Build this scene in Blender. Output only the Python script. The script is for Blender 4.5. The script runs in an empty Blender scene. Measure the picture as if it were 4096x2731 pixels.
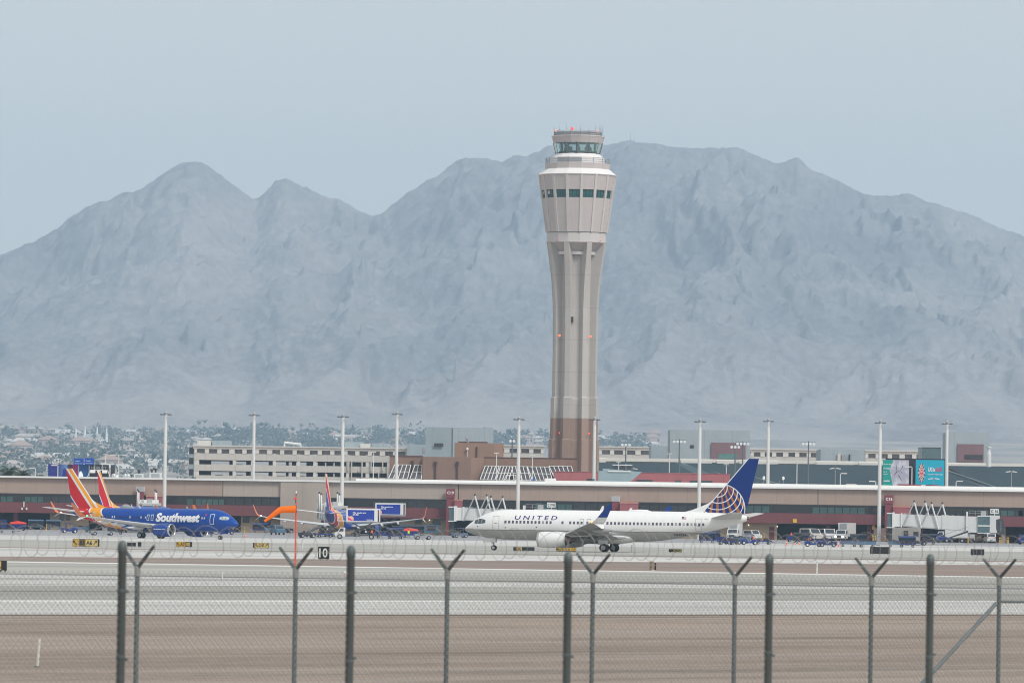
# Airfield seen through two chain link fences: airliners, concourse, control tower and hazy mountains
HAZE_COL = (.56, .77, 1.0); HAZE_D = 7.4e-5; HAZE_G = .2
SUN_EL, SUN_ROT, SUN_E, SUN_ANG = 48, 140, 1.6, 16
SKY_DUST, SKY_SAT, SKY_MIX, SKY_CLOUD, SKY_STR = 2.0, .40, .6, (7.25, 7.4, 7.1), .079
EXPO = 0.55
import bpy, bmesh, math, random
import numpy as np
from mathutils import Vector, Matrix
R = math.radians
rnd = random.Random(7)
SC = bpy.context.scene
COL = SC.collection
# ------------------------------------------------------------------ camera model (telephoto from a viewing lot)
F = 24400.0            # focal length in pixels of a 4096 px wide frame
CX, CY = 2048.0, 1365.5
CAMZ = 3.45
PITCH = math.atan((2096 - CY) / F)
ROLL = 0.0142
_f = Vector((0, math.cos(PITCH), math.sin(PITCH)))
_u0 = Vector((0, -math.sin(PITCH), math.cos(PITCH)))
_r0 = Vector((1, 0, 0))
_r = _r0 * math.cos(ROLL) + _u0 * math.sin(ROLL)
_u = _u0 * math.cos(ROLL) - _r0 * math.sin(ROLL)
CAM = Vector((0, 0, CAMZ))
def ray(px, py):
    return _f + _r * ((px - CX) / F) + _u * (-(py - CY) / F)
def at(px, py, Y):
    d = ray(px, py)
    return CAM + d * (Y / d.y)
def AX(px, py, Y): return at(px, py, Y).x
def AZ(px, py, Y): return at(px, py, Y).z
def hor(px): return 2096 + ROLL * (px - CX)
def gz(Y):
    if Y < 1110: return 0.0
    if Y < 1320: return 0.9 * (Y - 1110) / 210
    if Y < 2000: return 0.9
    return 0.9 + 18.1 * ((Y - 2000) / 2000.0) ** 1.585
def gat(px, py, ymax=1e9):
    d = ray(px, py)
    k = d.z / d.y
    lo, hi = 20.0, 12000.0
    f = lambda Y: CAMZ + k * Y - gz(Y)
    Y = lo
    step = 10.0
    while Y < hi and f(Y) > 0: Y += step
    a, b = Y - step, Y
    for _ in range(40):
        m = (a + b) / 2
        if f(m) > 0: a = m
        else: b = m
    Y = min((a + b) / 2, ymax)
    return Vector((d.x * Y / d.y, Y, gz(Y)))
# ------------------------------------------------------------------ node maths
class E:
    def __init__(s, nt, sock): s.nt, s.k = nt, sock
    def _m(s, op, o=None, o2=None):
        n = s.nt.nodes.new('ShaderNodeMath'); n.operation = op
        for i, v in enumerate((s, o, o2)):
            if v is None: continue
            if isinstance(v, E): s.nt.links.new(v.k, n.inputs[i])
            else: n.inputs[i].default_value = v
        return E(s.nt, n.outputs[0])
    def __add__(s, o): return s._m('ADD', o)
    def __sub__(s, o): return s._m('SUBTRACT', o)
    def __mul__(s, o): return s._m('MULTIPLY', o)
    def __truediv__(s, o): return s._m('DIVIDE', o)
    def gt(s, o): return s._m('GREATER_THAN', o)
    def lt(s, o): return s._m('LESS_THAN', o)
    def abs(s): return s._m('ABSOLUTE')
    def sqrt(s): return s._m('SQRT')
    def frac(s): return s._m('FRACT')
    def atan2(s, o): return s._m('ARCTAN2', o)
    def clamp(s):
        r = s._m('MULTIPLY', 1.0); r.k.node.use_clamp = True; return r
def mixc(nt, fac, a, b, blend='MIX'):
    n = nt.nodes.new('ShaderNodeMix'); n.data_type = 'RGBA'; n.blend_type = blend
    def put(i, v):
        if isinstance(v, E): nt.links.new(v.k, n.inputs[i])
        elif isinstance(v, (int, float)): n.inputs[i].default_value = v
        else: n.inputs[i].default_value = (*v, 1)
    put(0, fac); put(6, a); put(7, b)
    return E(nt, n.outputs[2])
def coords(nt, kind='Object'):
    tc = nt.nodes.new('ShaderNodeTexCoord')
    sp = nt.nodes.new('ShaderNodeSeparateXYZ')
    nt.links.new(tc.outputs[kind], sp.inputs[0])
    return tc.outputs[kind], [E(nt, o) for o in sp.outputs]
def noise(nt, vec, scale=1.0, detail=4, rough=.55, stretch=None):
    if stretch:
        mp = nt.nodes.new('ShaderNodeMapping'); mp.inputs['Scale'].default_value = stretch
        nt.links.new(vec, mp.inputs[0]); vec = mp.outputs[0]
    n = nt.nodes.new('ShaderNodeTexNoise')
    n.inputs['Scale'].default_value = scale; n.inputs['Detail'].default_value = detail
    n.inputs['Roughness'].default_value = rough
    nt.links.new(vec, n.inputs['Vector'])
    return E(nt, n.outputs[0])
MATS = {}
def newmat(name):
    m = bpy.data.materials.new(name); m.use_nodes = True
    nt = m.node_tree
    return m, nt, nt.nodes['Principled BSDF']
def M(name, rgb=None, rough=.6, metal=0.0, var=.10, scale=.6, emit=0, spec=.4, stretch=None, coat=0, kind='Object', alpha=1):
    if name in MATS: return MATS[name]
    m, nt, b = newmat(name)
    if emit:
        b.inputs['Base Color'].default_value = (*rgb, 1)
        b.inputs['Emission Color'].default_value = (*rgb, 1)
        b.inputs['Emission Strength'].default_value = emit
    else:
        vec, xyz = coords(nt, kind)
        n1 = noise(nt, vec, scale, 5, .6, stretch)
        n2 = noise(nt, vec, scale * 7.3, 3, .6)
        f = (n1 * .7 + n2 * .3 - .5) * 2.2 + .5
        lo = tuple(c * (1 - var) for c in rgb); hi = tuple(min(1, c * (1 + var)) for c in rgb)
        c = mixc(nt, f.clamp(), lo, hi)
        nt.links.new(c.k, b.inputs['Base Color'])
        rr = (n2 - .5) * .25 + rough
        nt.links.new(rr.clamp().k, b.inputs['Roughness'])
    b.inputs['Metallic'].default_value = metal
    b.inputs['Specular IOR Level'].default_value = spec
    if coat: b.inputs['Coat Weight'].default_value = coat
    MATS[name] = m
    return m
# ------------------------------------------------------------------ mesh builder
class MB:
    def __init__(s): s.v, s.f, s.m, s.mi = [], [], [], 0
    def mat(s, i): s.mi = i; return s
    def add(s, vs, fs):
        o = len(s.v); s.v += [tuple(v) for v in vs]
        for f in fs: s.f.append([o + i for i in f]); s.m.append(s.mi)
        return s
    def box(s, x0, x1, y0, y1, z0, z1):
        return s.add([(x0,y0,z0),(x1,y0,z0),(x1,y1,z0),(x0,y1,z0),(x0,y0,z1),(x1,y0,z1),(x1,y1,z1),(x0,y1,z1)],
                     [(3,2,1,0),(4,5,6,7),(0,1,5,4),(1,2,6,5),(2,3,7,6),(3,0,4,7)])
    def prism(s, poly, ax, a, b):
        def P(p, t):
            if ax == 'y': return (p[0], t, p[1])
            if ax == 'x': return (t, p[0], p[1])
            return (p[0], p[1], t)
        n = len(poly)
        vs = [P(p, a) for p in poly] + [P(p, b) for p in poly]
        fs = [tuple(range(n)), tuple(range(2*n-1, n-1, -1))]
        for i in range(n):
            j = (i+1) % n
            fs.append((j, i, n+i, n+j))
        return s.add(vs, fs)
    def loft(s, rings, close=True, caps=True):
        n = len(rings[0]); vs = [p for r in rings for p in r]; fs = []
        for k in range(len(rings)-1):
            for i in range(n if close else n-1):
                j = (i+1) % n
                fs.append((k*n+i, k*n+j, (k+1)*n+j, (k+1)*n+i))
        if caps:
            fs.append(tuple(range(n-1, -1, -1))); o = (len(rings)-1)*n
            fs.append(tuple(range(o, o+n)))
        return s.add(vs, fs)
    def tube(s, p0, p1, r0, r1=None, n=8, caps=True):
        r1 = r0 if r1 is None else r1
        p0, p1 = Vector(p0), Vector(p1)
        d = (p1-p0).normalized()
        a = d.orthogonal().normalized(); b = d.cross(a)
        rg = []
        for p, r in ((p0, r0), (p1, r1)):
            rg.append([p + (a*math.cos(t)+b*math.sin(t))*r for t in (2*math.pi*i/n for i in range(n))])
        return s.loft(rg, True, caps)
    def path(s, pts, r, n=6, caps=True):
        pts = [Vector(p) for p in pts]; rg = []
        a = None
        for i, p in enumerate(pts):
            d = (pts[min(i+1, len(pts)-1)] - pts[max(i-1, 0)]).normalized()
            if a is None: a = d.orthogonal().normalized()
            a = (a - d*a.dot(d)).normalized(); b = d.cross(a)
            rr = r(i) if callable(r) else r
            rg.append([p + (a*math.cos(t)+b*math.sin(t))*rr for t in (2*math.pi*k/n for k in range(n))])
        return s.loft(rg, True, caps)
    def lathe(s, prof, n=24, c=(0,0,0), axis='z', ph=0.0, caps=True):
        rg = []
        for r, h in prof:
            ring = []
            for i in range(n):
                t = 2*math.pi*i/n + ph
                x, y = r*math.cos(t), r*math.sin(t)
                if axis == 'z': p = (c[0]+x, c[1]+y, c[2]+h)
                elif axis == 'x': p = (c[0]+h, c[1]+x, c[2]+y)
                else: p = (c[0]+x, c[1]+h, c[2]-y)
                ring.append(p)
            rg.append(ring)
        return s.loft(rg, True, caps)
    def blob(s, c, rx, ry, rz, n=8, m=5):
        prof = [(math.sin(math.pi*k/m), -math.cos(math.pi*k/m)) for k in range(m+1)]
        rg = []
        for r, h in prof:
            r = max(r, .02)
            rg.append([(c[0]+rx*r*math.cos(2*math.pi*i/n), c[1]+ry*r*math.sin(2*math.pi*i/n), c[2]+rz*h) for i in range(n)])
        return s.loft(rg)
    def quad(s, a, b, c, d): return s.add([a,b,c,d], [(0,1,2,3)])
    def build(s, name, mats, parent=None, smooth=False, loc=None, rz=0.0):
        me = bpy.data.meshes.new(name)
        me.from_pydata(s.v, [], s.f)
        if not isinstance(mats, (list, tuple)): mats = [mats]
        for m in mats: me.materials.append(m)
        if len(mats) > 1: me.polygons.foreach_set('material_index', s.m)
        bm = bmesh.new(); bm.from_mesh(me)
        bmesh.ops.recalc_face_normals(bm, faces=bm.faces)
        bm.to_mesh(me); bm.free()
        if smooth:
            me.polygons.foreach_set('use_smooth', [True]*len(me.polygons))
            try: me.set_sharp_from_angle(angle=R(smooth if smooth is not True else 40))
            except Exception: pass
        me.update()
        o = bpy.data.objects.new(name, me); COL.objects.link(o)
        if parent: o.parent = parent
        if loc is not None: o.location = loc
        if rz: o.rotation_euler = (0, 0, rz)
        return o
def tag(o, label, cat=None, group=None, kind=None):
    if label: o['label'] = label
    if cat: o['category'] = cat
    if group: o['group'] = group
    if kind: o['kind'] = kind
    return o
def thing(name, label, cat, loc=(0,0,0), rz=0.0, group=None):
    o = bpy.data.objects.new(name, None); COL.objects.link(o)
    o.location = loc; o.rotation_euler = (0, 0, rz); o.empty_display_size = .3
    return tag(o, label, cat, group)
def setting(name, mb, mats, smooth=False):
    o = mb.build(name, mats, smooth=smooth); o['kind'] = 'structure'
    return o
_kids = {}
def dup(root, loc, rz=0.0, label=None, group=None, scale=None):
    def cp(o, par):
        c = o.copy(); COL.objects.link(c)
        if par: c.parent = par
        for k in [x for x in o.children]: cp(k, c)
        return c
    r = cp(root, None); r.location = loc; r.rotation_euler = (0, 0, rz)
    if label: r['label'] = label
    if group: r['group'] = group
    if scale: r.scale = (scale,)*3
    return r
# ------------------------------------------------------------------ lettering (built-in font turned into mesh)
_tc = {}
def glyphs(txt, bold=0.0, shear=0.0, spacing=1.0):
    key = (txt, bold, shear, spacing)
    if key in _tc: return _tc[key]
    cu = bpy.data.curves.new('lettering', 'FONT'); cu.body = txt; cu.size = 1
    cu.offset = bold; cu.shear = shear; cu.space_character = spacing
    cu.fill_mode = 'FRONT'; cu.resolution_u = 3; cu.space_line = .9
    o = bpy.data.objects.new('lettering', cu); COL.objects.link(o)
    dg = bpy.context.evaluated_depsgraph_get()
    me = bpy.data.meshes.new_from_object(o.evaluated_get(dg))
    vs = [(v.co.x, v.co.y) for v in me.vertices]; fs = [tuple(p.vertices) for p in me.polygons]
    bpy.data.objects.remove(o); bpy.data.curves.remove(cu); bpy.data.meshes.remove(me)
    x0 = min(v[0] for v in vs); x1 = max(v[0] for v in vs); y0 = min(v[1] for v in vs); y1 = max(v[1] for v in vs)
    vs = [((x-x0)/(x1-x0), (y-y0)/(y1-y0)) for x, y in vs]
    _tc[key] = (vs, fs, (x1-x0)/(y1-y0))
    return _tc[key]
def letters(txt, h, mat, parent, o, ux=(1,0,0), uy=(0,0,1), w=None, bold=.02, shear=0, name='lettering', spacing=1.0, mb=None):
    vs, fs, asp = glyphs(txt, bold, shear, spacing)
    w = w or h*asp
    o, ux, uy = Vector(o), Vector(ux), Vector(uy)
    own = mb is None
    mb = mb or MB()
    mb.add([o + ux*(a*w) + uy*(b*h) for a, b in vs], fs)
    return mb.build(name, mat, parent) if own else mb
def letters_on(txt, h, w, mat, parent, fn, bold=.02, shear=0, cuts=8, name='lettering', spacing=1.0):
    vs, fs, asp = glyphs(txt, bold, shear, spacing)
    bm = bmesh.new()
    bv = [bm.verts.new((a*w, b*h, 0)) for a, b in vs]
    for f in fs:
        try: bm.faces.new([bv[i] for i in f])
        except ValueError: pass
    for k in range(1, cuts):
        geom = bm.verts[:] + bm.edges[:] + bm.faces[:]
        bmesh.ops.bisect_plane(bm, geom=geom, plane_co=(0, h*k/cuts, 0), plane_no=(0, 1, 0))
    for v in bm.verts: v.co = fn(v.co.x, v.co.y)
    me = bpy.data.meshes.new(name); bm.to_mesh(me); bm.free()
    me.materials.append(mat)
    o = bpy.data.objects.new(name, me); COL.objects.link(o); o.parent = parent
    return o
# ================================================================== GROUND
def ground_mat(name, rgb, var=.18, streak=1.0, fine=.35, rough=.92, lines=None, tint=None, scrub=False):
    m, nt, b = newmat(name)
    vec, (x, y, z) = coords(nt)
    # streaks run along the 45 degree airfield direction: rotate so u is along the runway
    mp = nt.nodes.new('ShaderNodeMapping'); mp.vector_type = 'TEXTURE'
    mp.inputs['Rotation'].default_value = (0, 0, R(AIR))
    nt.links.new(vec, mp.inputs[0])
    v2 = mp.outputs[0]
    a = noise(nt, v2, 1.0, 6, .62, (.010*streak, .065*streak, 1))
    c = noise(nt, v2, 1.0, 5, .6, (.06, .35, 1))
    d = noise(nt, vec, 1.7, 4, .7)
    f = (a*.60 + c*.3 + d*fine*.4 - (.45+fine*.2)) * 4.2 + .5
    lo = tuple(k*(1-var*1.25) for k in rgb); hi = tuple(min(1, k*(1+var*1.25)) for k in rgb)
    col = mixc(nt, f.clamp(), lo, hi)
    if tint:
        e = noise(nt, v2, 1.0, 4, .6, (.02, .09, 1))
        col = mixc(nt, ((e-.50)*7).clamp(), col, tint)
    if scrub:   # stones and dry weeds
        s1 = noise(nt, vec, 2.6, 3, .6); s2 = noise(nt, vec, .12, 4, .6)
        wd = ((s1-.63)*14).clamp() * ((s2-.44)*8).clamp()
        col = mixc(nt, wd*.6, col, (.14, .115, .085))
        s3 = noise(nt, vec, 4.5, 2, .5)
        col = mixc(nt, ((s3-.66)*16).clamp()*.5, col, (.52, .46, .41))
    if scrub:   # long wheel ruts and grit drifts along the airfield direction
        for k, (sc_, th, cc, am) in enumerate(((.10, .545, (.185, .140, .112), .70), (.26, .565, (.165, .125, .10), .80), (.12, .545, (.40, .325, .275), .65), (.33, .57, (.44, .37, .32), .7))):
            mp2 = nt.nodes.new('ShaderNodeMapping'); mp2.inputs['Location'].default_value = (k*31.7, k*17.3, k*5.1); mp2.inputs['Scale'].default_value = (.011, sc_, 1)
            nt.links.new(v2, mp2.inputs[0])
            q = noise(nt, mp2.outputs[0], 1.0, 5, .58); br = noise(nt, v2, 1.0, 4, .6, (.05, .3, 1))
            col = mixc(nt, ((q-th)*14).clamp() * ((br-.40)*6).clamp() * am, col, cc)
    # stains and rubber patches
    g1 = noise(nt, v2, 1.0, 5, .65, (.035, .22, 1))
    col = mixc(nt, ((g1-.545)*9).clamp()*.36, col, tuple(k*.62 for k in rgb))
    if lines:   # slab joints
        sp = nt.nodes.new('ShaderNodeSeparateXYZ'); nt.links.new(v2, sp.inputs[0])
        u = E(nt, sp.outputs[0]); w = E(nt, sp.outputs[1])
        j = ((u/lines).frac()-.5).abs().gt(.496)
        k = ((w/lines).frac()-.5).abs().gt(.49)
        col = mixc(nt, (j._m('MAXIMUM', k))*.45, col, tuple(q*.45 for q in rgb))
    nt.links.new(col.k, b.inputs['Base Color'])
    b.inputs['Roughness'].default_value = rough
    b.inputs['Specular IOR Level'].default_value = .25
    bp = nt.nodes.new('ShaderNodeBump'); bp.inputs['Strength'].default_value = .25; bp.inputs['Distance'].default_value = .05
    nt.links.new(d.k, bp.inputs['Height']); nt.links.new(bp.outputs[0], b.inputs['Normal'])
    return m
AIR = 45.0
g_dirt = ground_mat('desert_dirt', (.305, .236, .190), .30, 1.5, .9, tint=(.38, .31, .268), scrub=True)
g_asph = ground_mat('runway_asphalt', (.365, .355, .325), .17)
g_conc = ground_mat('pale_concrete', (.56, .55, .53), .16, lines=7.6)
g_apron = ground_mat('apron_concrete', (.33, .33, .345), .14, lines=7.6)
g_grass = ground_mat('gravel_infield', (.39, .38, .35), .18)
g_brown = ground_mat('brown_infield', (.27, .21, .18), .16)
g_paint = ground_mat('worn_white_paint', (.74, .74, .72), .14)
g_dark = ground_mat('rubber_streak', (.20, .195, .19), .25)
# base sheet: one ground from behind the camera out past the terminal, following the gentle apron rise
ys = [-60, 0, 300, 700, 1000, 1110, 1150, 1200, 1250, 1320, 1500, 1700, 2000]
mb = MB()
for y0, y1 in zip(ys[:-1], ys[1:]):
    for x0, x1 in ((-900,-300),(-300,0),(0,300),(300,900)):
        mb.quad((x0,y0,gz(y0)-.012),(x1,y0,gz(y0)-.012),(x1,y1,gz(y1)-.012),(x0,y1,gz(y1)-.012))
setting('ground', mb, g_dirt)
def gline(y0, y1):
    """world line through the ground seen at the left and right frame edges; returned as x -> Y function"""
    a, b = gat(0, y0), gat(4096, y1)
    k = (b.y-a.y)/(b.x-a.x)
    return lambda x: a.y + k*(x-a.x)
def strip(name, far, near, mat, lift, xl=-110, xr=110, n=44):
    fl, nl = gline(*far), gline(*near)
    mb = MB()
    for i in range(n):
        xa, xb = xl+(xr-xl)*i/n, xl+(xr-xl)*(i+1)/n
        m = 6
        for k in range(m):
            q = []
            for xx, kk in ((xa,k),(xb,k),(xb,k+1),(xa,k+1)):
                Y = nl(xx) + (fl(xx)-nl(xx))*kk/m
                Y = max(Y, 25.0)
                q.append((xx, Y, gz(Y)+lift))
            mb.quad(*q)
    return setting(name, mb, mat)
# apron: everything from the bright strip back to the terminal
fl = gline(2139.5, 2186)
mb = MB()
for i in range(60):
    xa, xb = -220+440*i/60, -220+440*(i+1)/60
    for k in range(10):
        q = []
        for xx, kk in ((xa,k),(xb,k),(xb,k+1),(xa,k+1)):
            a = fl(xx); Y = a + (1420-a)*kk/10
            q.append((xx, Y, gz(Y)))
        mb.quad(*q)
setting('apron', mb, g_apron)
strip('taxiway', (2139.5,2186), (2157,2206), g_conc, .004, -160, 160, 60)
strip('infield', (2157,2206), (2187.5,2245), g_grass, .000, -160, 160, 60)
strip('infield_edge', (2186,2243), (2190,2247.5), g_brown, .004)
strip('inner_taxiway', (2190,2247.5), (2224.5,2259.5), g_conc, .004)
strip('brown_infield', (2224.5,2259.5), (2243,2306.5), g_brown, .002)
strip('runway_shoulder', (2243,2306.5), (2292,2352), g_grass, .004)
strip('runway_edge', (2292,2352), (2296,2357), g_dark, .008)
strip('runway_pavement', (2296,2357), (2334,2360), g_conc, .004)
strip('runway', (2334,2360), (2400,2402), g_asph, .004)
strip('runway_line', (2399.5,2401.8), (2406,2407.5), g_paint, .008)
strip('near_shoulder', (2404.5,2406.5), (2457,2456.5), g_conc, .004)
strip('shoulder_line', (2243.5,2307), (2247,2310), g_paint, .008)
def track_mat():
    m, nt, b = newmat('wheel_track_dirt')
    vec, (x, y, z) = coords(nt)
    n1 = noise(nt, vec, .5, 5, .7); n2 = noise(nt, vec, .09, 4, .6)
    c = mixc(nt, ((n1*.45+n2*.55-.42)*6).clamp(), (.185, .145, .12), (.335, .26, .215))
    nt.links.new(c.k, b.inputs['Base Color']); b.inputs['Roughness'].default_value = .95; b.inputs['Specular IOR Level'].default_value = .1
    return m
g_track = track_mat()
strip('pavement_edge', (2456.5,2456), (2459,2459), g_track, .006, -60, 60, 40)
strip('runway_marking', (2337,2343.5), (2340,2346), g_paint, .008, -60, 0.2, 30)
strip('rubber_marks', (2362,2376), (2366,2380), g_dark, .0065, -60, 60, 30)
# ================================================================== MOUNTAINS
_perm = np.random.RandomState(11).permutation(512)
_perm = np.concatenate([_perm, _perm, _perm])
_grad = np.random.RandomState(5).uniform(0, 2*np.pi, 512)
def pnoise(x, y, seed=0):
    xi = np.floor(x).astype(int); yi = np.floor(y).astype(int)
    xf, yf = x-xi, y-yi
    def g(ix, iy, fx, fy):
        h = _grad[_perm[(_perm[(ix+seed*17) % 512] + iy) % 512]]
        return np.cos(h)*fx + np.sin(h)*fy
    u = xf*xf*xf*(xf*(xf*6-15)+10); v = yf*yf*yf*(yf*(yf*6-15)+10)
    a = g(xi,yi,xf,yf)*(1-u) + g(xi+1,yi,xf-1,yf)*u
    b = g(xi,yi+1,xf,yf-1)*(1-u) + g(xi+1,yi+1,xf-1,yf-1)*u
    return (a*(1-v)+b*v)*1.4
def ridged(x, y, oct=5, seed=0, gain=.5, lac=2.05):
    s = 0; a = 1; w = 1; tot = 0
    for o in range(oct):
        n = 1-np.abs(pnoise(x, y, seed+o)); n = n*n
        s = s + n*a*w; tot += a
        w = np.clip(n*1.6, 0, 1)
        x, y, a = x*lac+3.1, y*lac+1.7, a*gain
    return s/tot
def fbm(x, y, oct=5, seed=0, gain=.5):
    s = 0; a = 1
    for o in range(oct):
        s = s+pnoise(x, y, seed+o)*a
        x, y, a = x*2.03+1.3, y*2.03+7.7, a*gain
    return s
SIL = [(-300,690),(-120,640),(0,585),(30,572),(75,553),(110,535),(135,520),(155,500),(185,480),(215,465),(245,458),(275,443),(310,440),(330,424),(355,408),(385,390),(410,375),(430,370),(455,373),(480,388),(505,405),(530,425),(555,443),(578,458),(600,448),(615,430),(630,415),(648,408),(665,415),(690,428),(720,440),(750,455),(775,458),(800,472),(825,487),(850,498),(870,490),(890,475),(910,460),(930,445),(955,430),(975,415),(1000,403),(1020,385),(1045,370),(1065,361),(1090,362),(1120,366),(1150,372),(1175,355),(1205,358),(1230,345),(1260,332),(1300,335),(1350,334),(1400,330),(1440,323),(1470,325),(1500,330),(1540,336),(1590,340),(1640,337),(1690,340),(1720,350),(1760,368),(1790,375),(1810,365),(1828,360),(1845,378),(1865,392),(1900,405),(1940,425),(1975,443),(2010,450),(2045,450),(2080,443),(2110,455),(2150,470),(2190,480),(2230,495),(2270,512),(2310,527),(2352,545),(2460,590),(2640,650)]
sx = np.array([a for a, b in SIL])*1.7415; sy = np.array([b for a, b in SIL])*1.7415
import heapq
NC, NF, NBK = 680, 300, 22
NR = NF + NBK
cols = np.linspace(-480, 4560, NC)
sil = np.interp(cols, sx, sy)
for _ in range(2): sil = np.convolve(np.pad(sil, 1, 'edge'), [.25, .5, .25], 'valid')
sil_s = np.convolve(np.pad(sil, 10, 'edge'), np.hanning(23)[1:-1]/np.hanning(23).sum(), 'valid')
sil = sil + 5.0*fbm(cols/60.0, cols*0+3.3, 4, 40) + 3.5*fbm(cols/17.0, cols*0+1.3, 3, 45) - 4*ridged(cols/45.0, cols*0+9.1, 3, 52) + 2
Y0, YR = 9000.0, 12900.0
yr = YR + 260*fbm(cols/1100.0, cols*0+.5, 1, 3)
tt = np.concatenate([np.linspace(0, .42, 70), np.linspace(.4225, 1, NF-70), 1+np.linspace(.02, .3, NBK)])
C, T = np.meshgrid(cols, tt)
YRg = np.broadcast_to(yr, C.shape)
Yg = Y0 + (YRg-Y0)*T
X = (C-2048)/F*Yg
horc = 2096+ROLL*(C-2048)
zr = 3.45 + (horc-np.broadcast_to(sil, C.shape))/F*YRg
zrs = 3.45 + (horc-np.broadcast_to(sil_s, C.shape))/F*YRg
base0 = .9 + 18.1*((Y0-2000)/2000.0)**1.585 - 4
Tc = np.clip(T, 0, 1)
S = np.clip((Tc-.38)/.62, 0, 1)
fan = .20
prof = np.where(Tc < .38, fan*(Tc/.38)**1.2, fan + (1-fan)*(.30*S + .70*S**1.30))
zb = base0 + (zrs-base0)*prof
# drainage: fill, route and carve so that spurs, gullies and divides branch as water would cut them
nn_ = NF
Xs, Ys, Zb = X[:nn_], Yg[:nn_], zb[:nn_]
def blur(q, n):
    for _ in range(n):
        q = np.pad(q, 1, 'edge')
        q = (q[:-2,1:-1]+q[2:,1:-1]+q[1:-1,:-2]+q[1:-1,2:]+2*q[1:-1,1:-1])/6
    return q
slope_w = np.clip((Tc[:nn_]-.10)/.3, 0, 1)
H = Zb + slope_w*(95*fbm(Xs/520, Ys/620, 5, 201, .5) + 60*(ridged(Xs/620+.6*fbm(Xs/500,Ys/500,2,205), Ys/800, 4, 203)-.5))
offs = [(-1,-1),(-1,0),(-1,1),(0,-1),(0,1),(1,-1),(1,0),(1,1)]
ncell = nn_*NC
for it in range(3):
    h = H.ravel().tolist(); fill = [1e9]*ncell; done = bytearray(ncell); rec = list(range(ncell)); order = []
    pq = []
    for j in range(NC): heapq.heappush(pq, (h[j], j)); fill[j] = h[j]; done[j] = 1
    while pq:
        f0, i = heapq.heappop(pq); order.append(i)
        r, c = divmod(i, NC)
        for dr, dc in offs:
            r2, c2 = r+dr, c+dc
            if 0 <= r2 < nn_ and 0 <= c2 < NC:
                k = r2*NC+c2
                if not done[k]:
                    done[k] = 1; v = h[k]
                    if v < f0+.002: v = f0+.002
                    fill[k] = v; rec[k] = i; heapq.heappush(pq, (v, k))
    FL = np.array(fill).reshape(nn_, NC)
    # steepest receiver on the filled surface
    best = np.zeros((nn_, NC)); R_ = np.array(rec).reshape(nn_, NC)
    P = np.pad(FL, 1, 'constant', constant_values=1e9); PX = np.pad(Xs, 1, 'edge'); PY = np.pad(Ys, 1, 'edge')
    idx = np.arange(ncell).reshape(nn_, NC)
    for dr, dc in offs:
        q = P[1+dr:1+dr+nn_, 1+dc:1+dc+NC]; dd = np.hypot(PX[1+dr:1+dr+nn_, 1+dc:1+dc+NC]-Xs, PY[1+dr:1+dr+nn_, 1+dc:1+dc+NC]-Ys)+1e-3
        g = (FL-q)/dd
        m_ = g > best
        best = np.where(m_, g, best); R_ = np.where(m_, idx+dr*NC+dc, R_)
    R_[0] = idx[0]
    rec = R_.ravel().tolist()
    A = [1.0]*ncell
    for i in reversed(order):
        k = rec[i]
        if k != i: A[k] += A[i]
    A = np.array(A)
    dist = np.hypot(Xs.ravel()-Xs.ravel()[R_.ravel()], Ys.ravel()-Ys.ravel()[R_.ravel()])
    Sl = np.minimum(.62, 1.7*A**-.34)
    dz = (Sl*dist).tolist()
    z = Zb.ravel().copy().tolist()
    for i in order:
        k = rec[i]
        if k != i: z[i] = z[k]+dz[i]
    Zc = np.array(z).reshape(nn_, NC)
    ratio = blur(Zb-base0+4, 60)/np.maximum(blur(Zc-base0+4, 60), 1)
    Zc = base0-4 + (Zc-base0+4)*ratio
    H = Zb*(1-slope_w) + Zc*slope_w + (0 if it == 2 else 1)*slope_w*9*fbm(Xs/90, Ys/110, 3, 220+it)
wob = fbm(Xs/700, Zb/420, 3, 71)
def spur(al, L, W, sd):
    u = Xs*math.cos(al)+Zb*1.5*math.sin(al); v = -Xs*math.sin(al)+Zb*1.5*math.cos(al)
    return ridged(u/W+.6*wob, v/L+.5*wob, 4, sd, .45)
side = np.clip(.5+1.8*fbm(Xs/560+3, Zb/700, 2, 81), 0, 1)
sp = spur(.85, 900, 430, 1)*side + spur(-.85, 900, 430, 5)*(1-side)
fade = np.clip((1-Tc[:nn_])/.08, 0, 1)
H = Zb + slope_w*((blur(H, 3)-Zb)*.50 + (H-blur(H, 2))*.28 + fade*(sp-.5)*130)
top = np.clip((Tc[:nn_]-.955)/.045, 0, 1)**1.4
H = H*(1-top) + zr[:nn_]*top + slope_w*(1-top)*6*fbm(Xs/40, Ys/60, 4, 240)
el_max = (zr-3.45)/YRg
lim = 3.45 + el_max*Yg*(1-.012*np.clip((1-Tc)*6, 0, 1))
Z = np.vstack([H, zr[nn_:] - (T[nn_:]-1)*1800])
Z = np.where(T < 1, np.minimum(Z, lim), Z)
me = bpy.data.meshes.new('mountains')
nv = NC*NR
me.vertices.add(nv)
me.vertices.foreach_set('co', np.stack([X, Yg, Z], -1).astype(np.float32).ravel())
ii = np.arange(nv).reshape(NR, NC)
q = np.stack([ii[:-1,:-1], ii[:-1,1:], ii[1:,1:], ii[1:,:-1]], -1).reshape(-1, 4)
me.loops.add(q.size); me.loops.foreach_set('vertex_index', q.ravel().astype(np.int32))
me.polygons.add(len(q)); me.polygons.foreach_set('loop_start', np.arange(0, q.size, 4, dtype=np.int32))
me.update(); me.validate()
me.polygons.foreach_set('use_smooth', [True]*len(q))
m, nt, b = newmat('mountain_rock')
vec, (x, y, z) = coords(nt)
n1 = noise(nt, vec, .0035, 6, .6, (1, .35, 1.3)); n2 = noise(nt, vec, .05, 9, .75, (1, .35, 1.2)); n3 = noise(nt, vec, .0011, 4, .5, (1, .3, 1.4))
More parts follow.
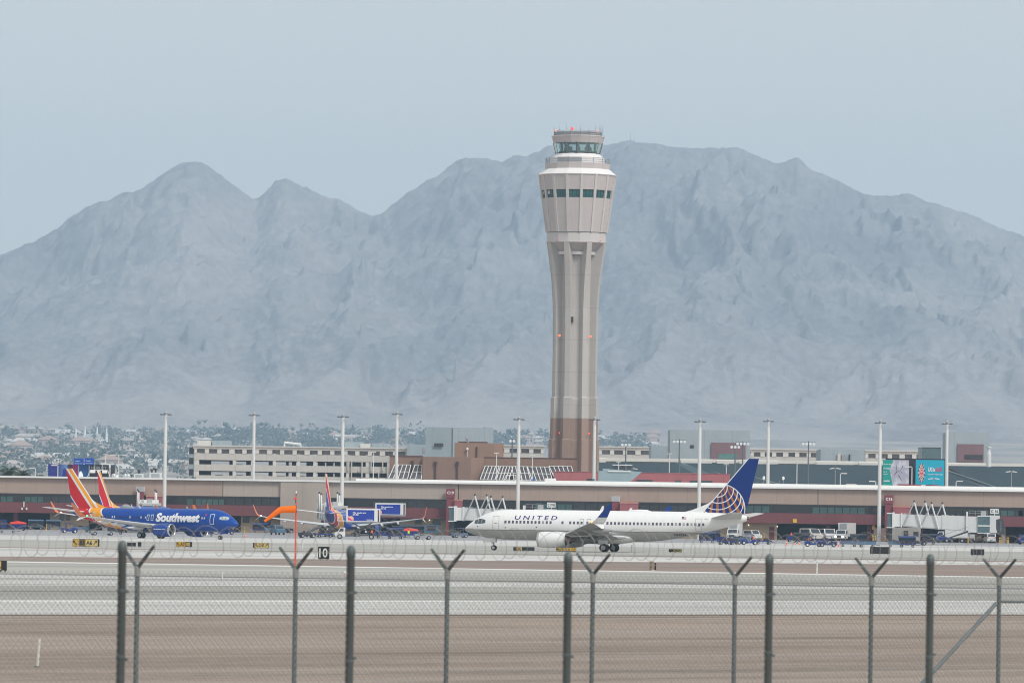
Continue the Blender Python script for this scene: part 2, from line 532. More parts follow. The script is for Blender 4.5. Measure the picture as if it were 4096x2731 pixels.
f = ((n1*.38 + n2*.44 + n3*.38 - .60)*5.2 + .5).clamp()
c = mixc(nt, f, (.225, .22, .225), (.43, .405, .395))
fanm = ((z*-1 + 330)/190).clamp()
c = mixc(nt, fanm*((n1*.6+n2*.4-.38)*4).clamp()*.7, c, (.50, .455, .42))
nt.links.new(c.k, b.inputs['Base Color']); b.inputs['Roughness'].default_value = .95; b.inputs['Specular IOR Level'].default_value = .1
bp = nt.nodes.new('ShaderNodeBump'); bp.inputs['Strength'].default_value = .9; bp.inputs['Distance'].default_value = 13
nn = noise(nt, vec, .026, 10, .72, (1, .5, 1)); nt.links.new(nn.k, bp.inputs['Height']); nt.links.new(bp.outputs[0], b.inputs['Normal'])
me.materials.append(m)
o = bpy.data.objects.new('mountains', me); COL.objects.link(o); o['kind'] = 'structure'
# plain between the airport and the mountain foot
ysP = [1990, 2300, 2700, 3200, 3800, 4500, 5300, 6200, 7200, 8200, 9030]
mb = MB()
xs = [k*250.0 for k in range(-8, 9)]
for y0, y1 in zip(ysP[:-1], ysP[1:]):
    for x0, x1 in zip(xs[:-1], xs[1:]):
        mb.quad((x0,y0,gz(y0)-.1),(x1,y0,gz(y0)-.1),(x1,y1,gz(y1)-.1),(x0,y1,gz(y1)-.1))
m, nt, b = newmat('valley_floor')
vec, (x, y, z) = coords(nt)
n1 = noise(nt, vec, .01, 6, .6, (1, .35, 1))
c = mixc(nt, ((n1-.5)*4+.5).clamp(), (.20, .20, .175), (.40, .35, .31))
nt.links.new(c.k, b.inputs['Base Color']); b.inputs['Roughness'].default_value = .95
setting('plain', mb, m)
# ------------------------------------------------------------------ far city: houses (things) and the tree mass (stuff)
pale = [M('stucco_%s' % n, c, .9, var=.06, scale=.05) for n, c in (('cream', (.50,.45,.40)), ('rose', (.48,.40,.37)), ('white', (.55,.52,.49)), ('sand', (.46,.41,.35)))]
roofs = [M('roof_%s' % n, c, .9, var=.12, scale=.2) for n, c in (('clay', (.40,.30,.25)), ('pale', (.48,.43,.39)), ('grey', (.38,.36,.35)), ('bright', (.58,.56,.54)))]
winm = M('dark_window', (.03,.04,.05), .2, spec=.6)
def house_mesh(w, d, h, rh, flat=False):
    mb = MB()
    mb.box(-w/2, w/2, -d/2, d/2, 0, h)
    mb.mat(2)
    for k in range(max(2, int(w/5))):
        xx = -w/2 + (k+.5)*w/max(2, int(w/5))
        mb.box(xx-.8, xx+.8, -d/2-.06, -d/2-.01, h*.35, h*.75)
    mb.mat(1)
    e = .6
    if flat:
        mb.box(-w/2-.2, w/2+.2, -d/2-.2, d/2+.2, h, h+.7)
    else:
        a = [(-w/2-e,-d/2-e,h),(w/2+e,-d/2-e,h),(w/2+e,d/2+e,h),(-w/2-e,d/2+e,h)]
        k = min(w,d)/2
        t = [(-w/2+k,0,h+rh),(w/2-k,0,h+rh)]
        mb.add(a+t, [(0,1,5,4),(1,2,5),(2,3,4,5),(3,0,4),(0,3,2,1)])
    return mb
protos = []
for k in range(8):
    w = rnd.choice((12, 15, 18, 24, 30)); d = rnd.uniform(9, 13); hh = rnd.choice((3.2, 3.6, 5.8))
    o = house_mesh(w, d, hh, rnd.uniform(2, 3.2), k % 4 == 3).build('house', [pale[k % 4], roofs[(k*3+1) % 4], winm])
    protos.append(o)
spots = []
tries = 0
while len(spots) < 250 and tries < 6000:
    tries += 1
    px = rnd.uniform(-60, 4150)
    if px < 800: py = rnd.uniform(1722, 1898)
    elif px < 2250: py = rnd.uniform(1722, 1775) + (px-800)*.003
    else:
        if px > 2620: continue
        py = rnd.uniform(1738, 1790)
    if 1630 < px < 1990 and py > 1745: continue
    if 285 < px < 445 and 1700 < py < 1785: continue
    g = gat(px, py)
    if g.y > 8900 or g.y < 2600: continue
    if any(abs(px-a) < 26 and abs(py-b_) < 5 for a, b_ in spots): continue
    spots.append((px, py))
for i, (px, py) in enumerate(spots):
    g = gat(px, py)
    if i < 8: o = protos[i]
    else:
        o = protos[rnd.randrange(8)].copy(); COL.objects.link(o)
    o.location = (g.x, g.y, g.z-.1); o.rotation_euler = (0, 0, rnd.uniform(-.5, .5))
    s = rnd.uniform(.75, 1.6); o.scale = (s, s, s*rnd.uniform(.9, 1.2))
    tag(o, 'small pale house among dark trees on the hazy far slope', 'house', 'houses on the far slope')
leaf_m, nt, b = newmat('far_foliage')
vec, xyz = coords(nt)
n1 = noise(nt, vec, .03, 4, .6)
c = mixc(nt, ((n1-.5)*4+.5).clamp(), (.06, .092, .086), (.12, .15, .13))
nt.links.new(c.k, b.inputs['Base Color']); b.inputs['Roughness'].default_value = .9
mb = MB()
def tree_clump(mb, g, h, w, n):
    for _ in range(n):
        t = rnd.random()
        rr = w*(.35+.65*math.sin(math.pi*min(1, .15+t*.85)))
        a = rnd.uniform(0, 6.28); q = math.sqrt(rnd.random())
        c = Vector((g.x+rr*q*math.cos(a), g.y+rr*q*math.sin(a), g.z+h*(.12+.88*t)))
        s = w*rnd.uniform(.22, .42)
        p = [c+Vector((rnd.uniform(-1,1), rnd.uniform(-1,1), rnd.uniform(-.8,.8)))*s for _ in range(4)]
        mb.add(p, [(0,1,2),(0,2,3),(0,3,1),(1,3,2)])
cnt = 0
while cnt < 2300:
    px = rnd.uniform(-120, 4250)
    if px < 820: py = rnd.uniform(1716, 1905)
    elif px < 2400:
        py = rnd.uniform(1738, 1800)
    else:
        if px > 2600: continue
        if rnd.random() < .4: continue
        py = rnd.uniform(1752, 1810)
    g = gat(px, py)
    if g.y > 8980: continue
    cl = pnoise(np.array([px/95.0]), np.array([py/22.0]), 3)[0]
    if cl < -.12: continue
    h = rnd.uniform(6, 13) * (1.6 if rnd.random() < .06 else 1)
    tree_clump(mb, g, h, h*rnd.uniform(.45, .8), 13)
    cnt += 1
# a few taller groves seen above the roofs
for px0, px1, py, hh in ((950,1120,1760,17),(1180,1330,1775,15),(1010,1090,1752,22),(2010,2110,1768,13),(2020,2090,1762,16),(2400,2480,1774,9),(600,770,1770,16),(1500,1620,1768,15)):
    for _ in range(16):
        g = gat(rnd.uniform(px0, px1), py+rnd.uniform(-4, 8))
        tree_clump(mb, g, hh*rnd.uniform(.6, 1.1), hh*.42, 22)
o = mb.build('far_woodland', leaf_m); o['kind'] = 'stuff'; o['label'] = 'dark hazy tree cover spread between the far houses'
# temple with slender white spires
g = gat(372, 1772)
tp = thing('temple', 'white temple with tall slender spires among trees on the far slope', 'temple', g, R(12))
wm = M('temple_white', (.82,.82,.80), .7)
mb = MB(); mb.box(-15, 15, -9, 9, 0, 5); mb.build('hall', wm, tp)
MB().prism([(-13,5),(13,5),(8,12),(-8,12)], 'y', -8, 8).build('roof', M('temple_roof', (.50,.52,.50), .6), tp)
Yt = g.y
for px, yt, yb in ((303,1705,1766),(339,1701,1760),(388,1705,1766),(426,1708,1772)):
    p = at(px, yb, Yt); h = AZ(px, yt, Yt)-p.z
    loc = tp.matrix_basis.inverted() if False else None
    dx, dy = p.x-g.x, 0
    ca, sa = math.cos(-R(12)), math.sin(-R(12))
    lx, ly = dx*ca-dy*sa, dx*sa+dy*ca
    mb = MB()
    z0 = p.z-g.z-8
    mb.lathe([(2.0, z0), (2.0, z0+8), (1.75, z0+8+h*.3), (1.0, z0+8+h*.72), (.25, z0+8+h)], 6, (lx, ly, 0))
    mb.build('spire', wm, tp)
# radio mast on the summit
k = int(np.argmin(np.abs(cols-2508)))
pt = Vector((float(X[NF-1,k]), float(Yg[NF-1,k]), float(Z[NF-1,k])))
rm = thing('radio_mast', 'thin lattice radio mast on the mountain summit right of the tower', 'mast', pt)
MB().tube((0,0,-2), (0,0,17), .8, .25, 6).build('mast_pole', M('mast_grey', (.35,.35,.36), .6), rm)
MB().tube((9,0,-4), (9,0,8), .7, .25, 6).build('antenna', M('mast_grey'), rm)
# ================================================================== TERMINAL
def panel_mat(name, rgb, joint=6.4, hj=1.35, var=.05, off=0.0):
    var *= 1.5
    m, nt, b = newmat(name)
    vec, (x, y, z) = coords(nt)
    n1 = noise(nt, vec, .35, 5, .6); n2 = noise(nt, vec, 3.0, 3, .6)
    st = noise(nt, vec, 1.0, 5, .65, (1.3, 1.3, .10))
    f = ((n1*.40 + n2*.2 + st*.40 - .5)*3.2 + .5).clamp()
    c = mixc(nt, f, tuple(k*(1-var) for k in rgb), tuple(k*(1+var) for k in rgb))
    if joint:
        j = (((x+off)/joint).frac()-.5).abs().gt(.4925)
        c = mixc(nt, j*.42, c, tuple(k*.5 for k in rgb))
    if hj:
        h = ((z/hj).frac()-.5).abs().gt(.482)
        c = mixc(nt, h*.14, c, tuple(k*.6 for k in rgb))
    nt.links.new(c.k, b.inputs['Base Color']); b.inputs['Roughness'].default_value = .85
    b.inputs['Specular IOR Level'].default_value = .2
    return m
tan_w = panel_mat('tan_panel_warm', (.40,.305,.255))
tan_g = panel_mat('tan_panel_grey', (.43,.365,.315))
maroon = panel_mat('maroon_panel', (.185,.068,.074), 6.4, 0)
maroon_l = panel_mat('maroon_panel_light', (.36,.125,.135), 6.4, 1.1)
beige = panel_mat('beige_block', (.44,.36,.26), 0, 1.0)
white_p = M('white_roofing', (.82,.82,.80), .6, var=.05)
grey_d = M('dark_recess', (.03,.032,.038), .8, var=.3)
glass_d = M('dark_glass', (.018,.024,.030), .12, spec=.7, var=.3)
glass_t = M('teal_glass', (.10,.24,.22), .2, spec=.6, var=.25, scale=.3)
glass_b = M('grey_glass', (.06,.08,.085), .2, spec=.6, var=.35, scale=.3)
mull = M('dark_mullion', (.025,.026,.03), .6)
white_m = M('white_metal', (.76,.76,.74), .45, var=.06)
grey_m = M('grey_metal', (.33,.34,.35), .5, var=.12)
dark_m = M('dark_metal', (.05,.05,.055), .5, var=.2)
black = M('black_rubber', (.015,.015,.016), .8, var=.2)
sign_red = M('gate_pillar_maroon', (.23,.055,.07), .7, var=.08)
white_ink = M('white_lettering', (.85,.85,.85), .6, var=.02)
yellow_p = M('safety_yellow', (.72,.42,.03), .6)
orange_v = M('safety_orange', (.95,.13,.02), .7, var=.05)
YT = 1319.0
G0 = .9
tx = lambda px, Y=YT: AX(px, 2040, Y)
term = thing('terminal', 'long low tan airport concourse with dark window band and maroon lower band', 'terminal', (0, YT, 0))
def tb(name, mat, x0, x1, y0, y1, z0, z1, parent=None):
    return MB().box(x0, x1, y0, y1, z0, z1).build(name, mat, parent or term)
segs = [(-170,889,tan_w),(891.5,1121,tan_g),(1315,1831,tan_g),(1834,3270,tan_w),(3272.5,4290,tan_w)]
for a, b_, m in segs:
    tb('upper_wall', m, tx(a), tx(b_), 0, 24, 8.64, 12.0)
tb('tall_wall', tan_g, tx(1121)+.003, tx(1315)-.003, -.6, 24, G0-.05, 12.0)
tb('roof_fascia', white_p, tx(-170), tx(4290), -.75, .5, 12.0, 12.38)
tb('roof_deck', white_p, tx(-170), tx(4290), .5, 24, 12.0, 12.1)
tb('roof_curb', white_p, tx(1420), tx(2190), 4, 5, 12.1, 12.85)
tb('roof_curb', white_p, tx(2200), tx(4290), 3, 4, 12.1, 13.05)
def clipseg(a, b_):
    """split a pixel range around the tall wall block"""
    out = []
    for c, d in ((a, min(b_, 1121)), (max(a, 1315), b_)):
        if d - c > 2: out.append((c, d))
    return out
for a, b_ in clipseg(-170, 4290):
    tb('window_band', glass_d, tx(a), tx(b_), 1.6, 2.0, 6.7, 8.7)
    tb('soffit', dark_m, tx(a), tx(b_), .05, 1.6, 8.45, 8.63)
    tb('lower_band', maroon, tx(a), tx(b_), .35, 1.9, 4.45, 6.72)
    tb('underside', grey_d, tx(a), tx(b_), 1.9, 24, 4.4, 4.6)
# window panes that read lighter
def panes(a, b_, n, mat, z0=6.78, z1=7.95):
    w = (b_-a)/n
    for k in range(n):
        tb('window_pane', mat, tx(a+w*k+w*.06), tx(a+w*(k+1)-w*.06), 1.45, 1.58, z0, z1)
panes(-2, 50, 2, glass_t); panes(95, 172, 3, glass_t); panes(172, 290, 4, glass_b)
panes(745, 772, 1, glass_t); panes(780, 895, 5, glass_t); panes(905, 1115, 6, glass_b, 6.8, 8.3)
panes(1490, 1700, 6, glass_b); panes(2140, 2170, 1, glass_t, 6.9, 8.2); panes(2172, 2290, 4, glass_t); panes(2292, 2440, 3, glass_b, 6.8, 8.3)
panes(2560, 2790, 6, glass_b); panes(2985, 3080, 3, glass_t, 6.8, 8.2); panes(3250, 3462, 7, glass_t, 6.75, 8.1); panes(3770, 3965, 7, glass_b)
panes(3978, 4060, 3, glass_t); panes(4062, 4200, 4, glass_b); panes(4075, 4097, 1, glass_t)
# ground level: beige infill walls, doors, columns, dark back wall
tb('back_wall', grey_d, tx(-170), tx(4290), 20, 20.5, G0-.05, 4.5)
for a, b_ in ((196,352),(962,1121),(1315,1420),(1600,1788),(2085,2440),(2560,3112),(3840,3850)):
    tb('ground_wall', beige, tx(a), tx(b_), 2.6, 3.0, G0-.05, 4.42)
def gwin(a, b_, z0, z1, mat=glass_d, name='ground_window'): tb(name, mat, tx(a), tx(b_), 2.48, 2.58, z0, z1)
gwin(235, 254, 2.9, 4.0, glass_b); gwin(260, 278, 2.9, 4.0, glass_b)
gwin(970, 996, 3.0, 4.4); gwin(1036, 1082, 2.5, 4.4); gwin(1660, 1687, 3.2, 4.1); gwin(1731, 1763, 3.1, 4.1)
gwin(3080, 3100, G0, 3.7, maroon, 'door'); gwin(2620, 2642, G0, 3.3, maroon, 'door'); gwin(2240, 2262, G0, 3.3, grey_d, 'door')
for px in (60, 560, 3316, 3480, 3690, 4018, 4150):
    tb('column', tan_w if px in (4018, 4150) else maroon, tx(px-8), tx(px+8), 1.95, 3.2, G0-.05, 4.44)
wall_lamp = M('lamp_glow', (1.0,.86,.62), emit=2.2)
for px, z in ((1718,4.05),(2997,3.95),(2998,2.6),(3112,3.7)):
    if z > 3.6: tb('wall_lamp', wall_lamp, tx(px-1.6), tx(px+1.6), 2.3, 2.47, z, z+.16)
# expansion joints and pillars with gate numbers
for px in (890.2, 1832.5, 3271.2):
    tb('expansion_joint', mull, tx(px-1.1), tx(px+1.1), .12, .4, 8.64, 11.98)
def pillar(px0, px1, ytop, txt=None):
    xa, xb = tx(px0), tx(px1)
    zt = AZ((px0+px1)/2, ytop, YT-2)
    p = tb('gate_pillar', sign_red, xa, xb, -1.9, -.76, G0-.05, zt-1.15)
    zs = zt-1.13
    if txt:
        s = MB().box(xa-.12, xb+.12, -2.05, -.77, zs, zt+.75).build('gate_sign', sign_red, p)
        letters(txt, .62, white_ink, p, (xa+.12, -2.07, zs+.72), w=xb-xa-.24, bold=.03)
    else:
        mb = MB().box(xa-.08, xb+.08, -2.0, -.77, zs, zt)
        s = mb.build('vent_box', white_m, p)
        mb = MB()
        for k in range(6): mb.box(xa, xb, -2.05, -2.01, zs+.1+k*.18, zs+.17+k*.18)
        mb.build('louvre', grey_m, p)
pillar(546, 577, 1945); pillar(1786, 1817, 1968, 'C19'); pillar(2447, 2477, 1984); pillar(3538, 3569, 1993, 'C16')
salmon = M('vestibule_salmon', (.42,.19,.155), .7, var=.06)
for a, b_ in ((586,655),(1818,1850),(2478,2552),(3570,3640)):
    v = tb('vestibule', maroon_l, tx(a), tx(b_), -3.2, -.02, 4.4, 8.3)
    MB().prism([(-3.3,8.3),(-.02,8.3),(-.02,8.62),(-1.2,8.62)], 'x', tx(a)-.05, tx(b_)+.05).build('vestibule_roof', salmon, v)
    if a < 600: MB().box(tx(a)+.3, tx(a)+1.0, -3.26, -3.21, 4.9, 7.0).build('door', mull, v)
# small signs and lamps fixed to the maroon band
tb('warning_sign', yellow_p, tx(3172), tx(3188), .2, .33, 4.65, 5.5)
tb('height_sign', yellow_p, tx(3490), tx(3503), 1.0, 1.1, 3.4, 4.4)
for px in (93, 2946):
    z = AZ(px, 2027 if px < 900 else 2062, YT)
    tb('flood_bracket', white_m, tx(px), tx(px+4), .05, .33, z, z+1.2)
    for dx in (-8, 10): tb('flood_lamp', white_m, tx(px+dx), tx(px+dx+6), -.1, .33, z-.6, z-.1)
# ================================================================== things on the roof (each stands on the roof)
ZR = 12.1
def roofthing(name, label, cat, px, Y, parts, group=None):
    g = (AX(px, 1930, Y), Y, ZR)
    t = thing(name, label, cat, g, 0, group)
    for nm, mat, mb in parts: mb.build(nm, mat, t)
    return t
def B(*a): return MB().box(*a)
blue_g = M('pale_blue_metal', (.29,.38,.41), .5, var=.08)
lou = lambda w, z0, z1: [B(-w/2, w/2, -1.06, -1.02, z0+i*(z1-z0)/4, z0+i*(z1-z0)/4+.1) for i in range(4)]
roofthing('air_handler', 'pale blue grey duct unit with sloped end on the roof above the jet airliner', 'roof unit', 2478, 1326, [
    ('casing', blue_g, MB().prism([(-4.6,0.9),(-4.6,3.2),(-3.7,3.2),(-3.7,3.75),(4.8,3.1),(2.3,.9)], 'y', -1, 1.5)),
    ('supports', grey_m, B(-4,-3.4,-.5,1,0,.95).box(-1,-.4,-.5,1,0,.95).box(1.4,2,-.5,1,0,.95)),
    ('duct', white_m, B(-2.6,2.4,-1.2,-1.03,3.05,3.3))])
for px, lab in ((2462,'left'),(2489,'middle'),(2515,'right')):
    roofthing('exhaust_fan', '%s one of three small dark square fans behind the pale blue duct unit' % lab, 'exhaust fan', px, 1332, [('hood', dark_m, B(-.5,.5,-.5,.5,3.7,4.5)), ('cap', white_m, B(-.7,.7,-.6,.6,4.5,4.7)), ('stack', grey_m, B(-.3,.3,-.3,.3,0,3.7))], 'fans behind the duct unit')
roofthing('white_unit', 'plain white roof box left of the pink parapet', 'roof unit', 2202, 1327, [('casing', white_p, B(-1.2,1.2,-1,1,0,1.45)), ('side', M('pink_side', (.55,.22,.22), .7), B(-1.32,-1.21,-1,1,0,1.4))])
roofthing('chiller', 'dark roof cooling unit with a round teal side, left of the pale blue duct', 'roof unit', 2360, 1327, [('casing', dark_m, B(-.8,.5,-.8,.8,0,1.5)), ('fan', M('teal_side', (.05,.20,.24), .5), MB().lathe([(.75,0),(.75,.5)], 14, (.51,0,.75), 'x'))])
roofthing('cooling_unit', 'cream roof box with louvres by a lamp post left of the green board', 'roof unit', 3405, 1325, [('casing', M('cream_metal', (.66,.62,.54), .6), B(-1.1,1.1,-1,1,0,1.15)), ('louvre', grey_m, lou(1.8,.2,1.0)[0])])
for i, (px, lab) in enumerate(((3346,'left of the cream roof box'),(3461,'right of the cream roof box'))):
    roofthing('roof_vent', 'squat white roof vent %s' % lab, 'vent', px, 1325, [('pipe', white_m, MB().lathe([(.4,0),(.4,.6)],12)), ('cap', white_m, MB().lathe([(.55,.6),(.55,.8),(.2,.95)],12))], 'roof vents')
for i, (px, w, h, lab) in enumerate(((3925,1.4,.9,'tapered pale roof hopper near the right end of the roof'),(3868,1.2,.35,'low dark roof hatch with a raised lid'),(3975,.9,.5,'small pale roof box near the right edge'))):
    roofthing('roof_hatch', lab, 'roof unit', px, 1324, [('casing', white_m if i != 1 else dark_m, MB().prism([(-w*.6,0),(w*.6,0),(w*.9,h),(-w*.9,h)] if i == 0 else [(-w,0),(w,0),(w,h),(-w,h*1.5)], 'y', -.7,.7)), ('curb', grey_m, B(-w,w,-.9,.9,0,.12))])
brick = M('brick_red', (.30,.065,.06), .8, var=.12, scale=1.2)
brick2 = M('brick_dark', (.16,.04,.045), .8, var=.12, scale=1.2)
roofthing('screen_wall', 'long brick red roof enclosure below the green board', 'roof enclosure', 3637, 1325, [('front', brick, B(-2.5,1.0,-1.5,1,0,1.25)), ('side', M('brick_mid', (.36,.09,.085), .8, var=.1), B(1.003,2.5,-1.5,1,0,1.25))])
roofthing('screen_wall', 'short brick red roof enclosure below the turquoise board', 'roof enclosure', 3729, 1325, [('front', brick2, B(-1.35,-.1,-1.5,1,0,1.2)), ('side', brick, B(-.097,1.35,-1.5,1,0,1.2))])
roofthing('white_cube', 'small white roof box with dark opening between two brick enclosures', 'roof unit', 3692, 1326, [('casing', white_m, B(-.5,.5,-.6,.6,0,1.2)), ('opening', dark_m, B(-.28,.28,-.66,-.61,.3,.85))])
for i, (px, Y, w, h, lab) in enumerate(((555,1326,1.0,1.2,'pale roof unit with a dark stack, left of the tall light mast'),(622,1327,1.3,1.5,'pale roof unit with two dark cowls, at the foot of the tall light mast'))):
    roofthing('rooftop_unit', lab, 'roof unit', px, Y, [('casing', M('pale_grey_unit', (.58,.62,.62), .6), B(-w,w,-.9,.9,0,h)), ('stack', dark_m, MB().lathe([(.22,h),(.22,h+.5),(.4,h+.55),(.4,h+.9)],10).lathe([(.22,h),(.22,h+.4),(.4,h+.45),(.4,h+.75)],10,(-.7*i*1.2,0,0)) if i else MB().lathe([(.22,h),(.22,h+.5),(.35,h+.55),(.35,h+.85)],10)), ('grille', grey_m, B(-w*.7,w*.7,-.96,-.91,.2,h*.8))])
for px, lab in ((455,'grey domed roof ventilator beside the black advertising wall'),(500,'pale round ventilator in the middle of the roof ventilators'),(512,'pale round ventilator nearest the roof unit with dark stack')):
    roofthing('ventilator', lab, 'vent', px, 1324, [('dome', M('galv', (.55,.57,.58), .4, .4), MB().blob((0,0,.6),.55,.55,.55)), ('neck', grey_m, MB().lathe([(.35,0),(.35,.4)],10))], 'roof ventilators')
roofthing('white_bucket', 'small white cylinder vent right of the grey domed ventilator', 'vent', 466, 1324, [('pipe', white_m, MB().lathe([(.4,0),(.42,.8)],12)), ('rim', white_m, MB().lathe([(.48,.8),(.48,.9)],12))])
roofthing('fin_tip', 'small white rounded vent fin standing on the roof behind the red tail', 'vent', 324, 1325, [('fin', white_p, MB().prism([(-.5,0),(.5,0),(.35,.9),(0,1.55),(-.3,1.5),(-.5,.8)], 'y', -.15,.15))])
roofthing('spot_lamp', 'white roof rack carrying two floodlights behind the black advertising wall', 'lamp rack', 395, 1325, [('frame', white_m, MB().tube((-2.6,0,0),(-1.9,0,1.8),.06).tube((2.6,0,0),(1.9,0,1.8),.06).tube((-1.9,0,1.8),(1.9,0,1.8),.06).tube((-.9,0,1.8),(-.9,0,3.0),.04).tube((.7,0,1.8),(.7,0,3.0),.04)), ('lamp', white_m, B(-1.9,-.8,-.2,.2,1.2,1.8)), ('lamp', white_m, B(.7,1.8,-.2,.2,1.2,1.8)), ('lamp', white_m, B(-.4,.3,-.2,.2,1.3,1.75))])
roofthing('access_frame', 'white railed platform on the roof below the slanted skylights', 'platform', 2052, 1327, [('rail', white_m, MB().path([(-2.4,0,0),(-1.5,0,2.0),(1.5,0,2.0),(2.2,0,0)],.07).tube((-2,0,1),(2,0,1),.06).tube((-.8,0,0),(-.8,0,2),.06).tube((.6,0,0),(.6,0,2),.06)), ('deck', white_m, B(-2.4,2.4,-.4,.8,.35,.5))])
roofthing('blue_cover', 'small blue folded tarpaulin leaning on a roof post', 'cover', 2132, 1327, [('tarp', M('blue_tarp', (.03,.10,.45), .7), MB().prism([(-.35,0),(.35,0),(.25,1.7),(0,1.7)], 'y', -.2,.2)), ('prop', white_m, MB().tube((-1,0,0),(0,0,1.8),.05))])
roofthing('pipe_rack', 'grey pipe rack with thin rails on the roof right of the blue tail', 'rack', 3100, 1325, [('rail', grey_m, MB().tube((-3,0,.9),(3,0,.9),.06).tube((-3,0,.1),(3,0,.1),.05).tube((-2.8,0,0),(-2.8,0,1.2),.05).tube((-.9,0,0),(-.9,0,1.6),.05).tube((.9,0,0),(.9,0,1.7),.05).tube((2.8,0,0),(2.8,0,1),.05)), ('tray', white_m, B(1.2,2.6,-.2,.2,.7,.9))])
for px, lab in ((3055,'left'),(3133,'right')):
    roofthing('globe_lamp', 'white roof globe lamp at the %s end of the grey pipe rack' % lab, 'lamp', px, 1328, [('globe', white_p, MB().blob((0,0,2.2),.3,.3,.42)), ('stem', grey_m, MB().tube((0,0,0),(0,0,1.8),.05))], 'globe lamps by the pipe rack')
# ================================================================== buildings behind the concourse
brown = panel_mat('brown_stucco', (.27,.175,.135), 0, 0, .06)
brown_d = M('downspout_brown', (.07,.05,.045), .7)
YB = 1420.0
bx = lambda px, py=1870: AX(px, py, YB)
bb = thing('brown_building', 'brown flat roofed building with slanted white framed skylights behind the concourse', 'building', (0, YB, 0))
def bld(name, mat, x0, x1, y0, y1, z0, z1, par): return MB().box(x0, x1, y0, y1, z0, z1).build(name, mat, par)
zt = AZ(1700, 1825, YB)
bld('wing_wall', brown, bx(1557), bx(1690), 2, 20, 1, zt, bb)
bld('front_wall', brown, bx(1690)+.003, bx(1884), -2.5, 20, 1, AZ(1790,1827,YB-2.5), bb)
MB().prism([(bx(1884)+.003,-2.5),(bx(1934),2),(bx(1934),20),(bx(1884)+.003,20)], 'z', 1, zt-.15).build('corner_wall', panel_mat('brown_stucco_warm', (.30,.195,.15), 0, 0, .06), bb)
bld('wing_wall', brown, bx(1934)+.003, bx(2306), 2, 20, 1, AZ(2100,1831,YB), bb)
bld('roof_edge', M('brown_cap', (.13,.08,.07), .7), bx(1555), bx(1690)-.01, 1.85, 2.6, zt-.02, zt+.2, bb)
bld('roof_edge', M('brown_cap'), bx(1936), bx(2308), 1.85, 2.6, AZ(2100,1831,YB), AZ(2100,1828.5,YB), bb)
ub = MB().prism([(bx(1816),4),(bx(1975),4),(bx(2013),8),(bx(2013),18),(bx(1816),18)], 'z', zt-1, AZ(1900,1770,YB)).build('penthouse', panel_mat('brown_stucco_pale', (.31,.205,.155), 0, 0, .06), bb)
bld('cap', M('brown_cap'), bx(1830), bx(1948), 6, 14, AZ(1900,1770,YB), AZ(1900,1764,YB), ub)
bld('pipe', brown_d, bx(1903), bx(1908), 3.7, 3.98, zt, AZ(1905,1785,YB), ub)
for px, y0 in ((1648,1842),(1742,1846),(1829,1846)):
    f = -2.5 if px > 1690 else 2
    z1 = AZ(px, y0, YB)
    MB().box(bx(px-2.5), bx(px+2.5), f-.35, f-.01, 5, z1-.8).box(bx(px-5.5), bx(px+5.5), f-.5, f-.01, z1-.8, z1).build('downspout', brown_d, bb)
MB().path([(bx(1868),3.5,zt),(bx(1868),3.5,zt+1.6)], .06).blob((bx(1868),3.5,zt+1.9),.3,.3,.35).build('roof_dish', white_m, bb)
MB().tube((bx(1870),5,AZ(1870,1770,YB)),(bx(1870),5,AZ(1870,1748,YB)),.15).blob((bx(1866),5,AZ(1870,1752,YB)),.35,.35,.5).build('antenna', grey_m, bb)
pane_m = M('skylight_glass', (.085,.075,.08), .25, spec=.6)
def skylight(pl0, pl1, pt0, pt1, yt, yb, n):
    """white framed leaning glass: bottom pl0..pl1, top pt0..pt1 in picture columns, at the wall foot"""
    s = MB()
    zt_, zb_ = AZ(pt0, yt, YB), AZ(pl0, yb, YB-4)
    P = lambda u, v: Vector((bx(pl0+(pl1-pl0)*u)*(1-v)+bx(pt0+(pt1-pt0)*u)*v, -3.2*(1-v)+1.6*v, zb_*(1-v)+zt_*v))
    s.quad(P(0,0), P(1,0), P(1,1), P(0,1))
    g = s.build('skylight', pane_m, bb)
    fr = MB(); o = Vector((0,-.18,.05))
    for k in range(n+1): fr.tube(P(k/n,0)+o, P(k/n,1)+o, .115, n=4)
    for v in (0, .5, 1): fr.tube(P(0,v)+o, P(1,v)+o, .10, n=4)
    fr.build('frame', white_m, g)
skylight(1556, 1632, 1578, 1643, 1858, 1914, 4)
skylight(1641, 1687, 1660, 1687, 1859, 1915, 2)
skylight(1921, 1981, 1941, 1996, 1863, 1918, 4)
skylight(1986, 2036, 2002, 2052, 1865, 1919, 4)
skylight(2057, 2122, 2047, 2107, 1865, 1920, 4)
skylight(2130, 2210, 2109, 2195, 1866, 1922, 5)
skylight(2222, 2300, 2196, 2286, 1864, 1920, 5)
# pink parapet building
YP = 1400.0
px_ = lambda p: AX(p, 1905, YP)
pk = thing('pink_building', 'low building with dusty pink panelled parapet behind the white roof edge', 'building', (0, YP, 0))
pink = panel_mat('pink_panel', (.43,.15,.155), 7.0, 1.0, .06)
bld('parapet', pink, px_(2216), px_(2920), 0, 14, 1, AZ(2500,1889,YP), pk)
for a, b_ in ((2545,2610),(2700,2725),(2760,2850)):
    bld('window', glass_b, px_(a), px_(b_), -.12, -.01, AZ(2700,1931,YP), AZ(2700,1920,YP), pk)
bld('cap', M('pink_cap', (.5,.22,.22), .7), px_(2214), px_(2922), -.12, .5, AZ(2500,1889,YP), AZ(2500,1887.6,YP), pk)
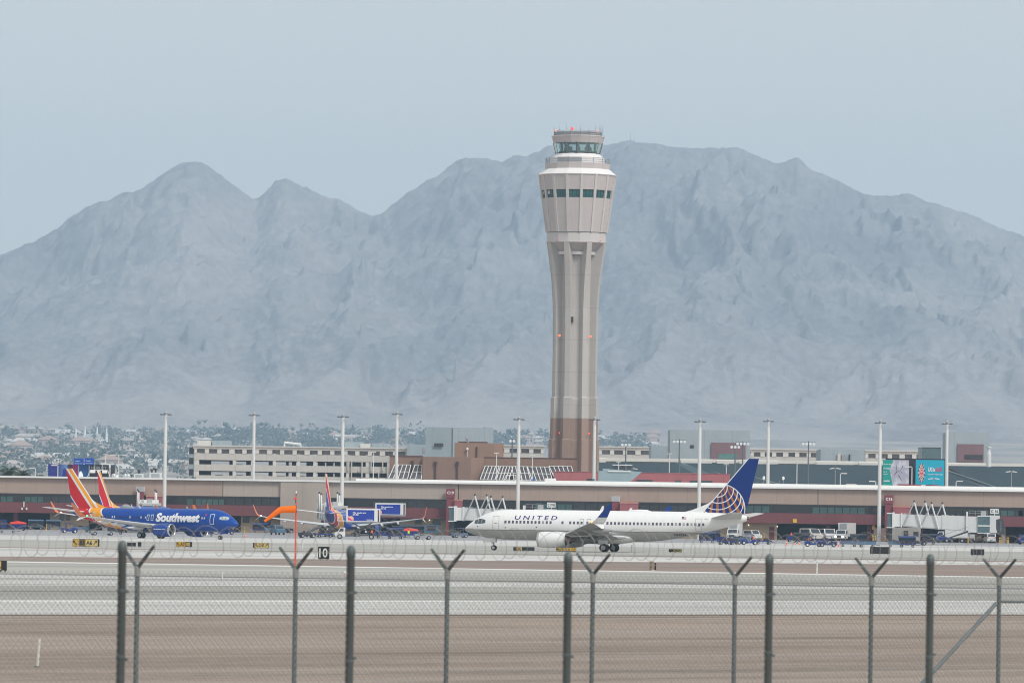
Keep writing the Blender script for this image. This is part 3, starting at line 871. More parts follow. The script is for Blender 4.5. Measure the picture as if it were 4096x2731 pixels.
# green roofed hall
YG = 1500.0
gx = lambda p: AX(p, 1890, YG)
gh = thing('green_roof_hall', 'long hall with dark blue green sloping metal roofs under a white cornice', 'building', (0, YG, 0))
teal = M('teal_roof_metal', (.048,.072,.086), .85, var=.12, scale=.3, stretch=(1.6,.2,.2), spec=.1)
teal_l = M('teal_roof_ridge', (.19,.24,.25), .7)
zc1, zc0 = AZ(3000,1837,YG), AZ(3000,1849,YG)
bld('upper_wall', M('cornice_cream', (.66,.63,.57), .8, var=.06), gx(2397), gx(4330), 10, 30, 1, zc0, gh)
bld('cornice', M('cornice_white', (.74,.72,.67), .7, var=.05), gx(2398), gx(4330), 6, 9.9, zc0-.1, zc1, gh)
for a, b_ in ((2398,2425),(2725,2850),(2870,2940),(2960,3115),(3270,3420),(3440,3560),(3780,3960)):
    bld('cornice_step', M('cornice_white'), gx(a), gx(b_), 5.4, 5.99, zc0-.55, zc1-.25, gh)
def roofplane(pts, mat=teal, name='roof'):
    q = [(AX(p[0], p[1], YG+p[2]), p[2], AZ(p[0], p[1], YG+p[2])) for p in pts]
    m_ = MB(); m_.add(q, [tuple(range(len(q)))])
    return m_.build(name, mat, gh)
roofplane([(2396,1956,-40),(2880,1956,-40),(2700,1850,5),(2396,1848,5)])
roofplane([(2880,1956,-40.05),(3330,1962,-40),(3130,1856,5),(2740,1851,5)])
roofplane([(2700,1850,4.9),(2740,1851,4.9),(2990,1960,-42),(2880,1956,-41)], M('teal_roof_light', (.08,.12,.13), .8, spec=.15))
roofplane([(3330,1962,-40),(4000,1975,-40),(3760,1862,5),(3130,1856,5)])
roofplane([(4000,1975,-40.05),(4400,1985,-40),(4400,1868,5),(3780,1862,5)])
def ridge(a, b_):
    A = Vector((AX(a[0],a[1],YG+a[2]), a[2], AZ(a[0],a[1],YG+a[2]))); Bq = Vector((AX(b_[0],b_[1],YG+b_[2]), b_[2], AZ(b_[0],b_[1],YG+b_[2])))
    MB().tube(A, Bq, .22, n=5).build('roof_ridge', teal_l, gh)
ridge((2725,1853,4),(2900,1925,-20)); ridge((2785,1868,0),(2895,1900,-15)); ridge((2885,1862,3),(2985,1898,-12)); ridge((3000,1905,-16),(3130,1940,-32))
ridge((3790,1883,-5),(4010,1958,-34)); ridge((3790,1902,-10),(3985,1962,-34)); ridge((3960,1952,-33),(4030,1968,-38))
# teal grey towers and boxes
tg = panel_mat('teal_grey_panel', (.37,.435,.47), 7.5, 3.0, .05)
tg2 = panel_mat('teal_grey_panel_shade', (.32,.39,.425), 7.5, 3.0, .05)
plum = panel_mat('plum_panel', (.24,.15,.165), 0, 2.4, .06)
def towerblock(label, Y, px0, px1, ytop, parts, side=None, depth=25):
    t = thing('service_block', label, 'building', (0, Y, 0))
    zt_ = AZ((px0+px1)/2, ytop, Y)
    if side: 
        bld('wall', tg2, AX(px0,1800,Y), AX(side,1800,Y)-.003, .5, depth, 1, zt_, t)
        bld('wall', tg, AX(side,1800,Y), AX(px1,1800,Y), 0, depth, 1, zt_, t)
    else:
        bld('wall', tg, AX(px0,1800,Y), AX(px1,1800,Y), 0, depth, 1, zt_, t)
    for nm, mat, a, b_, y0, y1, pr in parts:
        bld(nm, mat, AX(a,1800,Y), AX(b_,1800,Y), -pr, -.01, AZ(a,y1,Y), AZ(a,y0,Y), t)
    return t
towerblock('tall pale blue grey block with one dark louvre behind the brown building', 1750, 1702, 1972, 1709, [('louvre', dark_m, 1736, 1773, 1772, 1785, .1)], 1811)
towerblock('low blue grey block joining the parking garage left of the tall blue grey block', 1790, 1628, 1706, 1777, [('door', grey_m, 1690, 1700, 1790, 1812, .1)])
towerblock('large pale blue grey block with plum panel right of the control tower', 1650, 2680, 3000, 1720, [('panel', plum, 2845, 2982, 1769, 1846, .5), ('window', glass_t, 2873, 2950, 1814, 1834, .62), ('vent', dark_m, 2760, 2775, 1779, 1792, .1)])
towerblock('blue grey block left of the plum panelled block', 1690, 2604, 2700, 1783, [('dock', M('cornice_cream'), 2695, 2734, 1812, 1842, 1.5), ('dock_door', dark_m, 2708, 2740, 1813, 1842, 1.7)])
towerblock('pale blue grey block with plum panel and dark slot at the right edge', 1650, 3796, 3956, 1728, [('panel', plum, 3830, 3934, 1775, 1846, .5), ('louvre', dark_m, 3858, 3930, 1818, 1836, .65)])
towerblock('low pale blue block with rooftop pipes left of the green board', 1680, 3283, 3460, 1797, [('pipe', M('cornice_cream'), 3350, 3362, 1815, 1842, .6), ('pipe', grey_m, 3366, 3384, 1818, 1842, .6), ('chimney', dark_m, 3397, 3401, 1816, 1842, .5)])
t = thing('dark_teal_box', 'dark teal cube building behind the turquoise board', 'building', (0, 1560, 0))
bld('wall', M('deep_teal', (.09,.15,.16), .3, spec=.6, var=.2, scale=.15), AX(3687,1810,1560), AX(3764,1810,1560), 0, 14, 1, AZ(3725,1790,1560), t)
bld('roof_edge', dark_m, AX(3686,1810,1560), AX(3766,1810,1560), -.15, 14.1, AZ(3725,1790,1560), AZ(3725,1788.5,1560), t)
t = thing('white_chimney', 'short white stack on the cornice near the right edge', 'chimney', (AX(3955,1850,1495), 1495, AZ(3955,1850,1495)-1))
MB().lathe([(.6,0),(.6,3.4),(.4,3.5),(.4,4.6)], 12).build('stack', white_m, t); MB().lathe([(.62,4.6),(.62,4.95)], 12).build('cowl', white_m, t)
# ------------------------------------------------------------------ parking garages
conc = panel_mat('garage_concrete', (.58,.555,.515), 9.0, 0, .05)
conc_l = panel_mat('garage_concrete_light', (.70,.675,.635), 0, 0, .05)
garage_in = M('garage_interior', (.16,.16,.16), .9)
def garage(px0, px1, label, full=True, step=50.0):
    Y = 1800.0; up = 0.0 if full else 1.35
    f = lambda p: AX(p, 1830, Y)
    x0, x1 = f(px0), f(px1)
    t = thing('parking_garage', label, 'parking garage', (0, Y, 0))
    D = 34
    for z0, z1 in ((14.0,16.65),(17.95,19.85),(21.15,23.1)) if full else ((21.15,23.1),):
        bld('spandrel', conc, x0, x1, 0, .5, z0, z1, t)
        if full: bld('rear_spandrel', conc, x0, x1, D, D+.5, z0, z1, t)
        bld('floor_slab', garage_in, x0+.05, x1-.05, .51, D-.01, z0+1.0, z0+1.35, t)
    top = bld('top_wall', conc_l, x0-.4, x1+.4, -.2, .6, 24.42, 25.15, t)
    bld('parapet', conc_l, x0-.5, x1+.5, -.6, .8, 25.15, 25.45, t)
    n = max(2, int(round((px1-px0)/step)))
    mb = MB()
    for k in range(n+1):
        xc = x0+(x1-x0)*k/n; w = 1.25 if k % 3 else 1.6
        mb.box(max(x0, xc-w*.5), min(x1, xc+w*.5), -.1, .58, 23.1, 24.42)
    mb.build('top_piers', conc_l, t)
    bld('inner_wall', M('garage_top_wall', (.50,.48,.48), .9, var=.3, scale=.25), x0+.5, x1-.5, 1.6, 1.9, 23.1, 24.6, t)
    bld('roof_slab', conc_l, x0, x1, .8, D, 24.5, 24.9, t)
    if up:
        for o in t.children: o.location.z += up
    if full:
        for px in (777, 790, 938, 1011, 1098, 1194, 1260, 1392, 1470, 1560, 1628):
            xc = f(px)
            bld('column', conc_l, max(x0, xc-.5), min(x1, xc+.5), .1, .45, 14, 23.2, t)
        for pa, pb in ((792,838),(912,930),(980,998),(1070,1092),(1140,1150),(1164,1180),(1222,1258),(1268,1296),(1302,1330),(1336,1386),(1394,1470),(1476,1556),(1562,1625)):
            bld('inner_core', garage_in, f(pa), f(pb), 9, 11, 14, 23.2, t)
        bld('roof_lift', conc_l, f(787), f(842), 2, 9, 25.0, 26.9, t)
        bld('roof_lift', tg, f(846), f(920), 2, 9, 25.0, 26.9, t)
        bld('roof_lift', conc_l, f(1440), f(1480), 2, 9, 25.2, 26.6, t)
        bld('roof_lift', tg, f(1376), f(1450), 9.5, 12, 25.2, 27.2, t)
        bld('roof_lift', tg, f(1488), f(1548), 2, 9, 25.2, 26.8, t)
        MB().path([(f(1135),5,25),(f(1135),5,26.7),(f(1200),5,26.2),(f(1200),5,25)], .35).build('roof_canopy', white_m, t)
        ew = bld('end_wall', tg2, f(755), f(776)-.01, .2, D, 1, 25.2, t)
        for z in (16.7, 20.0, 23.0): bld('opening', grey_d, f(757), f(774), .08, .19, z-.1, z+1.7, ew)
    else:
        bld('base_wall', conc_l, x0, x1, .6, D, 12, 21.14+up, t)
    return t
gar = garage(777, 1630, 'large pale concrete parking garage with three open decks left of the tower')
# vertical fins on the right part of the big garage
for k, px in enumerate((1393,1407,1435,1449,1485,1516,1531,1551)):
    MB().box(AX(px-2.5,1830,1800), AX(px+2.5,1830,1800), -.6, -.01, 14.2 if k % 2 else 18.6, 18.4 if k % 3 == 2 else 21.6).build('fin', conc, gar)
garage(1880, 2174, 'cream parking garage top level seen over the brown building', False)
garage(2396, 2604, 'cream parking garage top level right beside the control tower', False)
garage(3004, 3281, 'cream parking garage top level above the blue airliner tail', False)
garage(3462, 3706, 'cream parking garage top level behind the advertising boards', False)
carm = [M('car_dark', (.02,.022,.03), .3, var=.1), M('car_silver', (.35,.36,.38), .3), M('car_grey', (.10,.11,.12), .3)]
for i, (px, lv, m_, lab) in enumerate(((877,16.0,0,'dark parked car on the lower garage deck, leftmost'),(958,16.0,2,'dark parked car on the lower garage deck, second bay'),(957,19.2,2,'dark parked car on the upper garage deck'),(1125,16.0,1,'silver parked car on the lower garage deck, middle bay'),(1207,16.0,1,'pale parked car on the lower garage deck near the red tail'))):
    t = thing('parked_car', lab, 'car', (AX(px,1890,1800), 1804, lv-.65), 0, 'cars parked in the garage')
    MB().prism([(-2.3,.4),(2.3,.4),(2.3,.9),(1.4,1.0),(.8,1.5),(-1.2,1.5),(-1.9,1.0),(-2.3,.95)], 'y', -.9, .9).build('body', carm[m_], t)
    for xx in (-1.4, 1.4): MB().lathe([(.33,-.95),(.33,.95)], 10, (xx,0,.33), 'y').build('wheel', black, t)
# ------------------------------------------------------------------ advertising boards
def board(px0, px1, y0, y1, Y):
    a = at(px0, y1, Y); x1 = AX(px1, y1, Y); z1 = AZ(px0, y0, Y)
    return a, x1-a.x, z1-a.z
t = thing('billboard', 'black backing wall holding the green board and the turquoise board', 'billboard', (0, 1391, 0))
bld('panel', M('board_black', (.03,.024,.03), .7), AX(3542,1890,1391), AX(3786,1890,1391), 0, .6, 10, AZ(3660,1833.5,1391), t)
a, w, h = board(3531, 3635, 1838, 1941, 1389)
g = thing('billboard', 'green and white advertising board with a pale photograph', 'billboard', a)
m, nt, b = newmat('pale_photo')
vec, (x, y, z) = coords(nt)
n1 = noise(nt, vec, .55, 4, .6)
c = mixc(nt, ((n1-.45)*4).clamp(), (.42,.41,.50), (.70,.68,.72)); nt.links.new(c.k, b.inputs['Base Color']); b.inputs['Roughness'].default_value = .5
B(0, w, 0, .3, 0, h).build('board', m, g)
green = M('board_green', (.0,.33,.27), .5, var=.05)
MB().prism([(0,.02),(w*.385,.02),(w*.25,h*.62),(w*.40,h-.02),(0,h-.02)], 'y', -.03, -.005).build('green_field', green, g)
mk = M('ink_grey', (.09,.09,.14), .6)
mb = MB()
for p0, p1, r in (((.50,.85),(.54,.56),.05),((.54,.56),(.44,.42),.09),((.76,.78),(.68,.60),.06),((.68,.60),(.56,.54),.05),((.60,.42),(.75,.18),.06),((.70,.56),(.76,.50),.04)):
    mb.tube((p0[0]*w,-.04,p0[1]*h), (p1[0]*w,-.04,p1[1]*h), r, r*.5, 5)
mb.build('drawing', mk, g)
letters('Get your sights', .42, white_ink, g, (.12,-.06,h*.79), w=w*.30); letters('on Canada', .42, white_ink, g, (.12,-.06,h*.64), w=w*.235)
letters('Book today', .25, white_ink, g, (.12,-.06,h*.51), w=w*.14); letters('westjet.com', .25, white_ink, g, (.12,-.06,h*.42), w=w*.17); letters('westjet', .45, white_ink, g, (.12,-.06,h*.14), w=w*.25, bold=.04)
a, w, h = board(3662, 3777, 1838, 1940, 1389)
g = thing('billboard', 'turquoise advertising board with a round chip and white red words', 'billboard', a)
B(0, w, 0, .3, 0, h).build('board', M('board_turquoise', (.0,.40,.55), .45, var=.04), g)
cream = M('chip_cream', (.80,.62,.55), .6); redk = M('chip_red', (.75,.03,.05), .6); navy = M('chip_navy', (.05,.035,.08), .6)
cx, cz, rx, rz_ = w*.205, h*.49, w*.115, h*.37
def disc(rx, rz_, y, n=32): return MB().add([(cx+rx*math.cos(2*math.pi*i/n), y, cz+rz_*math.sin(2*math.pi*i/n)) for i in range(n)], [tuple(range(n))])
disc(rx, rz_, -.02).build('chip', navy, g)
mb = MB()
for k in range(12):
    t0 = k*math.pi/6
    q = [(cx+s*rx*math.cos(t0+d), -.03, cz+s*rz_*math.sin(t0+d)) for s, d in ((.74,-.13),(.98,-.13),(.98,.13),(.74,.13))]
    mb.quad(*q)
mb.build('chip_edge', cream, g)
disc(rx*.72, rz_*.70, -.035).build('chip_ring', cream, g); disc(rx*.62, rz_*.6, -.04).build('chip_ring', navy, g); disc(rx*.54, rz_*.5, -.045).build('chip_ring', cream, g); disc(rx*.44, rz_*.4, -.05).build('chip_centre', redk, g)
letters('LAS', .5, white_ink, g, (cx-rx*.28,-.06,cz+.05), w=rx*.56); letters('ALL IN', .35, white_ink, g, (cx-rx*.3,-.06,cz-.6), w=rx*.6)
letters('LAS is', h*.17, white_ink, g, (w*.44,-.04,h*.55), w=w*.225, bold=.03); letters('ALL IN', h*.17, M('board_red', (.75,.05,.12), .6), g, (w*.685,-.04,h*.55), w=w*.225, bold=.04)
letters('for passenger health & safety', h*.065, white_ink, g, (w*.42,-.04,h*.40), w=w*.52, bold=.02)
# left advertising wall and road signs
Y = 1390
a, w, h = board(192, 446, 1855, 1907, Y)
ad = thing('advertising_wall', 'long advertising wall with navy, magenta, blue and black panels on the left', 'billboard', a)
def adp(nm, f0, f1, mat): return B(w*f0, w*f1-.01, 0, .4, 0, h).build(nm, mat, ad)
m, nt, b = newmat('ad_navy_fade')
vec, (x, y, z) = coords(nt)
n1 = noise(nt, vec, .5, 3, .5)
f = ((x-2.2)/2.2).clamp()
c = mixc(nt, f, (.012,.02,.22), (.16,.30,.55)); nt.links.new(c.k, b.inputs['Base Color'])
adp('panel', 0, .315, m)
MB().blob((w*.262,-.05,h*.45),.5,.05,.7).blob((w*.27,-.05,h*.12),.75,.05,.7).build('figure', M('ad_navy', (.012,.03,.25), .5), ad)
adp('panel', .315, .475, M('ad_magenta', (.42,.03,.18), .5, var=.1))
fc = M('ad_face', (.42,.10,.18), .6); hd = M('ad_hair', (.05,.015,.06), .7)
mb = MB().blob((w*.352,-.08,h*.62),.5,.06,.85); mb.build('face', fc, ad)
MB().blob((w*.342,-.15,h*.86),.6,.06,.45).box(w*.338,w*.372,-.2,-.15,h*.60,h*.69).blob((w*.365,-.1,h*.12),1.2,.06,.75).build('hair', hd, ad)
adp('panel', .475, .655, M('ad_blue', (.01,.10,.32), .5, var=.08))
adp('panel', .655, .955, M('ad_black', (.02,.02,.024), .5))
letters('HUBLOT', h*.26, M('ad_grey_ink', (.22,.22,.23), .5), ad, (w*.675,-.03,h*.62), w=w*.25, bold=.04)
adp('panel', .985, 1.05, M('ad_charcoal', (.05,.05,.055), .6))
blue_s = M('road_sign_blue', (.005,.075,.42), .5, var=.05)
for px0, px1, y0, lab, l1, l2 in ((294,334,1832,'left blue road sign with white words above the advertising wall','Terminal 1','Passenger Parking'),(338,375,1831,'right blue road sign with white words above the advertising wall','Terminal 3','Passenger Parking')):
    a, w, h = board(px0, px1, y0, 1858, Y-1)
    s = thing('road_sign', lab, 'road sign', a, 0, 'blue overhead road signs')
    B(0, w, 0, .1, 0, h).build('sign_panel', blue_s, s)
    letters('< '+l1, h*.17, white_ink, s, (w*.1,-.02,h*.50), w=w*.55); letters('< '+l2, h*.15, white_ink, s, (w*.1,-.02,h*.12), w=w*.8)
    MB().tube((w*.5,.3,-6),(w*.5,.3,h),.12).build('post', grey_m, s)
# ================================================================== CONTROL TOWER
YW = 1620.0
pc = at(2295.5, 1750, YW)
S_ = F/YW
def wz(py): return 3.45 + (2100-py)/S_ - .9     # height above tower foot
tw = thing('control_tower', 'tall pale concrete airport control tower with flared ribs and glazed cab', 'control tower', (pc.x, YW, .9))
m, nt, b = newmat('tower_concrete')
vec, (x, y, z) = coords(nt)
n1 = noise(nt, vec, .12, 5, .6); st = noise(nt, vec, 1, 5, .6, (.9, .9, .03)); n2 = noise(nt, vec, 1.5, 3, .6)
f = ((n1*.4+st*.4+n2*.2-.5)*2.6+.5).clamp()
up = mixc(nt, f, (.46,.435,.41), (.55,.525,.495))
lowc = mixc(nt, f, (.315,.222,.18), (.375,.27,.222))
j = ((z/8.6).frac()-.5).abs().gt(.493)
up = mixc(nt, j*.4, up, (.27,.25,.22))
c = mixc(nt, z.lt(wz(1674)), up, lowc)
nt.links.new(c.k, b.inputs['Base Color']); b.inputs['Roughness'].default_value = .9; b.inputs['Specular IOR Level'].default_value = .2
tconc = m
drum_m = panel_mat('tower_panel', (.55,.50,.485), 0, 2.1, .045)
drum_l = panel_mat('tower_band', (.60,.57,.55), 0, 0, .04)
roof_l = M('tower_roof_white', (.80,.77,.76), .7, var=.04)
tglass = M('tower_green_glass', (.028,.165,.155), .12, spec=.55, var=.35, scale=.4)
cab_g, nt, b = newmat('cab_glass')
b.inputs['Base Color'].default_value = (.74,.97,.93,1); b.inputs['Roughness'].default_value = .05; b.inputs['Transmission Weight'].default_value = .82; b.inputs['IOR'].default_value = 1.05
dk = M('tower_dark', (.02,.025,.03), .6)
PH = R(-90-16+22.5*4)   # facet edges
N16 = 16
def lathe16(prof, n=16, ph=0): return MB().lathe(prof, n, ph=ph)
EDG = -math.pi/2 + R(6)
def ring(r, h): return (r, h)
# core shaft: octagonal with stepped thickening
def ocl(prof): return MB().lathe(prof, 8, ph=R(22.5)+R(22.5)-R(20)-math.pi/2)
core = ocl([(5.0,-1),(5.0,wz(1765)),(4.85,wz(1759)),(4.85,wz(1598)),(4.6,wz(1589)),(4.6,wz(1150)),(4.7,wz(1015))]).build('shaft', tconc, tw)
# eight ribs flaring out to carry the drum
for k in range(8):
    a = R(-20+45*k) - math.pi/2
    ca, sa = math.cos(a), math.sin(a)
    rr = [(1900,6.95),(1760,6.75),(1757,6.45),(1592,6.35),(1588,6.05),(1380,6.05),(1230,6.18),(1150,6.5),(1090,6.95),(1040,7.45),(1000,7.85),(970,8.15)]
    hw = lambda py: .95 if py > 1758 else (.85 if py > 1589 else .72)
    rings = []
    for py, r in rr:
        w = hw(py); z = wz(py) if py < 1890 else -1
        ring_ = []
        for q, s in ((4.0,-1),(r,-1),(r,1),(4.0,1)):
            ring_.append((q*ca - s*w*sa, q*sa + s*w*ca, z))
        rings.append(ring_)
    MB().loft(rings).build('rib', tconc, tw)
# inverted cone with bright ring, under the collar
lathe16([(5.3,wz(1021)),(5.7,wz(1020)),(5.7,wz(1008)),(5.25,wz(1007))], 16, EDG).build('ring_beam', roof_l, tw)
lathe16([(5.3,wz(1007)),(7.75,wz(974)),(8.1,wz(973)),(8.1,wz(969.5)),(7.9,wz(969))], 16, EDG).build('soffit_cone', drum_m, tw)
lathe16([(7.9,wz(969)),(7.95,wz(933)),(7.7,wz(932.5))], 16, EDG).build('collar', drum_l, tw)
# tapering drum in sixteen facets, with recessed windows
R0, R1 = 8.15, 10.3; zb, zt_ = wz(931.5), wz(704)
def rad(z): return R0 + (R1-R0)*(z-zb)/(zt_-zb)
w0, w1 = wz(796), wz(764)
facet = [EDG + 2*math.pi*k/16 for k in range(17)]
def fp(k, u, z, off=0):
    r = rad(z)+off
    A = Vector((r*math.cos(facet[k]), r*math.sin(facet[k]), z)); Bv = Vector((r*math.cos(facet[k+1]), r*math.sin(facet[k+1]), z))
    return A.lerp(Bv, u)
mb = MB()
for k in range(16):
    for za, zb_ in ((zb, w0), (w1, zt_)):
        mb.quad(fp(k,0,za), fp(k,1,za), fp(k,1,zb_), fp(k,0,zb_))
    for ua, ub in ((0,.1),(.9,1)):
        mb.quad(fp(k,ua,w0), fp(k,ub,w0), fp(k,ub,w1), fp(k,ua,w1))
    for z in (w0, w1): mb.quad(fp(k,.1,z), fp(k,.9,z), fp(k,.9,z,-.7), fp(k,.1,z,-.7))
    for u in (.1,.9): mb.quad(fp(k,u,w0), fp(k,u,w1), fp(k,u,w1,-.7), fp(k,u,w0,-.7))
drum = mb.build('drum', drum_m, tw)
mb = MB()
for k in range(16):
    n = Vector((math.cos(facet[k]), math.sin(facet[k]), 0)); s = Vector((-n.y, n.x, 0))
    rg = [[fp(k,0,z)+n*.13-s*.34, fp(k,0,z)+n*.13+s*.34, fp(k,0,z)-n*.3+s*.3, fp(k,0,z)-n*.3-s*.3] for z in (zb, zt_)]
    MB().loft(rg).build('pilaster', drum_l, drum)
for k in range(16):
    g = MB().quad(fp(k,.1,w0,-.45), fp(k,.9,w0,-.45), fp(k,.9,w1,-.45), fp(k,.1,w1,-.45)).build('window', tglass, tw)
    fr = MB()
    for u in (.1,.36,.63,.9): fr.tube(fp(k,u,w0,-.38), fp(k,u,w1,-.38), .1, n=4)
    for z in (w0+.08, w0+(w1-w0)*.36, w1-.08): fr.tube(fp(k,.1,z,-.38), fp(k,.9,z,-.38), .09, n=4)
    fr.build('window_frame', M('frame_teal_dark', (.03,.06,.06), .5), g)
    if k in (12, 13):
        MB().quad(fp(k,.12,w0+1.0,-.44), fp(k,.38,w0+1.0,-.44), fp(k,.38,w1-.3,-.44), fp(k,.12,w1-.3,-.44)).build('blind', roof_l, g)
kk = 9
MB().quad(fp(kk,.34,wz(864),.03), fp(kk,.52,wz(864),.03), fp(kk,.52,wz(853),.03), fp(kk,.34,wz(853),.03)).build('vent', dk, tw)
# eave, roof slope, service deck, cab
lathe16([(10.3,wz(704)),(10.5,wz(703.5)),(10.55,wz(701)),(8.75,wz(679)),(8.6,wz(678.5))], 16, EDG).build('drum_roof', roof_l, tw)
lathe16([(8.6,wz(678.5)),(8.75,wz(658)),(8.75,wz(656.5)),(7.2,wz(656))], 16, EDG).build('parapet', drum_m, tw)
lathe16([(7.15,wz(656)),(7.15,wz(634)),(7.1,wz(632)),(5.9,wz(616.5)),(5.6,wz(616))], 16, EDG).build('cab_base', roof_l, tw)
rail = MB()
RD = 8.5
for k in range(16):
    a, a2 = facet[k], facet[k+1]
    P = lambda t, z: Vector((RD*math.cos(t), RD*math.sin(t), z))
    rail.tube(P(a,wz(656)), P(a,wz(634.5)), .11, n=5)
    for py in (635, 642, 650): rail.tube(P(a,wz(py)), P(a2,wz(py)), .07, n=4)
rail.build('deck_rail', grey_m, tw)
for k in (8, 15, 9, 14):
    a, a2 = facet[k], facet[k+1]
    MB().quad(*[Vector((RD*math.cos(t), RD*math.sin(t), wz(py))) for t, py in ((a,654),(a2,654),(a2,636),(a,636))]).build('rail_screen', grey_m, tw)
# cab glass, floor, consoles, mullions
N8 = 12
cabp = lambda t, py: Vector(((5.85 + (6.6-5.85)*(616-py)/(616-573))*math.cos(t), (5.85 + (6.6-5.85)*(616-py)/(616-573))*math.sin(t), wz(py)))
ca = [R(-90-4+30*k) for k in range(N8+1)]
mb = MB()
for k in range(N8): mb.quad(cabp(ca[k],616), cabp(ca[k+1],616), cabp(ca[k+1],573), cabp(ca[k],573))
mb.build('cab_window', cab_g, tw)
mb = MB()
for k in range(N8):
    mb.tube(cabp(ca[k],616), cabp(ca[k],573), .09 if k % 3 == 0 else .05, n=5)
    mb.tube(cabp(ca[k],615), cabp(ca[k+1],615), .14, n=4)
mb.build('cab_mullion', dk, tw)
MB().lathe([(5.8,wz(616.2)),(5.8,wz(615.6))], 12).build('cab_floor', dk, tw)
MB().lathe([(5.0,wz(615.5)),(5.3,wz(606)),(3.9,wz(605)),(3.9,wz(615.5))], 12, ph=R(10), caps=False).build('console', dk, tw)
mb = MB()
for x, y in ((-4.4,-.5),(-2.6,-3.2),(2.4,-3.4),(4.6,-.4),(3.2,3.3),(-3.2,3.3),(0.2,4.4)): mb.tube((x,y,wz(616)), (x*1.04,y*1.04,wz(573)), .33, n=8)
mb.build('cab_column', dk, tw)
for x, y, s in ((-3.4,-3.0,.5),(-2.5,-3.6,.6),(.3,-4.2,.5),(2.2,-3.7,.6),(3.3,-3.1,.55),(-1.9,-3.9,.5)):
    MB().blob((x, y, wz(608)+.55), s*.8, s*.6, .75, 8, 5).build('desk_equipment', dk, tw)
lathe16([(6.55,wz(573.5)),(7.05,wz(549)),(7.12,wz(546)),(7.0,wz(545)),(6.3,wz(544.8))], 16, EDG).build('cab_roof', drum_m, tw)
lathe16([(7.15,wz(548.2)),(7.2,wz(545.4)),(6.4,wz(545.2))], 16, EDG).build('roof_rim', roof_l, tw)
rail = MB()
for k in range(16):
    a, a2 = facet[k], facet[k+1]
    P = lambda t, py: Vector((6.45*math.cos(t), 6.45*math.sin(t), wz(py)))
    rail.tube(P(a,545), P(a,526), .09, n=4)
    for py in (526.5, 532, 538): rail.tube(P(a,py), P(a2,py), .08, n=4)
rail.build('roof_rail', grey_m, tw)
lathe16([(6.3,wz(544.8)),(6.3,wz(530)),(6.2,wz(529.5))], 16, EDG).build('roof_screen', M('screen_grey', (.42,.41,.42), .7), tw)
ant = M('antenna_grey', (.40,.42,.45), .5)
for dx, dy, py in ((-6.4,-1,500),(-4.9,-3,505),(-3.2,-4,497),(-1.7,-5,499),(.6,-4.5,501),(4.5,-3.8,497),(5.6,-2,499),(6.0,-1,501),(-2.0,2,503),(2.8,-5,515),(6.45,0,500)):
    MB().tube((dx,dy,wz(545)), (dx,dy,wz(py)), .07, .04, 5).tube((dx,dy,wz((540+py)/2)), (dx+.01,dy,wz((540+py)/2-5)), .12, n=5).build('antenna', ant, tw)
red_l = M('beacon_red', (1.0,.04,.02), emit=1.1)
amber = M('beacon_glow', (1.0,.13,.035), emit=1.15)
def lamp(name, x, y, z, r, mat): MB().blob((x,y,z), r, r, r*1.1, 8, 5).build(name, mat, tw)
lamp('beacon', -1.6, -5.2, wz(519), .36, red_l)
MB().tube((-1.6,-5.2,wz(545)), (-1.6,-5.2,wz(522)), .1, n=5).build('beacon_post', ant, tw)
lamp('obstruction_light', -5.9, -3.2, wz(525.5), .22, amber); lamp('obstruction_light', 5.0, -3.6, wz(526), .22, amber)
MB().tube((-6.8,-2,wz(560)), (-7.0,-2,wz(532)), .07, n=5).blob((-7.1,-2,wz(530)), .25, .25, .2).build('roof_lamp', white_m, tw)
xof = lambda px, py: AX(px, py, YW) - pc.x
# vent and obstruction lights on the shaft, set just in front of the faces they are fixed to
MB().box(xof(2278,1281), xof(2292.5,1281), -5.75, -4.6, wz(1292), wz(1270)).build('shaft_vent', M('vent_dark', (.05,.045,.04), .8), tw)
MB().box(xof(2277,1281), xof(2293.5,1281), -5.6, -4.7, wz(1293), wz(1269)).build('vent_frame', tconc, tw)
for px, py, mt, r, yy in ((2237,1346,amber,.30,-5.9),(2361,1348,amber,.28,-5.9),(2236,1733,red_l,.15,-6.3),(2355,1734,red_l,.18,-6.3),(2228,961,red_l,.09,-7.4),(2400,961,red_l,.10,-7.0)):
    x = xof(px, py)
    lamp('obstruction_light', x, yy, wz(py), r, mt)
    MB().box(x-.12, x+.12, yy+.1, yy+1.6, wz(py)-.35, wz(py)-.2).build('light_bracket', grey_m, tw)
# ================================================================== AIRLINERS
FS = [(0,2.72,.03,.03),(.15,2.74,.25,.26),(.5,2.80,.50,.52),(1.0,2.90,.80,.82),(1.6,3.02,1.08,1.08),(2.2,3.14,1.32,1.27),(2.9,3.25,1.58,1.46),(3.7,3.34,1.77,1.62),(4.8,3.39,1.92,1.76),(6.2,3.405,2.0,1.86),(8,3.405,2.005,1.88),(16,3.405,2.005,1.88),(24.5,3.405,2.005,1.88),(26.5,3.49,1.93,1.86),(29,3.68,1.73,1.72),(31.5,3.93,1.47,1.47),(34,4.22,1.13,1.1),(36,4.45,.80,.75),(37.4,4.6,.5,.45),(38.0,4.66,.30,.26)]
_fs = np.array(FS)
def fus(s):
    return [float(np.interp(s, _fs[:,0], _fs[:,i])) for i in (1,2,3)]
def fy(s, z):
    zc, hh, hw = fus(s); t = max(0, 1-((z-zc)/hh)**2)
    return hw*math.sqrt(t)
def SX(s): return 19.6 - s
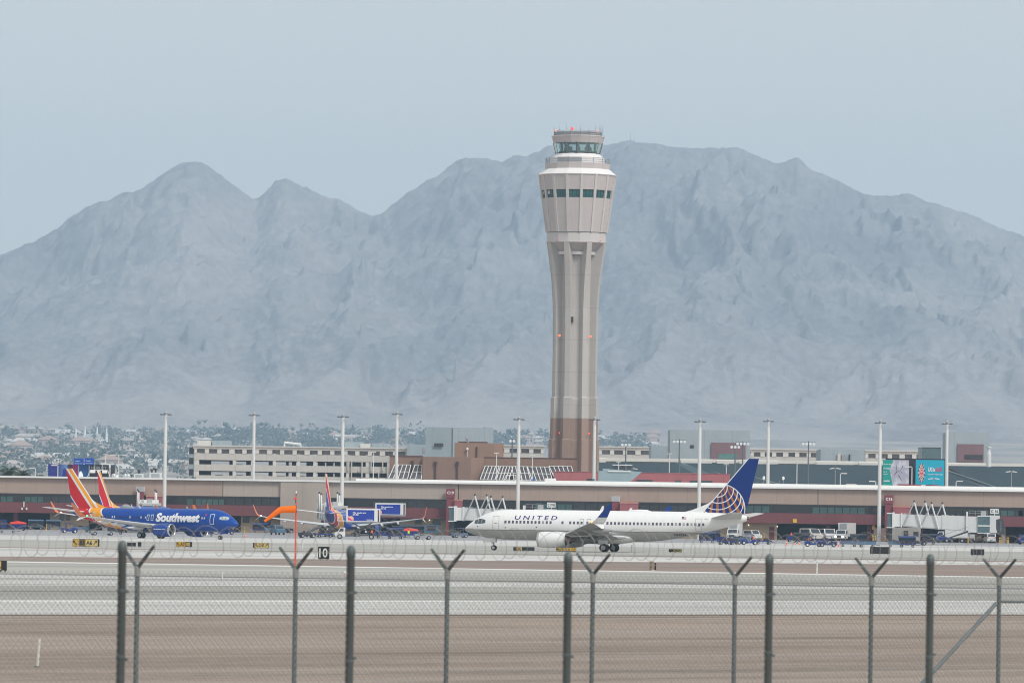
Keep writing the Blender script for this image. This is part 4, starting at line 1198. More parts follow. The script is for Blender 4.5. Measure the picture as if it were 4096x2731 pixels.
def liv_fus(kind):
    m, nt, b = newmat('fuselage_paint_'+kind)
    vec, (x, y, z) = coords(nt)
    n1 = noise(nt, vec, .7, 4, .6)
    if kind == 'white':
        w = mixc(nt, n1, (.80,.80,.80), (.85,.85,.845))
        g = mixc(nt, n1, (.36,.36,.36), (.44,.43,.42))
        c = mixc(nt, z.gt(2.72), g, w)
        c = mixc(nt, (z-2.70).abs().lt(.04), c, (.20,.15,.13))
    else:
        d = z*-1 + 5.4
        v = (x*-1+19.6) + d*d*.385
        blue = mixc(nt, n1, (.002,.052,.30), (.003,.066,.37))
        c = mixc(nt, v.gt(30.2), blue, (.80,.80,.80))
        c = mixc(nt, v.gt(30.5), c, (.86,.35,.01))
        c = mixc(nt, v.gt(33.0), c, (.80,.80,.80))
        c = mixc(nt, v.gt(33.4), c, (.60,.004,.008))
        c = mixc(nt, v.gt(34.9 if kind == 'blue rear' else 36.7), c, (.80,.80,.80))
        c = mixc(nt, v.gt(35.25 if kind == 'blue rear' else 37.0), c, (.004,.035,.28))
    pl = ((x/1.27).frac()-.5).abs().gt(.485)
    gr = noise(nt, vec, 1.0, 5, .65, (.35, 1, 2.2))
    c = mixc(nt, pl*.10, c, (.12,.12,.12)); c = mixc(nt, ((gr-.5)*3).clamp()*((z*-1+3.4)/2.2).clamp()*.28, c, (.16,.15,.14))
    nt.links.new(c.k, b.inputs['Base Color'])
    b.inputs['Roughness'].default_value = .30; b.inputs['Specular IOR Level'].default_value = .45 if kind == 'white' else .22
    return m
def liv_fin(kind):
    m, nt, b = newmat('fin_paint_'+kind)
    vec, (x, y, z) = coords(nt)
    s = x*-1 + 19.6
    le = (z-7.0)*.844 + 33.4
    u = s - le
    if kind == 'white':
        # globe of arcs and gold bands on blue, in picture units of the tail
        p = (s-23.21)/.008618; q = (z*-1+13.49)/.008475
        blue = (.004,.030,.185); gold = (.42,.15,.035); wh = (.80,.80,.80)
        ang = (p-1270).atan2(q-330)
        st = ((ang/.165+.64).frac()-.5).abs().lt(.20)
        inside = ((p-1300)*(p-1300)+(q-900)*(q-900)).sqrt()
        c = mixc(nt, st, blue, gold)
        top = ((q-700)*-1/170.0).clamp()*.75      # the bands close up towards the pole
        c = mixc(nt, top, c, (.24,.075,.05))
        for cx, cy, rx, ry, w in ((1265,578,140,140,7),(1265,610,236,203,7),(1255,660,306,254,7),(1270,735,346,262,7),(1285,800,368,330,6)):
            a = (p-cx)/rx; e = (q-cy)/ry
            d = ((a*a+e*e).sqrt()-1).abs()*((rx+ry)/2.0)
            c = mixc(nt, d.lt(w), c, wh)
        c = mixc(nt, inside.gt(372), c, wh); c = mixc(nt, inside.gt(385), c, blue)
        c = mixc(nt, u.lt(.16), c, wh)
    else:
        red = (.62,.003,.008); yel = (.88,.36,.01); wh = (.78,.78,.78); bl = (.008,.05,.33)
        c = mixc(nt, u.gt(.20), wh, yel)
        c = mixc(nt, u.lt(-.35), c, yel)
        c = mixc(nt, u.gt(.98), c, wh); c = mixc(nt, u.gt(1.52), c, red)
        k4 = 3.1 if kind == 'blue rear' else 4.35
        c = mixc(nt, u.gt(k4), c, wh); c = mixc(nt, u.gt(k4+.27), c, bl)
    if not isinstance(c, E): c = mixc(nt, 0.0, c, c)
    nt.links.new(c.k, b.inputs['Base Color'])
    b.inputs['Roughness'].default_value = .35; b.inputs['Specular IOR Level'].default_value = .25
    return m
gl_w = M('aircraft_white', (.80,.80,.80), .35, var=.04)
gl_g = M('wing_grey', (.40,.40,.40), .45, var=.1)
wing_top = M('wing_light_grey', (.60,.61,.62), .4, var=.06)
metal = M('bare_metal', (.62,.62,.61), .28, .85, var=.08)
fan_m = M('fan_dark', (.03,.03,.035), .5)
exh = M('exhaust_metal', (.20,.15,.12), .45, .7, var=.25)
tyre = M('tyre', (.018,.018,.019), .85, var=.2)
hub = M('wheel_hub', (.45,.46,.47), .45, .4)
strut_m = M('gear_strut', (.30,.31,.32), .45, .2)
ckp = M('cockpit_glass', (.06,.085,.10), .12, spec=.8, var=.25)
ckl = M('cockpit_pale', (.48,.53,.54), .2, spec=.7, var=.25)
win_u = M('cabin_window', (.11,.095,.14), .3, var=.4, scale=3)
win_p = M('cabin_window_shade', (.40,.36,.37), .5, var=.2)
win_s = M('cabin_window_blue', (.006,.02,.14), .3, var=.3)
win_l = M('cabin_window_lit', (.62,.60,.52), .5, var=.2)
ink_b = M('airline_blue_ink', (.012,.02,.16), .5, var=.03)
ink_g = M('registration_grey', (.03,.035,.06), .5, var=.03)
door_l = M('door_outline_grey', (.45,.46,.47), .5)
orange_w = M('winglet_orange', (.72,.20,.05), .4, var=.1)
blue_w = M('winglet_blue', (.006,.045,.26), .4, var=.05)
nav_r = M('nav_red', (1,.10,.03), emit=6); nav_g = M('nav_green', (.05,1,.25), emit=3); nav_w = M('nav_white', (1,.85,.7), emit=8)
def airfoil(y, sLE, ch, z, th, tilt=0.0):
    up = Vector((0, -math.sin(tilt), math.cos(tilt)))
    pr = [(0,0),(.03,.28),(.12,.46),(.3,.55),(.55,.42),(.8,.2),(1,.02),(1,-.02),(.8,-.12),(.55,-.28),(.3,-.42),(.12,-.38),(.03,-.22)]
    return [Vector((SX(sLE+ch*c), y, z)) + up*(ch*th*t) for c, t in pr]
def mirror(r): return [Vector((p.x, -p.y, p.z)) for p in r]
def patch(mb, s0, s1, z0, z1, side, off, nz=4, ns=1, z0b=None, z1b=None):
    z0b = z0 if z0b is None else z0b; z1b = z1 if z1b is None else z1b
    g = []
    for i in range(ns+1):
        t = i/ns; s = s0+(s1-s0)*t; za = z0+(z0b-z0)*t; zb = z1+(z1b-z1)*t
        for j in range(nz+1):
            z = za+(zb-za)*j/nz
            g.append((SX(s), side*(fy(s,z)+off), z))
    mb.add(g, [(i*(nz+1)+j, (i+1)*(nz+1)+j, (i+1)*(nz+1)+j+1, i*(nz+1)+j+1) for i in range(ns) for j in range(nz)])
    return mb
def frame(mb, s0, s1, z0, z1, side, t, off=.02):
    patch(mb, s0, s0+t, z0, z1, side, off, 6); patch(mb, s1-t, s1, z0, z1, side, off, 6)
    patch(mb, s0+t, s1-t, z0, z0+t, side, off, 1); patch(mb, s0+t, s1-t, z1-t, z1, side, off, 1)
    return mb
FMAT = {}
def airliner(kind, label, loc, heading, side, group=None, detail=True):
    """heading: direction of the nose in the ground plane (radians); side: +1 port / -1 starboard faces the camera"""
    white = kind == 'white'
    t = thing('airliner', label, 'airliner', loc, heading, group)
    if kind not in FMAT: FMAT[kind] = (liv_fus(kind), liv_fin(kind))
    fm, tm = FMAT[kind]
    n = 40
    # finer stations
    st = sorted(set([r[0] for r in FS] + [k*.5 for k in range(0, 14)] + [26+k*.75 for k in range(16)]))
    st = [s for s in st if s <= 38]
    def smooth(s, i):
        # cubic-ish smoothing of the table
        a = float(np.interp(s, _fs[:,0], _fs[:,i]));
        d = .35 if s > .9 else .02
        b_ = float(np.interp(max(0,s-d), _fs[:,0], _fs[:,i])); c = float(np.interp(min(38,s+d), _fs[:,0], _fs[:,i]))
        return a*.5+(b_+c)*.25
    rings = []
    for s in st:
        zc, hh, hw = (smooth(s, i) for i in (1,2,3))
        rings.append([(SX(s), hw*math.cos(2*math.pi*i/n), zc+hh*math.sin(2*math.pi*i/n)) for i in range(n)])
    body = MB().loft(rings).build('fuselage', fm, t, smooth=60)
    # wing box fairing
    rg = []
    for s, w, zb in ((11.8,.3,1.9),(13.0,1.5,1.35),(15,2.05,1.08),(18,2.1,1.02),(21,1.95,1.08),(22.6,1.4,1.3),(24.2,.3,1.8)):
        rg.append([(SX(s), w*math.cos(a), 2.05+(2.05-zb)*math.sin(a)*(1 if math.sin(a)<0 else .25)) for a in (2*math.pi*i/20 for i in range(20))])
    MB().loft(rg).build('wing_fairing', gl_w if white else M('belly_blue', (.005,.033,.32), .4), t, smooth=60)
    # wings
    secs = [(1.5,12.9,8.0,1.95,.125),(5.6,15.25,5.2,2.42,.115),(9.0,16.98,4.1,2.83,.105),(13.0,19.05,2.85,3.32,.10),(16.4,20.85,1.75,3.78,.10)]
    wl = [(16.4,20.85,1.75,3.78,.10,0),(16.8,21.2,1.65,3.87,.10,.35),(17.1,21.6,1.5,4.12,.09,.9),(17.3,22.0,1.3,4.5,.085,1.2),(17.55,22.75,.95,5.3,.08,1.3),(17.8,23.55,.5,6.2,.08,1.3)]
    lo = [(16.7,21.3,1.35,3.72,.08,-.4),(17.0,21.8,1.0,3.5,.08,-.75),(17.5,22.6,.35,3.05,.08,-.8)]
    bs = 0.0 if white else .9
    es = 1.0 if white else 1.13
    for sd in (1, -1):
        mk = (lambda r: r) if sd > 0 else mirror
        w = MB().loft([mk(airfoil(*s)) for s in secs]).build('wing', [wing_top if not white else gl_g], t, smooth=35)
        le = MB().loft([mk([p+Vector((.04,0,0)) for p in airfoil(s[0],s[1]-.02,s[2]*.05,s[3],s[4]*9)]) for s in secs[1:]]).build('leading_edge', metal, w, smooth=60)
        wlm = blue_w if white else orange_w
        if white:
            MB().loft([mk(airfoil(*s)) for s in wl[:4]]).build('winglet_root', gl_w, t, smooth=60)
            MB().loft([mk(airfoil(*s)) for s in wl[3:]]).build('winglet', wlm, t, smooth=60)
        else:
            MB().loft([mk(airfoil(*s)) for s in wl]).build('winglet', wlm, t, smooth=60)
        MB().loft([mk(airfoil(*s)) for s in lo]).build('lower_winglet', gl_w, t, smooth=60)
        MB().blob((SX(21.1), sd*16.72, 3.93), .16, .14, .13).build('navigation_light', (nav_r if sd > 0 else nav_g) if detail else nav_w, t)
        for y, s, L in ((3.4,19.6,3.2),(8.2,19.9,2.6),(11.6,20.7,2.2)):
            z = float(np.interp(y, [q[0] for q in secs], [q[3] for q in secs]))
            MB().loft([[(SX(s+q*L), sd*y+r*.2*math.cos(a), z-.38+.12*q+r*.3*math.sin(a)) for a in (2*math.pi*i/8 for i in range(8))] for q, r in ((-.35,.1),(0,.9),(.35,1),(.75,.6),(1,.08))]).build('flap_fairing', gl_g if white else gl_w, w, smooth=60)
        # flaps slightly drooped on the taxiing white airliner
        if white: MB().loft([mk(airfoil(y, s, c, z, .13)) for y, s, c, z in ((2.1,20.3,1.5,1.72),(5.5,20.0,1.25,2.15),(10.5,20.85,.95,2.75))]).build('flap', gl_g if white else wing_top, w, smooth=40)
        # engine
        ey, ez = sd*4.83, 1.52+(es-1)*.3
        en = MB().lathe([(r_*es,h_) for r_,h_ in [(.80,-10.9-.35),(.93,-10.86-.4),(1.0,-11.5),(1.06,-12.2),(1.06,-13.2),(.98,-14.2),(.86,-14.9),(.80,-14.9),(.74,-14.2)]], 32, (19.6,ey,ez), 'x', caps=False)
        eo = en.build('engine', gl_w if white else M('engine_blue', (.003,.05,.31), .35, var=.06), t, smooth=50)
        MB().lathe([(r_*es,h_) for r_,h_ in [(.78,-11.75),(.80,-11.3),(.84,-11.18),(.90,-11.14),(.955,-11.2),(.985,-11.42)]], 32, (19.6,ey,ez), 'x', caps=False).build('intake_lip', metal, eo, smooth=60)
        MB().lathe([(r_*es,h_) for r_,h_ in [(.79,-12.1),(.05,-12.08)]], 28, (19.6,ey,ez), 'x').build('fan', fan_m, eo)
        MB().lathe([(r_*es,h_) for r_,h_ in [(.02,-11.6),(.2,-11.8),(.27,-12.07)]], 14, (19.6,ey,ez), 'x').build('spinner', M('spinner_grey', (.25,.25,.26), .4), eo, smooth=60)
        MB().lathe([(r_*es,h_) for r_,h_ in [(.74,-14.0),(.66,-14.8),(.48,-15.6),(.42,-15.65)]], 24, (19.6,ey,ez), 'x', caps=False).build('exhaust_nozzle', exh, eo, smooth=60)
        MB().lathe([(r_*es,h_) for r_,h_ in [(.40,-15.2),(.3,-15.8),(.04,-16.4)]], 20, (19.6,ey,ez), 'x').build('exhaust_cone', exh, eo, smooth=60)
        MB().prism([(19.6-12.2,2.2),(19.6-13.5,2.62),(19.6-18.5,2.35),(19.6-18.0,2.0),(19.6-15.6,1.9),(19.6-14.0,2.3)], 'y', ey-.2, ey+.2).build('pylon', gl_w if white else wing_top, eo)
        # tailplane
        MB().loft([mk(airfoil(*s)) for s in ((.35,33.0+bs,4.3-bs*.6,4.55,.08),(7.15,37.3+bs*.5,1.5,5.35,.08))]).build('tailplane', gl_w if not white else M('tailplane_grey', (.55,.54,.53), .4, var=.06), t, smooth=40)
    # fin
    def fsec(s0, s1, z, th): return [(SX(s0+(s1-s0)*c), th*q, z) for c, q in ((0,0),(.1,.7),(.35,1),(.7,.6),(1,.05),(1,-.05),(.7,-.6),(.35,-1),(.1,-.7))]
    fr = [fsec(29.2,37.75,5.28,.10),fsec(30.6,37.8,5.65,.16),fsec(32.0,37.95,6.2,.20),fsec(32.9,38.1,6.6,.21),fsec(33.4,38.2,7.0,.21),fsec(35.6,38.8,9.6,.17),fsec(37.98,39.47,12.43,.10)]
    fin = MB().loft(fr).build('fin', tm, t, smooth=40)
    MB().lathe([(.16,-38.35),(.28,-38.0),(.31,-37.7)], 12, (19.6,0,4.66), 'x').build('tail_exhaust', exh, t, smooth=60)
    # gear
    def wheel(x, y, r, w):
        o = MB().lathe([(r*.62,-w/2),(r*.9,-w/2),(r,-w*.3),(r,w*.3),(r*.9,w/2),(r*.62,w/2)], 22, (x,y,r), 'y').build('wheel', tyre, t, smooth=50)
        MB().lathe([(.1*r,-w/2-.03),(r*.55,-w/2-.012),(r*.55,w/2+.012),(.1*r,w/2+.03)], 16, (x,y,r), 'y').build('hub', hub, o)
    for sd in (1,-1):
        for dy in (-.43,.43): wheel(SX(19.6), sd*2.86+dy, .565, .40)
        MB().tube((SX(19.6), sd*2.86, .5), (SX(19.5), sd*2.7, 2.1), .13).tube((SX(19.6), sd*2.3, .565), (SX(19.6), sd*3.4, .565), .09).tube((SX(19.6), sd*2.86, .9),(SX(18.4), sd*2.2, 1.9),.07).build('gear_leg', strut_m, t)
        MB().prism([(SX(18.9),.95),(SX(20.2),.95),(SX(20.2),2.0),(SX(18.9),2.0)], 'y', sd*3.35, sd*3.42).build('gear_door', gl_w if white else gl_g, t)
    for dy in (-.22,.22): wheel(SX(4.0), dy, .345, .2)
    MB().tube((SX(4.0),0,.3), (SX(3.95),0,1.9), .085).tube((SX(4.0),-.25,.345),(SX(4.0),.25,.345),.06).tube((SX(3.9),0,.9),(SX(3.0),0,1.6),.05).build('nose_leg', strut_m, t)
    for dy in (-.38,.38): MB().box(SX(4.3), SX(2.6), dy-.02, dy+.02, 1.05, 1.6).build('nose_gear_door', gl_w if white else M('engine_blue'), t)
    # aerials
    for s, col, h in ((11.2, gl_w if white else M('aerial_green', (.35,.5,.35), .5), .45),(18.2, gl_w if white else orange_w, .62),(22.0, gl_w, .42)):
        if white and s < 12: continue
        MB().prism([(SX(s),5.3),(SX(s+.5),5.3),(SX(s+.62),5.4+h),(SX(s+.38),5.4+h)], 'y', -.04, .04).build('blade_aerial', col, t)
    rgd = [[(SX(s), .42*w*math.cos(a), 5.30+.34*w*max(0,math.sin(a))) for a in (2*math.pi*i/14 for i in range(14))] for s, w in ((22.0,.1),(22.5,.8),(23.6,1),(24.6,.9),(25.4,.15))]
    if not white: rgd = [[(p[0]-1.5, p[1]*1.3, p[2]+(p[2]-5.3)*.5) for p in r] for r in rgd]
    MB().loft(rgd).build('satellite_dome', gl_w if white else M('dome_grey', (.28,.29,.32), .4), t, smooth=60)
    # cockpit glass
    for sd in (1,-1):
        for s0, s1, a0, a1, b0, b1 in ((1.55,2.05,3.50,3.92,3.48,4.12),(2.10,2.62,3.48,4.13,3.48,4.14),(2.67,3.15,3.49,4.13,3.60,3.98)):
            patch(MB(), s0, s1, a0, a1, sd, .015, 3, 3, b0, b1).build('cockpit_window', ckp if white else ckl, t)
    if not detail: return t
    # cabin windows on the facing side
    wm = [patch(MB(), 0+10, 10+.27, 3.60, 3.95, side, .015, 2).build('window', m_, t) for m_ in ((win_u, win_p) if white else (win_s, win_l))]
    if white:
        pos = [5.85+.508*k for k in range(13)] + [13.55] + [14.6+.508*k for k in range(4)] + [16.9, 17.45, 18.0] + [19.6-.0+.508*k for k in range(27)]
        pal = {10, 20, 32, 36, 39, 41, 43}
    else:
        pos = [6.1+.508*k for k in range(24)] + [19.4+.508*k for k in range(22)]
        pal = {0, 1, 24, 26, 31, 38, 39, 45}
    used = [False, False]
    for i, s in enumerate(pos):
        if s > 32.6: continue
        k = 1 if i in pal else 0
        if s > 25.5:
            patch(MB(), s, s+.27, 3.60, 3.95, side, .015, 2).build('window', ((win_u, win_p) if white else (win_s, win_l))[k], t); continue
        if not used[k]: o = wm[k]; used[k] = True
        else: o = wm[k].copy(); COL.objects.link(o)
        o.location = (10-s, 0, 0)
    dm = door_l if white else M('door_outline_white', (.70,.74,.78), .5)
    tk = .05 if white else .10
    for s0, s1, z0, z1 in ((4.2,5.08,2.70,4.52),(31.4,32.2,2.85,4.55),(16.0,16.55,3.2,4.3),(16.95,17.5,3.2,4.3)):
        if not white and s0 > 15.5 and s0 < 18: s0 += 1.75; s1 += 1.75
        frame(MB(), s0, s1, z0, z1, side, tk).build('door', dm, t)
        if s0 < 6 or s0 > 30: patch(MB(), s0+.25, s0+.6, 3.55, 3.60, side, .02, 1).build('door_handle', ink_g, t)
    if white:
        fn = lambda s0, z0: (lambda u, v: (SX(s0+u), side*(fy(s0+u, z0+v)+.02), z0+v))
        letters_on('UNITED', .53, 5.75, ink_b, t, fn(7.2, 4.10), bold=.012, shear=.12, cuts=5, spacing=1.5)
        letters_on('N24224', .26, 1.6, ink_g, t, fn(28.5, 2.25), bold=.03, cuts=3, name='registration')
        letters_on('N24224', .12, .5, door_l, t, fn(32.55, 4.45), bold=.03, cuts=2, name='registration')
        fl = MB(); patch(fl, 29.6, 30.15, 4.45, 4.55, side, .02, 1); patch(fl, 29.6, 30.15, 4.62, 4.70, side, .02, 1); fl.mat(1); patch(fl, 29.6, 29.83, 4.58, 4.76, side, .026, 1)
        fl.build('flag', [M('flag_red', (.5,.10,.10), .6), ink_b], t)
        for s, z in ((5.9,2.95),(10.1,3.05),(2.0,3.05)): patch(MB(), s, s+.14, z, z+.13, side, .02, 1).build('service_port', ink_g, t)
    else:
        # nose to the right: text runs from tail to nose
        fn = lambda s0, z0: (lambda u, v: (SX(s0-u), side*(fy(s0-u, z0+v)+.03), z0+v))
        letters_on('Southwest', 1.62, 9.9, M('logo_white', (.86,.86,.86), .45, var=.02), t, fn(17.2, 3.0), bold=.055, shear=.16, cuts=10)
        ey = side*(4.83)
        letters('Southwest.com', .22, white_ink, t, (SX(14.4), side*(4.83+1.225), 1.6), (1,0,0), (0,0,1), w=2.6, bold=.03)
        letters_on('N8321D', .22, 1.0, ink_g, t, fn(33.0, 4.3), bold=.03, cuts=2, name='registration')
        fl = MB(); patch(fl, 33.6, 34.0, 5.0, 5.1, side, .03, 1)
        fl.build('flag', M('flag_white', (.8,.8,.8), .6), t)
        # heart emblem beside the forward door
        hp = [(0,-.22),(.2,0),(.2,.12),(.1,.18),(0,.1),(-.1,.18),(-.2,.12),(-.2,0)]
        MB().add([(SX(6.0)+a, side*(fy(6.0,4.35+b_)+.03), 4.35+b_) for a, b_ in hp], [tuple(range(8))]).build('emblem', M('heart_red', (.6,.03,.06), .5), t)
    return t
# taxiing white airliner, nose to the left and a little away
HU = math.pi - R(14)
PU = 800.0
p = gat(2443, 2204)
ax = airliner('white', 'white airliner with blue globe tail taxiing with nose to the left', (AX(2437,2205,PU), PU, 0), HU, 1)
# blue airliner moving right
p = gat(640, 2153)
sw = airliner('blue', 'large blue airliner with red and yellow tail taxiing with nose to the right', (AX(605,2150,1100), 1100, 0), -R(34.5), -1, 'blue airliners with red and yellow tails')
def gate(px, Y, head, lab):
    return airliner('blue rear' if px == 1372 else 'blue', lab, (AX(px, 2140, Y), Y, gz(Y)), head, -1, 'blue airliners with red and yellow tails', False)
gate(547, 1266, math.pi/2 - R(21), 'blue airliner parked nose in behind the taxiing blue airliner')
gate(1372, 1235, math.pi/2 - R(9), 'blue airliner parked nose in between windsock and catering trucks, seen from behind')
gate(-340, 1262, math.pi/2 - R(4), 'blue airliner at left frame edge with only one orange wing tip showing')
airliner('blue', 'airliner behind the concourse, only its red yellow fin tip showing above brick enclosure', (AX(3630,2100,1392), 1383, .9), R(150), 1, 'blue airliners with red and yellow tails', False)
# ================================================================== JET BRIDGES
jb_w = panel_mat('bridge_white', (.66,.67,.66), .8, 0, .05)
jb_g = M('bridge_grey', (.42,.43,.44), .55, .1)
jb_t = M('bridge_teal_glass', (.085,.15,.165), .25, spec=.6, var=.25)
jb_d = M('bridge_underframe', (.06,.06,.06), .7, var=.3)
rust = M('bogie_brown', (.17,.11,.07), .7, var=.3)
def jetbridge(label, loc, rz, L=13.6, sign=None, cab=True):
    """local +x runs from the concourse end to the cab end; heights above local ground"""
    t = thing('jet_bridge', label, 'jet bridge', loc, rz, 'jet bridges')
    w = 1.45
    MB().box(-.45, .55, -1.3, 1.3, 3.2, 6.0).build('rotunda', jb_t, t)
    MB().box(-.6, .6, -1.5, 1.5, 6.0, 6.25).box(-.6, .6, -1.5, 1.5, 3.0, 3.2).build('rotunda_roof', white_m, t)
    MB().lathe([(.6,-.1),(.6,3.0)], 14).build('rotunda_column', jb_d, t)
    MB().box(.57, 1.1, -1.65, 1.65, 3.05, 6.35).box(1.1, 2.4, -1.4, 1.4, 3.3, 6.05).box(2.4, 2.7, -1.65, 1.65, 3.2, 6.2).build('end_frame', white_m, t)
    zA0, zA1, zB0, zB1 = 3.55, 6.0, 2.72, 5.6
    a, b_, c = 2.7, 2.7+L*.62, 2.7+L
    at_ = lambda x: (x-2.7)/L
    def sec(x0, x1, ww, dz):
        k0, k1 = at_(x0), at_(x1)
        r = [[(x, y, (zA0+(zB0-zA0)*k-dz) if j < 2 else (zA1+(zB1-zA1)*k+dz)) for j, y in enumerate((-ww, ww, ww, -ww))] for x, k in ((x0,k0),(x1,k1))]
        return MB().loft(r)
    sec(a, b_, w, 0).build('tunnel', jb_w, t)
    sec(b_+.002, c, w+.12, .12).build('tunnel', jb_w, t)
    top = MB()
    for k in range(12):
        x = a+(c-a)*(k+.5)/12; q = at_(x); z = zA1+(zB1-zA1)*q+.13
        top.box(x-.28, x+.28, -w*.8, w*.8, z, z+.08)
    top.build('roof_rib', jb_g, t)
    for sd in (-1, 1):
        sec(a+.1, c-.05, .1, -1.2)
        k0, k1 = at_(a+.2), at_(c-.2)
        MB().tube((a+.2, sd*(w+.2), zA0-.12), (c-.2, sd*(w+.2), zB0-.12), .14, n=4).build('side_rail', jb_g, t)
        for xf, hgt in ((.2,8.6),(.47,8.3)):
            xx = a+L*xf-.5+(2.3 if sd > 0 else 0)
            q = at_(xx)
            apex = (xx+.3, sd*(w+.35), hgt-.0)
            MB().tube((xx+.15+1.75, sd*(w+.35), zA0+(zB0-zA0)*q-.35), apex, .17, n=6).build('strut', white_m, t)
            MB().tube((xx-2.0, sd*(w+.35), zA0+(zB0-zA0)*q-.1), apex, .14, n=6).build('strut', jb_g, t)
            MB().blob((apex[0], apex[1], apex[2]+.12), .22, .22, .3, 8, 5).build('strut_cap', dark_m, t)
    # cab
    z0, z1 = zB0-.45, zB1+.1
    MB().box(c+.0, c+.35, -2.0, 2.0, z0+.1, z1+1.0).build('end_frame', white_m, t)
    MB().box(c+.4, c+2.5, -1.75, 1.75, z0, z1).build('cab_passage', jb_w, t)
    MB().box(c+2.5, c+5.0, -2.1, 2.1, z0, z1).build('cab_glazing', jb_t, t)
    MB().box(c+2.4, c+5.1, -2.14, 2.14, z1, z1+.22).box(c+2.4, c+5.1, -2.14, 2.14, z0-.15, z0).box(c+2.5,c+5.0,-2.13,2.13,z0+1.35,z0+1.6).build('cab_trim', white_m, t)
    MB().prism([(c+5.0,z0),(c+6.6,z0),(c+6.35,z0+.9),(c+6.35,z1-.6),(c+7.1,z1-.4),(c+7.1,z1+.25),(c+5.0,z1+.3)], 'y', -2.0, 2.0).build('cab_end', jb_w, t)
    MB().prism([(c+6.62,z0-.2),(c+8.2,z0-.2),(c+7.8,z1-.3),(c+7.15,z1-.42),(c+6.4,z1-.62),(c+6.4,z0+.9)], 'y', -1.9, 1.9).build('canopy', jb_d, t)
    MB().box(c+7.2, c+7.5, -1.96, -1.91, z0+.2, z1-.9).build('canopy_pane', jb_t, t)
    rl = MB()
    for xx in (c+.6, c+2.0, c+3.2, c+4.4): rl.tube((xx,-1.5,z1+.22),(xx,-1.5,z1+1.2),.05,n=4)
    rl.tube((c+.6,-1.5,z1+1.2),(c+4.4,-1.5,z1+1.2),.05,n=4).tube((c+.6,-1.5,z1+.7),(c+4.4,-1.5,z1+.7),.04,n=4)
    rl.box(c+3.1, c+4.2, -.8, .3, z1+.24, z1+1.15)
    rl.build('cab_roof_unit', jb_g, t)
    if sign:
        s = MB().box(c+5.1, c+6.9, -1.3, -.9, z1+.65, z1+1.7).build('gate_sign', white_m, t)
        MB().tube((c+6,-1.1,z1+.25),(c+6,-1.1,z1+.66),.09,n=5).build('sign_post', white_m, s)
        letters(sign, .62, M('gate_ink', (.06,.06,.07), .6), s, (c+5.25, -1.33, z1+.85), w=1.5, bold=.03)
    # drive column and bogie under the outer end
    for sd in (-1,1): MB().box(c+.4, c+.9, sd*1.1-.2, sd*1.1+.2, .9, z0+.1).build('lift_column', jb_g, t)
    MB().box(c-.2, c+1.6, -1.5, 1.5, .55, 1.05).box(c+1.9, c+3.3, -.9, .9, .5, 2.2).build('bogie', rust, t)
    for sd in (-1,1): 
        for dx in (.1, 1.3): MB().lathe([(.2,-.18),(.5,-.18),(.5,.18),(.2,.18)], 14, (c+dx, sd*1.7, .5), 'y').build('wheel', black, t)
    # service stair
    st = MB()
    for y in (-2.3,-1.6): st.prism([(c-6.6,.05),(c-6.2,.05),(c+.4,z0),(c+.4,z0+.45)], 'y', y-.05, y+.05)
    for k in range(12):
        f_ = (k+.5)/12; st.box(c-6.3+6.6*f_, c-5.95+6.6*f_, -2.25, -1.65, .1+(z0-.1)*f_, .18+(z0-.1)*f_)
    so = st.build('stair', jb_d, t)
    MB().tube((c-6.5,-2.35,1.1),(c+.3,-2.35,z0+1.2),.05,n=5).tube((c-6.5,-2.35,.1),(c-6.5,-2.35,1.1),.05,n=5).build('handrail', grey_m, so)
    return t
def jbl(px, Y): return (AX(px, 2100, Y), Y, gz(Y))
jetbridge('white jet bridge with lift struts and stair at gate C16 on the right', jbl(3558,1302), R(-4), 13.6, 'C 16')
jetbridge('white jet bridge with lift struts at gate C19 behind the white airliner nose', jbl(1806,1302), R(-3), 12.6, 'C 19 B')
jetbridge('white jet bridge seen end on beside the red tail of the parked airliner', jbl(575,1312), R(-82), 11)
jetbridge('white jet bridge seen end on between windsock and catering truck', jbl(1296,1313), R(-80), 11)
# ================================================================== VEHICLES
car_b = M('cart_blue', (.009,.03,.17), .5, var=.2, scale=2); car_lb = M('cart_pale_blue', (.075,.15,.235), .6, var=.2, scale=2)
tug_b = M('tug_blue', (.008,.035,.24), .4, var=.1); vw = M('vehicle_white', (.72,.72,.71), .35, var=.05); vg = M('vehicle_grey', (.30,.32,.35), .5, var=.15)
vglass = M('vehicle_glass', (.03,.04,.06), .12, spec=.8); bag_m = M('bags_dark', (.06,.04,.05), .8, var=.5, scale=3); red_t = M('red_tarpaulin', (.75,.05,.04), .7, var=.1)
lamp_on = M('headlight_on', (1,.93,.75), emit=7)
def wheelz(t, xs, hw, r, mat=black, w=.22, hubm=None):
    for x in xs:
        for sd in (-1,1):
            o = MB().lathe([(r*.5,-w/2),(r,-w/2),(r,w/2),(r*.5,w/2)], 14, (x, sd*hw, r), 'y').build('wheel', mat, t)
            MB().lathe([(.02,-w/2-.012),(r*.55,-w/2-.01),(r*.55,w/2+.01),(.02,w/2+.012)], 12, (x, sd*hw, r), 'y').build('hub', hubm or hub, o)
def place(px, py, ymax=1316.0):
    g = gat(px, py, ymax); return (g.x, g.y, g.z)
VG = {}
